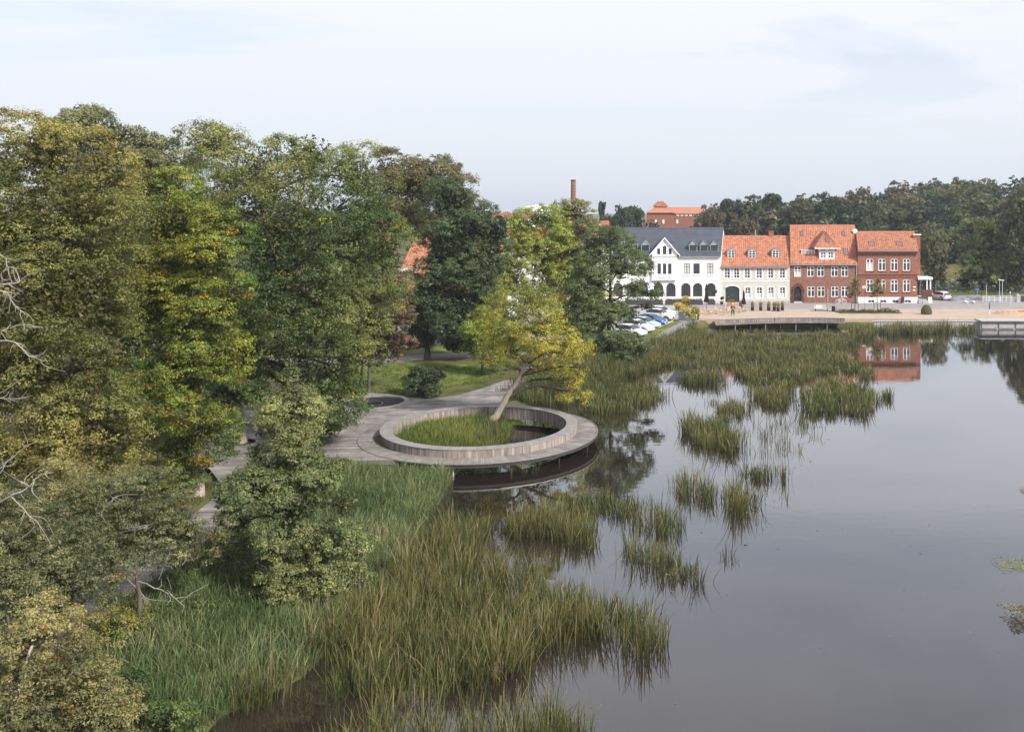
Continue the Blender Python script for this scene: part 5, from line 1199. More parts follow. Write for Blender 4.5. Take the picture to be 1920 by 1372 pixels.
# small roof over the gable
m = MB(); sl_ = (rd[1] - z1) / rd[0]; yb = (za + 0.1 - z1) / sl_; yg0 = by - 0.25
for sgn, xe in ((-1, gl_ - 0.25), (1, gr_ + 0.25)):
    ze = gz1 - 0.15; pts = [(xe, yg0, ze), (apex[0], yg0, za + 0.1), (apex[0], yb, za + 0.1), (xe, 0.05, ze)]
    lo_ = [(p[0], p[1], p[2] - 0.14) for p in pts]
    m.add(pts + lo_, [(0, 1, 2, 3), (0, 4, 5, 1), (7, 6, 5, 4), (3, 7, 4, 0)])
m.build('gable_roof', MAT['slate'], H.e)
m = MB()
for sgn, xe in ((-1, gl_ - 0.27), (1, gr_ + 0.27)):
    ze = gz1 - 0.15
    m.add([(xe, yg0 - 0.05, ze - 0.22), (apex[0], yg0 - 0.05, za - 0.12), (apex[0], yg0 - 0.05, za + 0.13), (xe, yg0 - 0.05, ze + 0.03), (xe, yg0 + 0.04, ze - 0.22), (apex[0], yg0 + 0.04, za - 0.12), (apex[0], yg0 + 0.04, za + 0.13), (xe, yg0 + 0.04, ze + 0.03)],
          [(0, 1, 2, 3), (3, 2, 6, 7), (0, 4, 5, 1), (0, 3, 7, 4)])
m.build('bargeboard', MAT['trim_white'], H.e)
def gable_dormer(px, pyt, pye, pyb, wpx):
    """small zinc dormer with a pointed roof"""
    x, y, z = H.on_roof(px, pyb, z1, rd); w = wpx / H.k; he = (pyb - pye) / H.k; ht = (pyb - pyt) / H.k; d_ = ht / sl_ + 0.1; de = he / sl_ + 0.1
    m = MB(); t = 0.10
    m.add([(-w / 2, 0, -0.05), (-w / 2, 0, he), (-w / 2, de, he)], [(0, 2, 1)]); m.add([(w / 2, 0, -0.05), (w / 2, 0, he), (w / 2, de, he)], [(0, 1, 2)])
    m.box(-w / 2, w / 2, -0.05, 0.03, -0.05, 0.08); m.box(-w / 2, -w / 2 + t, -0.05, 0.03, 0.08, he); m.box(w / 2 - t, w / 2, -0.05, 0.03, 0.08, he)
    m.add([(-w / 2, -0.05, he), (w / 2, -0.05, he), (0, -0.05, ht)], [(0, 1, 2)])
    e_ = 0.1
    for sg in (-1, 1):
        pts = [(sg * (w / 2 + e_), -0.15, he - e_), (0, -0.15, ht + 0.03), (0, d_, ht + 0.03), (sg * (w / 2 + e_), de, he - e_)]
        m.add(pts + [(p[0], p[1], p[2] - 0.06) for p in pts], [(0, 1, 2, 3), (0, 4, 5, 1), (7, 6, 5, 4)])
    o = m.build('dormer', MAT['zinc'], H.e, loc=(x, y, z))
    window(o, 0, 0.08, w - 2 * t, he - 0.1, cols=2, rows=(), t=0.05, bar=0.04, fm='anthracite', gm='glass', y=-0.06, name='dormer_window')
for c in (1168, 1188, 1210, 1299.6, 1320, 1339): gable_dormer(c, 451, 459.5, 471.5, 15.5)
m = MB(); m.box(x0 - 0.02, x1 + 0.0, -0.04, 0.0, 0.0, 0.5); m.build('plinth', MAT['plaster_beige'], H.e)
for k, c in enumerate((1222, 1343)):
    m = MB(); m.box(H.X(c) - 0.05, H.X(c) + 0.05, -0.3, 0.0, H.Z(545), H.Z(544)); m.lathe([(0.12, H.Z(549)), (0.15, H.Z(546)), (0.04, H.Z(542))], 8, H.X(c), -0.25); m.build('wall_lantern', MAT['metal_dark'], H.e)

# -- beige house
H = House('beige_house', 'beige two storey house with orange tiles and a green gate', 154.0, 1352, 568)
x0, x1 = H.X(1352) + 0.01, H.X(1481) - 0.01; z1 = H.Z(497); rd = (5.2, H.zat(443.5, 5.2)); dep = 10.4
up = [1363.5, 1381, 1401, 1423.3, 1445, 1466.8]; lo = [1402, 1423.7, 1445.4, 1467]
ops = [H.op(c, 502, 522, 10.2, 0.15) for c in up] + [H.op(c, 538.2, 558.4, 10.6, 0.15) for c in lo]
gate = H.op(1373, 536, 566.8, 27, 0.62); ops.append(gate)
H.shell(x0, x1, z1, dep, rd, ops, 'plaster_beige')
for k, o_ in enumerate(ops[:10]):
    window(H.e, *o_, cols=2, rows=(0.33, 0.66), t=0.1, bar=0.07, curtain=0.45 if k > 5 else False)
    w_, h_ = o_[2], o_[3]; m = MB(); b_ = 0.2
    m.box(o_[0] - w_ / 2 - b_, o_[0] - w_ / 2, -0.03, 0.0, o_[1] - 0.12, o_[1] + h_ - 0.1); m.box(o_[0] + w_ / 2, o_[0] + w_ / 2 + b_, -0.03, 0.0, o_[1] - 0.12, o_[1] + h_ - 0.1); m.box(o_[0] - w_ / 2, o_[0] + w_ / 2, -0.03, 0.0, o_[1] - 0.14, o_[1])
    tp = arc_pts(w_, h_, 0.15); n_ = len(tp)
    m.add([(o_[0] + p, -0.03, o_[1] + q) for p, q in tp] + [(o_[0] + p * (1 + 2 * b_ / w_), -0.03, o_[1] + q + 0.2) for p, q in tp], [(k_, k_ + 1, n_ + k_ + 1, n_ + k_) for k_ in range(n_ - 1)])
    m.build('surround', MAT['trim_white'], H.e)
m = MB(); m.box(x0, x1, -0.04, 0.0, H.Z(528), H.Z(526.5)); m.box(x0, x1, -0.06, 0.0, H.Z(500), H.Z(498)); m.build('string_course', MAT['trim_white'], H.e)
m = MB(); m.box(x0, gate[0] - gate[2] / 2 - 0.2, -0.05, 0.0, 0, 0.45); m.box(gate[0] + gate[2] / 2 + 0.2, x1, -0.05, 0.0, 0, 0.45); m.build('plinth', MAT['concrete'], H.e)
m = MB(); loop = [(-gate[2] / 2, 0.0)] + arc_pts(gate[2], gate[3], gate[4]) + [(gate[2] / 2, 0.0)]
m.add([(p, 0.13, q) for p, q in loop] + [(p, 0.19, q) for p, q in loop], [tuple(range(len(loop)))] + [(k, (k + 1) % len(loop), len(loop) + (k + 1) % len(loop), len(loop) + k) for k in range(len(loop))])
for xx in (-0.62, 0.0, 0.62): m.box(xx - 0.03, xx + 0.03, 0.09, 0.13, 0.1, 1.95)
m.box(-gate[2] / 2 + 0.05, gate[2] / 2 - 0.05, 0.08, 0.13, 1.95, 2.05)
g_ = m.build('gate', MAT['gate_green'], H.e, loc=(gate[0], 0, gate[1])); m = MB(); m.box(-0.04, 0.04, 0.03, 0.09, 0.95, 1.2); m.box(-0.75, -0.45, 0.06, 0.085, 0.85, 0.93); m.build('handle', MAT['steel'], g_)
m = MB(); tp = arc_pts(gate[2], gate[3], gate[4]); n_ = len(tp)
m.add([(p, -0.035, q) for p, q in tp] + [(p * 1.14, -0.035, q + 0.2) for p, q in tp], [(k_, k_ + 1, n_ + k_ + 1, n_ + k_) for k_ in range(n_ - 1)])
for sg in (-1, 1): m.box(min(sg * gate[2] / 2, sg * gate[2] * 0.57), max(sg * gate[2] / 2, sg * gate[2] * 0.57), -0.035, 0.0, 0, gate[3] - gate[4])
m.build('gate_surround', MAT['trim_white'], H.e, loc=(gate[0], 0, gate[1]))
rf = H.roof(x0, x1, z1, dep, rd, 'tile_orange', seed=12)
sl_ = (rd[1] - z1) / rd[0]
def arched_dormer(px, pyt, pyb, wpx):
    x, y, z = H.on_roof(px, pyb, z1, rd); w = wpx / H.k; h = (pyb - pyt) / H.k; a = 0.35; d_ = h / sl_ + 0.15
    m = MB(); tp = arc_pts(w, h, a, 8); n_ = len(tp); t = 0.16; inn = [(p * (1 - 2 * t / w), q - t) for p, q in tp]
    loop = [(-w / 2, -0.05)] + tp + [(w / 2, -0.05)]; k_ = len(loop)
    m.add([(p, -0.08, q) for p, q in loop] + [(p, (q / sl_ + 0.2) if q > 0 else 0.05, q) for p, q in loop], [(i, i + 1, k_ + i + 1, k_ + i) for i in range(k_ - 1)])
    lin = [(-w / 2 + t, 0.0)] + inn + [(w / 2 - t, 0.0)]
    m.add([(p, -0.08, q) for p, q in loop] + [(p, -0.08, q) for p, q in lin], [(i, i + 1, k_ + i + 1, k_ + i) for i in range(k_ - 1)])
    o = m.build('dormer', MAT['lead'], H.e, loc=(x, y, z))
    window(o, 0, 0.0, w - 2 * t, h - t, a * 0.75, cols=2, rows=(0.33, 0.66), t=0.09, bar=0.07, y=-0.12, name='dormer_window')
for c in (1371, 1410, 1454): arched_dormer(c, 466.5, 483.4, 16.5)
H.chimney(rf, 1445.6, 433, 446, 9, 5.4, 'brick_red')
m = MB(); m.tube([(H.X(1424), 6.2, rd[1] - 0.3), (H.X(1424), 6.2, H.zat(431, 6.2))], [0.05, 0.05], 6); m.build('flue', MAT['metal_pale'], rf)

# -- brown brick house with the big dormer
H = House('brown_brick_house', 'brown brick house with steep orange roof and big white dormer', 154.2, 1481, 569)
x0, x1 = H.X(1481) + 0.01, H.X(1607.5) - 0.01; z1 = H.Z(492); rd = (5.6, H.zat(423.5, 5.6)); dep = 11.2
up = [1495.8, 1520, 1539, 1565, 1584]; lo = [1521, 1539.7, 1565.5, 1584]
ops = [H.op(c, 499.7, 518.7, 13.4) for c in up] + [H.op(c, 537, 556.7, 13.8) for c in lo]
door = H.op(1495.7, 537.5, 565.5, 13, 6.5 / H.k); ops.append(door)
H.shell(x0, x1, z1, dep, rd, ops, 'brick_brown')
for k, o_ in enumerate(ops[:9]): window(H.e, *o_, cols=2, rows=(0.64,), t=0.11, bar=0.09, curtain=0.5 if k == 0 else False)
m = MB(); m.box(-door[2] / 2, door[2] / 2, 0.14, 0.2, 0, door[3]); m.box(-door[2] / 2 + 0.1, door[2] / 2 - 0.1, 0.11, 0.14, 0.9, 1.9); m.box(-door[2] / 2 + 0.1, door[2] / 2 - 0.1, 0.11, 0.14, 0.15, 0.75)
d_ = m.build('door', MAT['door_black'], H.e, loc=(door[0], 0, door[1])); m = MB(); m.box(-0.35, -0.12, 0.06, 0.11, 1.0, 1.06); m.box(0.1, 0.36, 0.06, 0.11, 1.0, 1.06); m.build('handle', MAT['steel'], d_)
for k in range(9):      # rusticated blocks round the doorway
    a = math.pi * k / 8; m = MB(); r0, r1 = door[2] / 2 + 0.02, door[2] / 2 + (0.62 if k == 4 else 0.46)
    a0, a1 = a - math.pi / 17, a + math.pi / 17; zc = door[1] + door[3] - door[4]
    p = [(r0 * math.cos(a0), r0 * math.sin(a0)), (r1 * math.cos(a0), r1 * math.sin(a0)), (r1 * math.cos(a1), r1 * math.sin(a1)), (r0 * math.cos(a1), r0 * math.sin(a1))]
    m.add([(door[0] + q[0], -0.09, zc + q[1]) for q in p] + [(door[0] + q[0], 0.0, zc + q[1]) for q in p], [(0, 1, 2, 3)[::-1], (0, 1, 5, 4), (1, 2, 6, 5), (2, 3, 7, 6), (3, 0, 4, 7)]); m.build('arch_stone', MAT['brick_dark'], H.e)
for sg in (-1, 1):
    for k in range(4):
        m = MB(); h_ = (door[3] - door[4] + door[1]) / 4; w_ = 0.5 if k % 2 else 0.38
        xa = door[0] + sg * (door[2] / 2 + 0.02); m.box(min(xa, xa + sg * w_), max(xa, xa + sg * w_), -0.09, 0.0, k * h_ + 0.02, (k + 1) * h_ - 0.02); m.build('door_stone', MAT['brick_dark'], H.e)
m = MB(); m.box(door[0] - 0.75, door[0] + 0.75, -0.55, -0.1, 0.05, 0.18); m.box(door[0] - 0.6, door[0] + 0.6, -0.3, -0.1, 0.18, 0.32); m.build('doorstep', MAT['concrete'], H.e)
m = MB(); m.box(x0, x1, -0.12, 0.0, H.Z(496.5), H.Z(494)); m.build('cornice', MAT['brick_dark'], H.e)
rf = H.roof(x0, x1, z1, dep, rd, 'tile_orange', seed=22)
sl_ = (rd[1] - z1) / rd[0]
for px, py, w_, h_ in ((1503, 439, 6.6, 1.0), (1580.8, 439, 6.6, 1.0), (1586, 473, 8.6, 1.5)): H.skylight(rf, px, py, w_, h_, z1, rd)
# big dormer: white box front, hipped tile roof
x, y, z = H.on_roof(1550.5, 487, z1, rd); w_ = 29 / H.k; hd = (487 - 464) / H.k; dd = hd / sl_ + 0.2
m = MB(); m.box(-w_ / 2, w_ / 2, -0.05, dd, -0.02, 0.22); zc = 0.24; m.box(-w_ / 2, -w_ / 2 + 0.2, -0.05, dd, zc, hd); m.box(w_ / 2 - 0.2, w_ / 2, -0.05, dd, zc, hd); m.box(-0.12, 0.12, -0.05, 0.1, zc, hd); m.box(-w_ / 2 + 0.2, w_ / 2 - 0.2, -0.04, 0.06, hd - 0.75, hd - 0.6); m.box(-w_ / 2 + 0.2, w_ / 2 - 0.2, 0.12, 0.2, zc, hd)
m.box(-w_ / 2 - 0.08, w_ / 2 + 0.08, -0.18, 0.0, -0.16, -0.03)
dm = m.build('dormer', MAT['paint_white'], H.e, loc=(x, y, z))
for sg in (-1, 1): window(dm, sg * (w_ / 4 - 0.02), 0.24, w_ / 2 - 0.36, hd - 0.99, cols=2, rows=(0.5,), t=0.12, bar=0.09, y=-0.04, name='dormer_window')
for sg in (-1, 1):
    m = MB(); m.box(sg * (w_ / 4) - w_ / 4 + 0.28, sg * (w_ / 4) + w_ / 4 - 0.28, 0.08, 0.11, hd - 0.55, hd - 0.06); m.build('upper_pane', MAT['curtain'], dm)
ax = 0.0; ex = 24.5 / H.k; ht = (487 - 434) / H.k; yap = 1.5; yb = ht / sl_ + 0.1
P0, P1, A, B_ = (-ex, -0.55, hd - 0.1), (ex, -0.55, hd - 0.1), (0, yap, ht), (0, yb, ht)
VV, FF, CC, of_ = [], [], [], 0
for quad in ((P0, P1, A, A), (P1, (ex, hd / sl_ + 0.05, hd - 0.1), B_, A), ((-ex, hd / sl_ + 0.05, hd - 0.1), P0, A, B_)):
    v, f, c = tiled(*quad, seed=of_ + 3); VV.append(v); FF.append(f + of_); CC.append(c); of_ += len(v)
dr = link('dormer_roof', np_mesh('dormer_roof', np.vstack(VV), np.vstack(FF), MAT['tile_orange'], np.vstack(CC)), H.e, (x, y, z))
m = MB(); m.tube([P0, A], [0.1, 0.1], 6); m.tube([P1, A], [0.1, 0.1], 6); m.build('hip_tiles', MAT['tile_orange'], dr)
m = MB(); m.box(-ex, ex, -0.62, -0.5, hd - 0.22, hd - 0.06); m.poly([(-ex, -0.55, hd - 0.16), (-ex, hd / sl_, hd - 0.16), (ex, hd / sl_, hd - 0.16), (ex, -0.55, hd - 0.16)]); m.build('eaves_board', MAT['paint_white'], dr)
m = MB(); a_ = math.atan2(ht - hd + 0.1, yap + 0.55); m.box(-0.28, 0.28, -0.35, 0.35, 0.04, 0.14); m.build('skylight', MAT['glass_sky'], dr, loc=(0.1, 0.35, hd + (ht - hd) * 0.44), rot=(a_, 0, 0))
# long low dormer beside it
x, y, z = H.on_roof(1515.3, 477.5, z1, rd); w_ = 25.5 / H.k; hd = 0.72
m = MB(); m.box(-w_ / 2, w_ / 2, -0.05, 0.12, -0.02, 0.1); m.box(-w_ / 2, w_ / 2, -0.05, 0.12, hd - 0.12, hd); m.add([(-w_ / 2, 0.1, 0), (-w_ / 2, 0.1, hd), (-w_ / 2, hd / sl_ + 0.2, hd)], [(0, 2, 1)]); m.add([(-w_ / 2 - 0.1, -0.15, hd + 0.01), (w_ / 2 + 0.1, -0.15, hd + 0.01), (w_ / 2 + 0.1, hd / sl_ + 0.4, hd + 0.09), (-w_ / 2 - 0.1, hd / sl_ + 0.4, hd + 0.09)], [(0, 1, 2, 3)])
for k in range(5): xx = -w_ / 2 + (w_ - 0.1) * k / 4; m.box(xx, xx + 0.1, -0.05, 0.12, 0.1, hd - 0.12)
dm = m.build('low_dormer', MAT['paint_white'], H.e, loc=(x, y, z))
for k in range(4): window(dm, -w_ / 2 + 0.05 + (w_ - 0.1) * (k + 0.5) / 4, 0.1, (w_ - 0.1) / 4 - 0.1, hd - 0.22, cols=2, rows=(0.5,), t=0.05, bar=0.04, y=-0.04, name='dormer_window')
m = MB(); m.box(x1 - 0.2, x1 - 0.06, -0.14, -0.02, 0.1, z1 - 0.3); m.build('downpipe', MAT['zinc'], H.e)
for c in (1552,): m = MB(); m.box(H.X(c) - 0.04, H.X(c) + 0.04, -0.08, -0.01, 0.3, 2.4); m.build('house_sign_post', MAT['metal_pale'], H.e)

# -- red brick corner house
H = House('red_brick_house', 'red brick corner house with corbelled cornice and white plinth', 154.0, 1608, 569)
x0, x1 = H.X(1608) + 0.01, H.X(1720); z1 = H.Z(468); rd = (4.6, H.zat(435.5, 4.6)); dep = 9.2
wc = [1631, 1654, 1677, 1700]
ops = [H.op(c, 485, 508, 13.8, 0.16) for c in wc] + [H.op(c, 524, 547.5, 13.8, 0.16) for c in wc]
bas = [H.op(c, 562.3, 567.6, 11.6) for c in (1633.5, 1656, 1679, 1702)]
H.shell(x0, x1, z1, dep, rd, ops + bas, 'brick_red')
for k, o_ in enumerate(ops):
    window(H.e, *o_, cols=2, rows=(0.68,), t=0.12, bar=0.1, curtain=0.6 if k == 0 else False)
    m = MB(); m.box(o_[0] - o_[2] / 2 - 0.1, o_[0] + o_[2] / 2 + 0.1, -0.09, 0.0, o_[1] - 0.14, o_[1] - 0.02); m.build('sill', MAT['brick_dark'], H.e)
for o_ in bas: window(H.e, *o_, cols=2, rows=(), t=0.05, bar=0.04, name='basement_window')
m = MB(); zp = H.Z(557)
facade(m, x0 - 0.005, x1 + 0.03, 0, zp, bas, y=-0.06, depth=0.06); m.poly([(x0, -0.06, zp), (x1 + 0.03, -0.06, zp), (x1 + 0.03, 0.0, zp), (x0, 0.0, zp)]); m.poly([(x1 + 0.03, -0.06, 0), (x1 + 0.03, 2, 0), (x1 + 0.03, 2, zp), (x1 + 0.03, -0.06, zp)])
m.build('plinth', MAT['plaster_white'], H.e)
m = MB(); m.box(x0, x1 + 0.08, -0.08, 0.0, H.Z(516.2), H.Z(514.6)); m.box(x0, x1 + 0.06, -0.05, 0.0, H.Z(520.5), H.Z(519.3)); m.build('string_course', MAT['brick_dark'], H.e)
m = MB(); m.box(x0, x1 + 0.1, -0.28, 0.0, H.Z(473.4), H.Z(470)); m.build('cornice', MAT['brick_red'], H.e)
nb = 24; cm = MB(); wb = (x1 - x0) / nb; cm.box(0.0, wb * 0.52, -0.2, 0.0, H.Z(476.5) - H.Z(480), H.Z(473.5) - H.Z(480)); cm.box(wb * 0.08, wb * 0.44, -0.11, 0.0, 0, H.Z(476.5) - H.Z(480)); cme = cm.mesh('corbel', MAT['brick_dark'])
for k in range(nb): link('corbel', cme, H.e, (x0 + k * wb, 0, H.Z(480)))
rf = H.roof(x0, x1 + 0.15, z1, dep, rd, 'tile_orange', seed=32, over=0.3)
for px in (1634, 1686): H.skylight(rf, px, 458, 11.5, 1.3, z1, rd)
m = MB(); n_ = 20; dc = [(0.0, 0.0)] + [(0.42 * math.cos(2 * math.pi * q / n_), 0.42 * math.sin(2 * math.pi * q / n_)) for q in range(n_)]
m.add([(dc[0][0], 0.12, dc[0][1])] + [(p, 0, q) for p, q in dc[1:]] + [(0, 0.16, 0)] + [(p, 0.04, q) for p, q in dc[1:]], [(0, 1 + q, 1 + (q + 1) % n_) for q in range(n_)] + [(n_ + 1, n_ + 2 + (q + 1) % n_, n_ + 2 + q) for q in range(n_)])
m.tube([(0, 0.1, 0), (0, 0.15, -0.9)], [0.03, 0.03], 6); m.tube([(0, 0.1, -0.1), (0, -0.35, -0.2)], [0.02, 0.02], 5)
m.build('satellite_dish', MAT['paint_white'], rf, loc=(H.X(1610) + 0.35, 4.3, H.zat(433, 4.3)))
# set-back stair bay on the right
m = MB(); sx0, sx1 = x1 + 0.01, H.X(1734); sy = 2.6; zst = H.zat(441, sy)
so1 = [(0.5 * (sx0 + sx1) - 0.25, H.zat(505, sy), 0.62, 1.95, 0.15), (0.5 * (sx0 + sx1) - 0.25, H.zat(467, sy), 0.62, 1.25, 0.15)]
facade(m, sx0, sx1, 0, zst, so1, y=sy); m.poly([(sx1, sy, 0), (sx1 + 0.6, dep, 0), (sx1 + 0.6, dep, zst), (sx1, sy, zst)]); m.poly([(sx0, sy, zst), (sx1, sy, zst), (sx1 + 0.6, dep, zst), (sx0, dep, zst)])
m.build('stair_bay', MAT['brick_red'], H.e)
for o_ in so1: window(H.e, *o_, cols=1, rows=(0.66,), t=0.1, bar=0.08, y=sy)
m = MB(); m.box(sx0, sx1 + 0.12, sy - 0.14, sy + 0.1, zst, zst + 0.18); m.build('stair_bay_cornice', MAT['trim_white'], H.e)
m = MB(); m.box(sx0, sx1 + 0.05, sy - 0.1, sy, H.zat(470, sy), H.zat(467.5, sy)); m.build('stair_bay_band', MAT['brick_dark'], H.e)
# porch
px0, px1 = x1 + 0.05, H.X(1748); zc = H.Z(524)
m = MB(); m.box(px0, px1, -0.3, 2.5, zc, zc + 0.38); m.build('porch_roof', MAT['paint_white'], H.e)
for xx in (H.X(1738), H.X(1744.5)): m = MB(); m.box(xx - 0.09, xx + 0.09, -0.1, 0.08, H.Z(556.5), zc); m.build('porch_post', MAT['paint_white'], H.e)
m = MB(); m.box(H.X(1728), H.X(1746), -0.15, 0.05, H.Z(556.5), H.Z(543)); m.build('porch_parapet', MAT['brick_dark'], H.e)
m = MB(); m.box(H.X(1740), H.X(1747), -0.2, 2.4, 0.0, H.Z(556.7)); m.box(px0, H.X(1740), 0.6, 2.4, 0.0, H.Z(556.7)); m.build('porch_base', MAT['plaster_white'], H.e)
for k in range(5): m = MB(); m.box(px0 + 0.1, H.X(1739.5), 0.4 - 0.22 * k, 0.6 - 0.22 * k + 0.02, 0.0, 1.0 - 0.18 * k); m.build('step', MAT['concrete'], H.e)
m = MB(); m.tube([(px0 + 0.2, 0.5, 1.9), (px0 + 0.7, -0.5, 0.9)], [0.03, 0.03], 6); m.tube([(px0 + 0.7, -0.5, 0.0), (px0 + 0.7, -0.5, 0.9)], [0.03, 0.03], 6); m.build('handrail', MAT['metal_dark'], H.e)
m = MB(); m.box(px0, px0 + 1.0, 2.45, 2.55, 1.1, 3.2); m.build('porch_door', MAT['door_black'], H.e)
for px, py in ((1714.5, 538), (1714, 544)): m = MB(); m.box(H.X(px) - 0.22, H.X(px) + 0.22, -0.04, 0.0, H.Z(py) - 0.09, H.Z(py) + 0.09); m.build('wall_plate', MAT['paint_white'], H.e)

# -- houses half hidden by the park trees
def plain_house(name, label, Y, pxa, pxb, pye, pyr, ridge_dep, dep, wmat, rmat, wins, seed, tile=True, wsz=(9, 16)):
    h = House(name, label, Y, pxa, 568); xa, xb = 0.0, h.X(pxb); z_ = h.Z(pye); r_ = (ridge_dep, h.zat(pyr, ridge_dep))
    os_ = [h.op(c, t_, t_ + wsz[1], wsz[0]) for c, t_ in wins]
    h.shell(xa, xb, z_, dep, r_, os_, wmat)
    for o_ in os_: window(h.e, *o_, cols=2, rows=(0.62,), t=0.1, bar=0.08)
    rf_ = h.roof(xa, xb, z_, dep, r_, rmat, seed=seed)
    return h, rf_, z_, r_
h, rf_, z_, r_ = plain_house('orange_roofed_house', 'big house with bright orange tiled roof glimpsed behind dark trees', 131, 752, 930, 503, 432, 6.0, 12, 'plaster_white', 'tile_orange', [(c, 515) for c in (775, 805, 835, 865, 895)], 41)
h.chimney(rf_, 790, 418, 432, 9, 6.2, 'brick_red')
for c in (840, 880): h.skylight(rf_, c, 470, 10, 1.2, z_, r_)
m = MB(); m.box(-0.3, h.X(935), -0.6, -0.36, z_ - 0.35, z_ + 0.0); m.build('fascia', MAT['paint_white'], h.e)
plain_house('orange_roofed_annexe', 'low annexe with orange tiles in front of the orange roofed house', 124.5, 752, 925, 566, 508, 4.6, 5.9, 'brick_red', 'tile_orange', [(c, 572) for c in (780, 820, 860, 900)], 43, wsz=(9, 12))
plain_house('white_town_house', 'white rendered house behind the lime tree', 146, 936, 1020, 470, 428, 5, 10, 'plaster_white', 'tile_red', [(c, t_) for t_ in (486, 522) for c in (952, 975, 1000)], 45)
plain_house('brick_town_house', 'narrow red brick house between two white houses', 147, 1021, 1062, 480, 440, 5, 10, 'brick_red', 'tile_red', [(c, t_) for t_ in (494, 528) for c in (1033, 1050)], 47)
# white gable-fronted house
h = House('white_gabled_house', 'white house with gable front and red roof behind the alder', 148.0, 1063, 568); xa, xb = 0.0, h.X(1139); ze = h.Z(455); za = h.Z(416); xm = h.X(1122)
os_ = [h.op(c, t_, t_ + 17, 9) for t_ in (480, 530) for c in (1078, 1098, 1112, 1128)]
m = MB(); facade(m, xa, xb, 0, ze, os_); m.poly([(h.X(1098), 0, ze), (xb, 0, ze), (xm, 0, za)]); m.poly([(xb, 0, 0), (xb + 1, 12, 0), (xb + 1, 12, ze), (xb, 0, ze)]); m.poly([(xa, 12, 0), (xa, 0, 0), (xa, 0, ze), (xa, 12, ze)]); m.build('wall', MAT['plaster_white'], h.e)
for o_ in os_: window(h.e, *o_, cols=2, rows=(0.62,), t=0.1, bar=0.08)
m = MB(); e0 = h.X(1098) - 0.3; yb_ = 12.0
for a_, b_ in (((e0, ze - 0.2), (xm, za + 0.12)), ((xm, za + 0.12), (xb + 0.3, ze - 0.2))):
    m.add([(a_[0], -0.4, a_[1]), (b_[0], -0.4, b_[1]), (b_[0] + 1, yb_, b_[1]), (a_[0] + 1, yb_, a_[1]), (a_[0], -0.4, a_[1] - 0.15), (b_[0], -0.4, b_[1] - 0.15)], [(0, 1, 2, 3), (4, 5, 1, 0)])
m.add([(xa, -0.4, ze - 0.1), (xm, -0.4, ze - 0.1), (xm, 5, za), (xa, 5, za), (xa, 10, ze), (xm, 10, ze)], [(0, 1, 2, 3), (3, 2, 5, 4)])
m.build('roof', MAT['tile_red'], h.e)
m = MB(); m.add([(e0, -0.46, ze - 0.4), (xm, -0.46, za - 0.1), (xm, -0.46, za + 0.15), (e0, -0.46, ze - 0.15)], [(0, 1, 2, 3)]); m.add([(xm, -0.46, za - 0.1), (xb + 0.3, -0.46, ze - 0.4), (xb + 0.3, -0.46, ze - 0.15), (xm, -0.46, za + 0.15)], [(0, 1, 2, 3)]); m.build('bargeboard', MAT['trim_white'], h.e)

# -- far red school on the hill, brick chimney, white dome
def zq(py, Y): return CH - (py - HY) / F * Y
Ys = 330.0; e = empty('red_school_building', (*Q(1262, 430, Ys)[:2], gz_at((1262 - PX) / F * Ys, Ys))); tag(e, 'far red brick school with hipped roof and small turret', 'building')
zb = e.location.z; k = F / Ys
def sx(px): return (px - 1262) / k
def sz(py): return zq(py, Ys) - zb
m = MB(); m.box(sx(1252), sx(1325), 0, 12, -1, sz(401)); m.box(sx(1213), sx(1262), -4, 12, -1, sz(399)); m.build('wall', MAT['brick_red'], e)
m = MB(); m.add([(sx(1250), -0.5, sz(401)), (sx(1327), -0.5, sz(401)), (sx(1327), 12.5, sz(401)), (sx(1250), 12.5, sz(401)), (sx(1250), 6, sz(388.5)), (sx(1322), 6, sz(388.5))], [(0, 1, 5, 4), (1, 2, 5), (2, 3, 4, 5), (3, 0, 4)])
m.add([(sx(1210), -4.6, sz(399)), (sx(1265), -4.6, sz(399)), (sx(1265), 12.5, sz(399)), (sx(1210), 12.5, sz(399)), (sx(1232), 4, sz(386)), (sx(1243), 4, sz(386))], [(0, 1, 5, 4), (1, 2, 5), (2, 3, 4, 5), (3, 0, 4)])
m.build('roof', MAT['tile_orange'], e)
m = MB(); m.box(sx(1226), sx(1251), 2, 6.5, sz(391), sz(387)); m.build('turret', MAT['trim_white'], e)
m = MB(); m.add([(sx(1223), 1.4, sz(387)), (sx(1254), 1.4, sz(387)), (sx(1254), 7, sz(387)), (sx(1223), 7, sz(387)), (sx(1233), 4, sz(377.5)), (sx(1244), 4, sz(377.5))], [(0, 1, 5, 4), (1, 2, 5), (2, 3, 4, 5), (3, 0, 4)]); m.build('turret_roof', MAT['tile_red'], e)
for q in range(6):
    m = MB(); m.box(sx(1268 + q * 8), sx(1273.5 + q * 8), -0.15, 0.05, sz(405), sz(402)); m.build('window', MAT['paint_white'], e)
for q in range(4):
    m = MB(); m.box(sx(1229 + q * 5.5), sx(1232.5 + q * 5.5), 1.9, 2.05, sz(390.4), sz(387.8)); m.build('turret_window', MAT['glass'], e)
for px, py in ((1268, 412), (1228, 412), (1242, 412)): m = MB(); m.box(sx(px), sx(px + 3.5), -4.15 if px < 1262 else -0.15, 0.05, sz(py + 7), sz(py)); m.build('window', MAT['paint_white'], e)
Yc = 300.0; x, y, _ = Q(1075, 400, Yc); e = empty('brick_chimney', (x, y, gz_at(x, y))); tag(e, 'tall slim round brick chimney on the skyline', 'chimney'); zt = zq(337, Yc) - e.location.z
m = MB(); m.lathe([(1.05, -1), (0.78, zt - 1.6), (0.72, zt - 0.6)], 20); m.build('shaft', MAT['brick_red'], e, smooth=False)
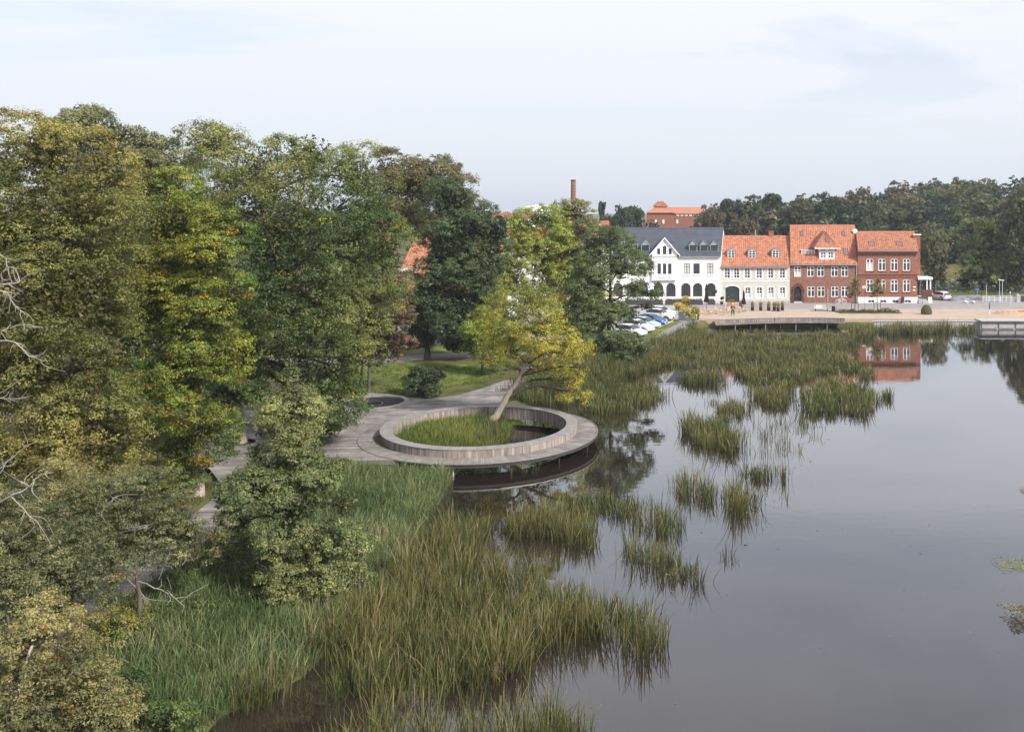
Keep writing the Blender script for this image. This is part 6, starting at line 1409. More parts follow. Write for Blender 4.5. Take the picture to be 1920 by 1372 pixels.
m = MB(); m.lathe([(0.74, zt - 0.62), (0.86, zt - 0.45), (0.86, zt - 0.1), (0.55, zt)], 20); m.build('crown_ring', MAT['brick_dark'], e)
for q in range(7): m = MB(); r = 0.80 + 0.008 * q; m.lathe([(r, zt - 2.2 - q * 0.95), (r + 0.03, zt - 2.1 - q * 0.95), (r, zt - 2.0 - q * 0.95)], 20); m.build('iron_band', MAT['brick_dark'], e)
Yd = 255.0; x, y, _ = Q(1012, 400, Yd); e = empty('domed_hall', (x, y, gz_at(x, y))); tag(e, 'low white domed hall roof peeping over the trees', 'hall'); zt = zq(385, Yd) - e.location.z; ze = zq(397, Yd) - e.location.z
m = MB(); m.lathe([(5.6, -1), (5.6, ze)], 32); m.build('wall', MAT['plaster_white'], e)
m = MB(); m.lathe([(5.9, ze)] + [(5.8 * math.cos(a), ze + 0.1 + (zt - ze) * math.sin(a)) for a in np.linspace(0.05, 1.5, 8)], 32); m.build('dome', MAT['paint_white'], e, smooth=True)
e = empty('far_roofs_house', (*Q(955, 420, 210)[:2], 0.9)); tag(e, 'small far house with pale wall and tan roof left of the dome', 'house')
m = MB(); m.box(-5, 5, 0, 8, 0, zq(407, 210) - 0.9); m.build('wall', MAT['plaster_white'], e); m = MB(); zz_ = zq(407, 210) - 0.9; m.add([(-5.4, -0.4, zz_), (5.4, -0.4, zz_), (5.4, 8.4, zz_), (-5.4, 8.4, zz_), (-5.4, 4, zz_ + 0.9), (5.4, 4, zz_ + 0.9)], [(0, 1, 5, 4), (2, 3, 4, 5), (1, 2, 5), (3, 0, 4)]); m.build('roof', MAT['tile_red'], e)
# ------------------------------------------------------------------ quay, dock, street furniture
ZP = Z_STREET + 0.02
# timber dock along the promenade, its lake side clad with boards
dk = empty('lakeside_dock', (20, 129.5, 0)); tag(dk, 'long curved grey timber dock along the promenade edge', 'dock')
xa, xb = P(1340, 602, 1.0)[0], P(1582, 600, 1.0)[0]
cx = np.linspace(xa, xb, 60); t_ = (cx - xa) / (xb - xa); cy = 128.6 + 2.2 * np.sin(math.pi * np.clip(t_ * 1.15, 0, 1) * 0.62) - 0.6 * t_ ** 3
cy = 127.9 + 3.0 * np.sin(t_ * math.pi * 0.72) - 0.5 * t_
m = MB()
for k in range(59):
    s = 1 + 0.1 * math.sin(k * 5.3); m.add([(cx[k], cy[k] - 0.9, 0.78), (cx[k + 1] - 0.02, cy[k + 1] - 0.9, 0.78), (cx[k + 1] - 0.02, 131.9, 0.78), (cx[k], 131.9, 0.78), (cx[k], cy[k] - 0.9, 0.66), (cx[k + 1] - 0.02, cy[k + 1] - 0.9, 0.66)], [(0, 1, 2, 3), (4, 5, 1, 0)], (s, s, s))
o = under(m.build('deck_planks', MAT['planks'], col=True), dk); o['kind'] = 'stuff'
rgk = random.Random(3); m = MB()
for k in range(59):
    for q in range(3):
        s = rgk.gauss(0.95, 0.2); f0, f1 = q / 3, (q + 0.94) / 3
        xa_, ya_ = cx[k] + (cx[k + 1] - cx[k]) * f0, cy[k] + (cy[k + 1] - cy[k]) * f0; xb_, yb_ = cx[k] + (cx[k + 1] - cx[k]) * f1, cy[k] + (cy[k + 1] - cy[k]) * f1
        m.add([(xa_, ya_, 0.8), (xb_, yb_, 0.8), (xb_, yb_, 1.3), (xa_, ya_, 1.3), (xa_, ya_ + 0.03, 0.8), (xb_, yb_ + 0.03, 0.8), (xb_, yb_ + 0.03, 1.3), (xa_, ya_ + 0.03, 1.3)], [(0, 1, 2, 3), (3, 2, 6, 7), (1, 5, 6, 2), (4, 0, 3, 7)], (s, s, s * 1.02))
o = under(m.build('front_boards', MAT['boards'], col=True), dk); o['kind'] = 'stuff'
m = MB()
for k in range(59):
    m.add([(cx[k], cy[k] - 0.05, 1.32), (cx[k + 1], cy[k + 1] - 0.05, 1.32), (cx[k + 1], cy[k + 1] + 0.5, 1.32), (cx[k], cy[k] + 0.5, 1.32), (cx[k], cy[k] - 0.05, 1.28), (cx[k + 1], cy[k + 1] - 0.05, 1.28), (cx[k], cy[k] + 0.5, 0.8), (cx[k + 1], cy[k + 1] + 0.5, 0.8)], [(0, 1, 2, 3), (4, 5, 1, 0), (3, 2, 7, 6)])
under(m.build('seat', MAT['cap_wood']), dk)
for k in range(2, 58, 7): m = MB(); m.tube([(cx[k], cy[k] - 0.5, -1.2), (cx[k], cy[k] - 0.5, 0.68)], [0.09, 0.09], 8); under(m.build('pile', MAT['steel'] if k % 2 else MAT['dark_wood']), dk)
# quay wall and the concrete landing at the right
q = empty('quay_wall', (40, 129, 0)); tag(q, 'low grey stone quay wall below the promenade', 'wall'); m = MB(); m.box(30.2, 53, 128.4, 129.02, -1.0, 1.02); m.box(30.0, 53.2, 128.3, 129.1, 1.02, 1.1); under(m.build('wall', MAT['concrete']), q)
ql = empty('concrete_landing', (52, 127.6, 0)); tag(ql, 'concrete landing with pale panels at the right end of promenade', 'quay')
m = MB(); m.box(44.8, 75, 127.9, 129.3, -1.0, 1.12); under(m.build('core', MAT['concrete']), ql)
m = MB(); m.box(44.7, 75, 127.4, 130, 1.14, 1.28); under(m.build('coping', MAT['concrete']), ql)
for k in range(9):
    x = 45.0 + k * 2.35; m = MB(); m.box(x, x + 2.1, 127.78, 127.9, 0.18, 1.1); under(m.build('panel', MAT['trim_white'] if k == 3 else MAT['concrete']), ql)
# parked cars
def loft(m, st, n=14):
    pass
def car(name, label, x, y, heading, paint, kind=0, group='cars in the car park', z=1.02):
    e = empty(name, (x, y, z), heading); tag(e, label, 'car', group)
    tall = 0.14 if kind == 1 else 0.0
    # side outline: x, lower z, belt z, roof z (0 where there is no cabin), half widths at sill, belt, roof
    st = [(-2.12, 0.42, 0.66, 0.66, 0.66, 0.70, 0.0), (-2.02, 0.28, 0.92 + tall, 0.92 + tall, 0.78, 0.80, 0.74), (-1.75, 0.22, 0.96 + tall, 1.30 + tall, 0.82, 0.84, 0.62), (-1.2, 0.2, 0.95 + tall, 1.46 + tall, 0.84, 0.86, 0.62), (-0.3, 0.2, 0.93 + tall, 1.50 + tall, 0.85, 0.87, 0.63),
          (0.35, 0.2, 0.92 + tall, 1.42 + tall, 0.85, 0.87, 0.62), (1.0, 0.2, 0.92 + tall, 0.98 + tall, 0.84, 0.86, 0.76), (1.6, 0.22, 0.82 + tall, 0.85 + tall, 0.82, 0.82, 0.60), (1.98, 0.26, 0.66 + tall, 0.70 + tall, 0.74, 0.74, 0.52), (2.12, 0.40, 0.52, 0.56, 0.60, 0.60, 0.42)]
    rows = []
    for (xx, zl, zb_, zr_, ws, wb_, wr) in st:
        wr = wr if zr_ > zb_ + 0.02 else wb_ * 0.9; rows.append([(xx, -ws * 0.92, zl), (xx, -ws, (zl + zb_) / 2), (xx, -wb_, zb_ - 0.04), (xx, -wb_ * 0.97, zb_), (xx, -wr, max(zr_ - 0.05, zb_ + 0.004)), (xx, -wr * 0.75, max(zr_, zb_ + 0.006)), (xx, wr * 0.75, max(zr_, zb_ + 0.006)), (xx, wr, max(zr_ - 0.05, zb_ + 0.004)), (xx, wb_ * 0.97, zb_), (xx, wb_, zb_ - 0.04), (xx, ws, (zl + zb_) / 2), (xx, ws * 0.92, zl)])
    n = 12; V = [p for r_ in rows for p in r_]; body, glass = MB(), MB(); fb, fg = [], []
    for i_ in range(len(rows) - 1):
        for j_ in range(n):
            f_ = (i_ * n + j_, i_ * n + (j_ + 1) % n, (i_ + 1) * n + (j_ + 1) % n, (i_ + 1) * n + j_)
            side_glass = j_ in (3, 7) and 2 <= i_ <= 5; screen = j_ in (4, 5, 6) and i_ in (1, 5)
            (fg if (side_glass or screen) else fb).append(f_)
    fb.append(tuple(range(n - 1, -1, -1))); fb.append(tuple(range((len(rows) - 1) * n, len(rows) * n)))
    body.add(V, fb); glass.add(V, fg)
    body.build('body', MAT[paint], e, smooth=True); glass.build('windows', MAT['glass'], e)
    for sx_ in (-1.3, 1.32):
        for sy_ in (-1, 1):
            m = MB(); prof = [(0.20, -0.1), (0.31, -0.1), (0.33, -0.06), (0.33, 0.06), (0.31, 0.1), (0.20, 0.1)]
            m.lathe(prof, 18); o = m.build('wheel', MAT['tyre'], e, loc=(sx_, sy_ * 0.80, 0.33), rot=(R(90), 0, 0))
            m = MB(); m.lathe([(0.04, -0.115), (0.21, -0.105), (0.21, 0.105), (0.04, 0.115)], 14); m.build('rim', MAT['rim_alloy'], o)
            m = MB(); pts = [(sx_ + 0.40 * math.cos(a), sy_ * 0.866, 0.33 + 0.40 * math.sin(a)) for a in np.linspace(-0.3, math.pi + 0.3, 14)]; m.poly(pts if sy_ < 0 else pts[::-1]); m.build('wheel_arch', MAT['tyre'], e)
    for sy_ in (-1, 1):
        m = MB(); m.box(1.86, 2.05, sy_ * 0.55 - 0.16, sy_ * 0.55 + 0.16, 0.60 + tall * 0.8, 0.73 + tall); m.build('headlight', MAT['lamp_clear'], e)
        m = MB(); m.box(-2.10, -1.98, sy_ * 0.66 - 0.1, sy_ * 0.66 + 0.1, 0.68, 0.95); m.build('rear_light', MAT['lamp_red'], e)
        m = MB(); m.box(0.72, 0.88, sy_ * 0.98 - 0.1, sy_ * 0.98 + 0.1, 0.95 + tall, 1.08 + tall); m.build('wing_mirror', MAT[paint], e)
    for xx in (2.115, -2.135): m = MB(); m.box(xx - 0.012, xx + 0.012, -0.26, 0.26, 0.43, 0.54); m.build('number_plate', MAT['white_line'], e)
    return e
hd = R(-32)
def wheel_pos(px, py, h): x, y, _ = P(px, py, 1.02); return x - 1.32 * math.cos(h) - 0.8 * math.sin(h), y - 1.32 * math.sin(h) + 0.8 * math.cos(h)
car('parked_car', 'white estate car nearest the reeds, partly hidden by the alder', *wheel_pos(1192, 633, hd), hd, 'car_white')
car('parked_car', 'white sport utility car with dark windows facing the grass strip', *wheel_pos(1206, 625, hd), hd, 'car_white', 1)
car('parked_car', 'pale silver blue car behind the white sport utility car', *wheel_pos(1219, 617.5, hd), hd, 'car_silverblue')
car('parked_car', 'dark blue car parked beside the grass strip', *wheel_pos(1232, 611.5, hd), hd, 'car_blue')
car('parked_car', 'light silver car next to the grey cabinet', *wheel_pos(1249, 602, R(-22)), R(-22), 'car_white', 1)
car('parked_car', 'white car farthest back beside the yellow hedge', *wheel_pos(1252, 594.5, R(-20)), R(-20), 'car_white')
xr, yr, _ = P(1768, 563.5, 1.05); car('estate_car', 'white estate car seen from behind beside the porch steps', xr, yr + 1.6, R(112), 'car_white', 0, None, Z_STREET)
# hedges, cabinet, fence
def leafy_box(name, label, x, y, z, sx_, sy_, sz_, pal, seed, cat='hedge', group=None, lobes=None, n=160, ls=0.09):
    e = empty(name, (x, y, z)); tag(e, label, cat, group)
    lob = lobes or [((k + 0.5) / 3 * sx_ - sx_ / 2, 0, sz_ * 0.55, sx_ / 4.2, sy_ / 2, sz_ * 0.5) for k in range(3)]
    v, f = wood_np((0, 0, 0), [(0, 0, 0), (0, 0, sz_ * 0.3), (0, 0, sz_ * 0.6)], 0.03, lob, seed, 3); link('stems', np_mesh('stems', v, f, MAT['bark']), e)
    (p, q_, c), _ = crown_np(lob, n, 22, ls, 0.22, pal, seed, flat=0.9, shell=0.6); link('foliage', np_mesh('foliage', p, q_, MAT['leaf'], c), e); return e
YH = [(0.19, 0.17, 0.035), (0.28, 0.23, 0.045), (0.34, 0.26, 0.06)]
x, y, _ = P(1273, 588, 1.05); leafy_box('clipped_hedge', 'tall square yellow green hedge behind the grey cabinet', x, y, 1.05, 1.2, 1.2, 1.7, YH, 501)
x, y, _ = P(1290, 600, 1.05); leafy_box('clipped_hedge', 'yellow bamboo hedge beside the grey cabinet', x, y, 1.05, 2.0, 1.0, 1.6, YH, 502)
x, y, _ = P(1304, 597, 1.05); leafy_box('clipped_hedge', 'yellow grass hedge at the corner of the terrace', x, y, 1.05, 1.3, 0.9, 1.6, YH, 503)
x, y, _ = P(1289, 582, 1.05); leafy_box('small_tree', 'slim yellow bush before the hotel planters', x, y, 1.05, 0.8, 0.8, 2.1, YH, 504, 'bush')
x, y, _ = P(1278.8, 602.5, 1.05); e = empty('utility_cabinet', (x, y, 1.02)); tag(e, 'plain slate grey utility cabinet at the end of the car park', 'cabinet'); wc_ = 13.4 / F * y
m = MB(); m.box(-wc_ / 2, wc_ / 2, 0, 0.5, 0.1, 1.25); m.box(-wc_ / 2 - 0.03, wc_ / 2 + 0.03, -0.03, 0.53, 1.25, 1.29); m.build('housing', MAT['cabinet_grey'], e); m = MB(); m.box(-wc_ / 2, wc_ / 2, 0.0, 0.5, 0.0, 0.1); m.build('base', MAT['concrete'], e)
m = MB(); m.box(0.28, 0.40, -0.02, 0.0, 1.0, 1.1); m.build('label_plate', MAT['white_line'], e); m = MB(); m.box(-0.01, 0.01, -0.012, 0.0, 0.14, 1.2); m.build('door_seam', MAT['metal_dark'], e)
x, y, _ = P(1306, 602, 1.05); e = empty('bollard', (x, y, 1.02)); tag(e, 'white post beside the yellow hedge', 'post'); m = MB(); m.tube([(0, 0, 0), (0, 0, 0.9)], [0.06, 0.06], 10); m.lathe([(0.075, 0.9), (0.06, 0.95), (0.01, 0.97)], 10); m.build('post', MAT['paint_white'], e)
# planter boxes with clipped balls in front of the hotel
def planter_box(pxa, pxb, py, label, n, k0):
    xa_, y, _ = P(pxa, py, 1.05); xb_ = P(pxb, py, 1.05)[0]; e = empty('hotel_planter', ((xa_ + xb_) / 2, y, 1.03)); tag(e, label, 'planter', 'planters along the hotel front'); w_ = xb_ - xa_
    m = MB(); m.box(-w_ / 2, w_ / 2, 0, 0.06, 0.0, 0.72); m.box(-w_ / 2, w_ / 2, 0.5, 0.56, 0, 0.72); m.box(-w_ / 2, -w_ / 2 + 0.06, 0.06, 0.5, 0, 0.72); m.box(w_ / 2 - 0.06, w_ / 2, 0.06, 0.5, 0, 0.72); m.box(-w_ / 2 + 0.06, w_ / 2 - 0.06, 0.06, 0.5, 0.55, 0.6); m.build('box', MAT['anthracite'], e)
    (p, q_, c), _ = crown_np([(0, 0, 0, 0.2, 0.2, 0.22)], 26, 22, 0.06, 0.08, [(0.07, 0.085, 0.03), (0.14, 0.13, 0.05)], 600, flat=1, shell=0.8); bm_ = np_mesh('box_ball', p, q_, MAT['leaf'], c)
    for k in range(n): link('box_ball', bm_, e, (-w_ / 2 + 0.3 + (w_ - 0.6) * k / max(1, n - 1), 0.28, 0.84), (0, 0, k * 1.3))
planter_box(1171, 1243, 571.5, 'dark planter with clipped balls left of the hotel entrance', 14, 1)
planter_box(1247, 1318, 571.5, 'long dark planter with a row of clipped balls before the arches', 16, 2)
planter_box(1327, 1341, 571.5, 'short dark planter at the right end of the hotel front', 3, 3)
# parasols
def parasol(px, pyb, h, r, label):
    x, y, _ = P(px, pyb, ZP); e = empty('closed_parasol', (x, y, ZP)); tag(e, label, 'parasol', 'closed parasols on the terraces')
    m = MB(); m.tube([(0, 0, 0), (0, 0, h)], [0.035, 0.03], 8); m.build('pole', MAT['metal_dark'], e)
    m = MB(); m.lathe([(0.32, 0.0), (0.30, 0.08), (0.06, 0.1)], 14); m.build('base', MAT['metal_dark'], e)
    rg = random.Random(int(px)); V_, F_ = [], []; n = 16; prof = [(0.02, h), (0.09, h - 0.15), (r * 0.55, h * 0.82), (r * 0.5, h * 0.66), (r * 0.85, h * 0.5), (r, h * 0.36), (r * 0.55, h * 0.33)]
    for j_, (rr, zz_) in enumerate(prof):
        for k in range(n): a = 2 * math.pi * k / n; rk = rr * (1.25 if k % 2 else 0.72) * rg.uniform(0.85, 1.15); V_.append((rk * math.cos(a), rk * math.sin(a), zz_ + rg.uniform(-0.04, 0.04)))
    for j_ in range(len(prof) - 1):
        for k in range(n): F_.append((j_ * n + k, (j_ + 1) * n + k, (j_ + 1) * n + (k + 1) % n, j_ * n + (k + 1) % n))
    m = MB(); m.add(V_, F_); m.build('canopy', MAT['fabric_black'], e)
parasol(1324.7, 584, 4.2, 0.34, 'tallest closed black parasol standing before the hotel corner'); parasol(1394.6, 584, 3.3, 0.28, 'closed black parasol before the beige house, right of the standing person')
parasol(1287.7, 564, 2.6, 0.26, 'closed dark parasol between two hotel arches'); parasol(1251.6, 563, 2.5, 0.24, 'thin closed dark parasol by the hotel arch under the lettering')
# potted grasses
def pot(px, pyb, label, pm='pot_black', wpx=7.0, hpot=0.55, hg=1.0):
    x, y, _ = P(px, pyb, ZP); e = empty('potted_grass', (x, y, ZP)); tag(e, label, 'potted plant', 'pots of grass on the terrace'); r = wpx / F * y / 2
    m = MB(); m.lathe([(r * 0.8, 0), (r, hpot), (r * 0.88, hpot), (r * 0.85, hpot - 0.06)], 16); m.build('pot', MAT[pm], e)
    rg = np.random.default_rng(int(px * 7)); n = 130; a = rg.uniform(0, 6.28, n); rr = r * 0.75 * np.sqrt(rg.random(n)); pos = np.column_stack([rr * np.cos(a), rr * np.sin(a), np.full(n, hpot - 0.07)])
    cb = np.array([(0.22, 0.17, 0.06)]) * rg.uniform(0.6, 1.2, n)[:, None]; v, f, c = blades_np(pos, hg * rg.uniform(0.5, 1.1, n), np.full(n, 0.05), 0.22, cb, cb * 1.5, rg); link('grass', np_mesh('grass', v, f, MAT['blade'], c), e)
for k, (px, py, lb) in enumerate([(1411, 582.5, 'black pot of pale grass right of the closed parasol'), (1426.5, 582.5, 'second black pot of grass from the parasol'), (1441.3, 582.5, 'black grass pot standing mid row before the beige house'), (1452, 582.5, 'black grass pot starting the right hand cluster'), (1459, 583.8, 'black grass pot set forward in the cluster of three'), (1467, 582.3, 'last black grass pot at the right end of row'), (1389, 579, 'small dark grass pot left of the closed parasol'), (1307.5, 599, 'dark pot half hidden behind the white post')]): pot(px, py, lb)
x, y, _ = P(1371, 573.5, ZP); e = empty('terrace_planter', (x, y, ZP)); tag(e, 'orange terracotta planter with grasses before the green gate', 'planter'); m = MB(); m.box(-0.55, 0.55, 0, 0.45, 0, 0.6); m.build('box', MAT['pot_terracotta'], e)
rg = np.random.default_rng(9); n = 120; cb = np.array([(0.24, 0.16, 0.04)]) * rg.uniform(0.6, 1.2, n)[:, None]; v, f, c = blades_np(np.column_stack([rg.uniform(-0.5, 0.5, n), rg.uniform(0.05, 0.4, n), np.full(n, 0.58)]), 0.5 * rg.uniform(0.5, 1.2, n), np.full(n, 0.05), 0.3, cb, cb * 1.3, rg); link('grass', np_mesh('grass', v, f, MAT['blade'], c), e)
x, y, _ = P(1353, 571, ZP); e = empty('olive_pot', (x, y, ZP)); tag(e, 'dark pot with small round bush at the hotel corner', 'potted plant'); m = MB(); m.lathe([(0.2, 0), (0.27, 0.5), (0.22, 0.5)], 14); m.build('pot', MAT['pot_black'], e); (p, q_, c), _ = crown_np([(0, 0, 1.0, 0.38, 0.38, 0.42)], 50, 22, 0.08, 0.14, DARK, 611); link('foliage', np_mesh('foliage', p, q_, MAT['leaf'], c), e)
# rattan chairs and tables
def chair_mesh():
    P_ = {}
    m = MB(); m.box(-0.24, 0.24, -0.24, 0.24, 0.42, 0.47); P_['seat'] = m.mesh('seat', MAT['rattan'])
    m = MB(); n = 9
    for j_ in range(n - 1):
        a0, a1 = math.pi * (0.02 + 0.96 * j_ / (n - 1)), math.pi * (0.02 + 0.96 * (j_ + 1) / (n - 1)); h0, h1 = 0.66 + 0.2 * math.sin(a0) ** 2, 0.66 + 0.2 * math.sin(a1) ** 2
        m.add([(0.27 * math.cos(a0), 0.27 * math.sin(a0), 0.5), (0.27 * math.cos(a1), 0.27 * math.sin(a1), 0.5), (0.29 * math.cos(a1), 0.29 * math.sin(a1), h1), (0.29 * math.cos(a0), 0.29 * math.sin(a0), h0), (0.24 * math.cos(a0), 0.24 * math.sin(a0), 0.5), (0.24 * math.cos(a1), 0.24 * math.sin(a1), 0.5), (0.26 * math.cos(a1), 0.26 * math.sin(a1), h1), (0.26 * math.cos(a0), 0.26 * math.sin(a0), h0)], [(0, 1, 2, 3), (4, 7, 6, 5), (3, 2, 6, 7)])
    P_['backrest'] = m.mesh('backrest', MAT['rattan'])
    m = MB(); m.tube([(0, 0, 0), (0, 0, 0.43)], [0.02, 0.022], 6); P_['leg'] = m.mesh('leg', MAT['rattan']); return P_
CM = chair_mesh()
def chair(px, py, rz, label):
    x, y, _ = P(px, py, ZP); e = empty('rattan_chair', (x, y, ZP), rz); tag(e, label, 'chair', 'rattan chairs on the terrace'); link('seat', CM['seat'], e); link('backrest', CM['backrest'], e)
    for a, b_ in ((-0.2, -0.2), (0.2, -0.2), (0.2, 0.2), (-0.2, 0.2)): link('leg', CM['leg'], e, (a, b_, 0))
def table(px, py, label):
    x, y, _ = P(px, py, ZP); e = empty('round_table', (x, y, ZP)); tag(e, label, 'table', 'small tables on the terrace'); m = MB(); m.lathe([(0.36, 0.71), (0.37, 0.73), (0.36, 0.75)], 18); m.build('table_top', MAT['rattan'], e); m = MB(); m.tube([(0, 0, 0.03), (0, 0, 0.71)], [0.03, 0.03], 8); m.build('column', MAT['metal_dark'], e); m = MB(); m.lathe([(0.24, 0), (0.2, 0.03), (0.03, 0.05)], 14); m.build('foot', MAT['metal_dark'], e)
for px, py, lb in ((1342.5, 588.5, 'small round table at the left of the terrace'), (1366, 585.8, 'small round table left behind the standing person'), (1386, 585.8, 'small round table right behind the standing person'), (1329, 588.5, 'small round table nearest the yellow hedge')): table(px, py, lb)
for px, py, rz, lb in ((1335.5, 588.5, 1.57, 'rattan chair left of the table farthest left but one'), (1348.5, 588.8, -1.57, 'rattan chair facing the standing person from the left'), (1343, 586.5, 0.2, 'rattan chair behind the left terrace table'), (1359.5, 586, 1.5, 'rattan chair left of the table by the lamp post'), (1369, 584.5, -0.2, 'rattan chair at the back of table by the lamp post'), (1364, 587.8, 3.0, 'rattan chair in front of the table by the lamp post'), (1380.5, 586.2, 1.6, 'rattan chair just right of the standing person'), (1391.5, 586, -1.6, 'rattan chair beside the closed parasol pole'), (1387, 584.2, 0.1, 'rattan chair behind the right terrace table'), (1322.5, 589, 1.4, 'rattan chair nearest the yellow hedge'), (1331, 591, 2.9, 'rattan chair nearest the dock end')): chair(px, py, rz, lb)
# person with remote control
x, y, _ = P(1374, 592, ZP); pe = empty('person', (x, y, ZP), 0.0); tag(pe, 'person in white cap and dark clothes standing on the dock edge holding a small device', 'person')
def skinned(name, verts, edges, radii, mat, parent, root=0):
    me = bpy.data.meshes.new(name); me.from_pydata(verts, edges, []); o = link(name, me, parent); me.materials.append(MAT[mat])
    md = o.modifiers.new('skin', 'SKIN'); md.use_smooth_shade = True
    for k, r_ in enumerate(radii): me.skin_vertices[0].data[k].radius = (r_[0], r_[1]) if isinstance(r_, tuple) else (r_, r_)
    me.skin_vertices[0].data[root].use_root = True
    sd = o.modifiers.new('sub', 'SUBSURF'); sd.levels = 1; sd.render_levels = 2; return o
bv = [(0, 0, 0.95), (0, 0, 1.18), (0, 0.01, 1.40), (0, -0.01, 1.50), (0, -0.02, 1.60), (0, -0.02, 1.72),
      (-0.18, 0.01, 1.40), (-0.27, -0.02, 1.12), (-0.10, -0.25, 1.16), (0.18, 0.01, 1.40), (0.27, -0.02, 1.12), (0.10, -0.25, 1.16),
      (-0.11, 0, 0.88), (-0.15, -0.02, 0.48), (-0.18, 0.02, 0.08), (-0.20, -0.12, 0.03), (0.11, 0, 0.88), (0.15, -0.02, 0.48), (0.18, 0.02, 0.08), (0.20, -0.12, 0.03)]
be = [(0, 1), (1, 2), (2, 3), (3, 4), (4, 5), (2, 6), (6, 7), (7, 8), (2, 9), (9, 10), (10, 11), (0, 12), (12, 13), (13, 14), (14, 15), (0, 16), (16, 17), (17, 18), (18, 19)]
br = [(0.15, 0.11), (0.14, 0.10), (0.14, 0.09), 0.055, (0.085, 0.10), (0.07, 0.085), 0.06, 0.045, 0.033, 0.06, 0.045, 0.033, 0.085, 0.058, 0.042, 0.04, 0.085, 0.058, 0.042, 0.04]
body = skinned('body', bv, be, br, 'skin', pe)
skinned('trousers', [(0, 0, 0.98), (-0.11, 0, 0.86), (-0.15, -0.02, 0.48), (-0.18, 0.02, 0.10), (0.11, 0, 0.86), (0.15, -0.02, 0.48), (0.18, 0.02, 0.10)], [(0, 1), (1, 2), (2, 3), (0, 4), (4, 5), (5, 6)], [(0.165, 0.125), 0.105, 0.08, 0.07, 0.105, 0.08, 0.07], 'cloth_brown', pe)
skinned('jacket', [(0, 0, 0.93), (0, 0, 1.18), (0, 0.01, 1.42), (-0.19, 0.01, 1.40), (-0.28, -0.02, 1.12), (-0.14, -0.20, 1.15), (0.19, 0.01, 1.40), (0.28, -0.02, 1.12), (0.14, -0.20, 1.15)], [(0, 1), (1, 2), (2, 3), (3, 4), (4, 5), (2, 6), (6, 7), (7, 8)], [(0.18, 0.14), (0.175, 0.13), (0.165, 0.115), 0.085, 0.065, 0.05, 0.085, 0.065, 0.05], 'cloth_dark', pe)
for sg in (-1, 1):
    m = MB(); m.lathe([(0.055, 0.0), (0.06, 0.04), (0.035, 0.09)], 10); m.box(-0.05, 0.05, -0.2, 0.0, 0.0, 0.05); m.build('shoe', MAT['cloth_dark'], pe, loc=(sg * 0.19, 0.0, 0.0))
    for k in range(5):
        m = MB(); dx_ = -0.036 + 0.018 * k if k < 4 else -sg * 0.045; ln_ = (0.07, 0.085, 0.08, 0.065, 0.05)[k]
        m.tube([(0, 0, 0), (dx_ * 0.2, -ln_ * 0.6, 0.012), (-sg * 0.01, -ln_, -0.012)], [0.0095, 0.009, 0.007], 6); m.build('finger', MAT['skin'], body, loc=(sg * 0.10 + dx_, -0.26, 1.165))
m = MB(); m.lathe([(0.115, 1.70), (0.112, 1.76), (0.085, 1.815), (0.02, 1.84)], 16); m.box(-0.075, 0.075, -0.21, -0.08, 1.695, 1.71); m.build('cap', MAT['cap_white'], pe, smooth=False)
m = MB(); m.lathe([(0.09, 1.56), (0.118, 1.62), (0.112, 1.70)], 14, 0, 0.025); m.build('hair', MAT['cloth_grey'], pe)
m = MB(); m.box(-0.02, 0.02, -0.13, -0.09, 1.60, 1.65); m.build('nose', MAT['skin'], body)
for sg in (-1, 1):
    m = MB(); m.lathe([(0.012, -0.006), (0.012, 0.006)], 8); m.build('eye', MAT['cloth_dark'], body, loc=(sg * 0.036, -0.118, 1.655), rot=(R(90), 0, 0))
    m = MB(); m.lathe([(0.012, -0.02), (0.02, 0.0), (0.012, 0.02)], 8); m.build('ear', MAT['skin'], body, loc=(sg * 0.108, -0.01, 1.63))
m = MB(); m.box(-0.028, 0.028, -0.123, -0.115, 1.565, 1.575); m.build('mouth', MAT['lamp_red'], body)
m = MB(); m.box(-0.24, -0.02, 0.10, 0.24, 1.0, 1.42); m.build('shoulder_bag', MAT['cloth_grey'], pe, loc=(0.14, 0.02, 0))
rc = empty('remote_control', (x, y - 0.34, ZP + 1.19)); tag(rc, 'small white hand held device in the hands of the standing person', 'device'); m = MB(); m.box(-0.10, 0.10, -0.05, 0.04, -0.02, 0.03); m.build('housing', MAT['cap_white'], rc); m = MB(); m.box(-0.09, 0.09, -0.03, -0.015, 0.03, 0.13); m.build('screen', MAT['metal_dark'], rc)
# lamp posts, signs, bench, bin, bicycle
def lamp(px, pyb, pyt, label, r=0.16, head=0.0):
    x, y, _ = P(px, pyb, ZP); h = CH - (pyt - HY) / F * y - ZP; e = empty('street_lamp', (x, y, ZP)); tag(e, label, 'street lamp', 'street lamps'); m = MB(); m.tube([(0, 0, 0), (0, 0, h - 0.2)], [0.06, 0.045], 8); m.build('post', MAT['metal_pale'], e)
    m = MB(); m.lathe([(0.05, h - 0.25), (r, h - 0.12), (r * 1.5, h - 0.06), (r * 1.2, h), (0.03, h + 0.05)], 14); m.build('lamp_head', MAT['metal_pale'], e)
lamp(1359.5, 586, 538, 'pale lamp post beside the terrace before the hotel corner'); lamp(1874, 566.5, 524, 'left of the twin pale lamp posts near the railing', 0.22); lamp(1879.5, 568.5, 525, 'right of the twin pale lamp posts near the railing', 0.22)
lamp(1849.5, 568.5, 535, 'plain thin pole left of the railing', 0.05); lamp(1894, 574, 547, 'short pole with a small plate near the stone pier', 0.09)
x, y, _ = P(1621.5, 580, ZP); e = empty('street_sign', (x, y, ZP)); tag(e, 'white rectangular sign on a thin pole before the red brick house', 'sign'); h = CH - (535.5 - HY) / F * y - ZP
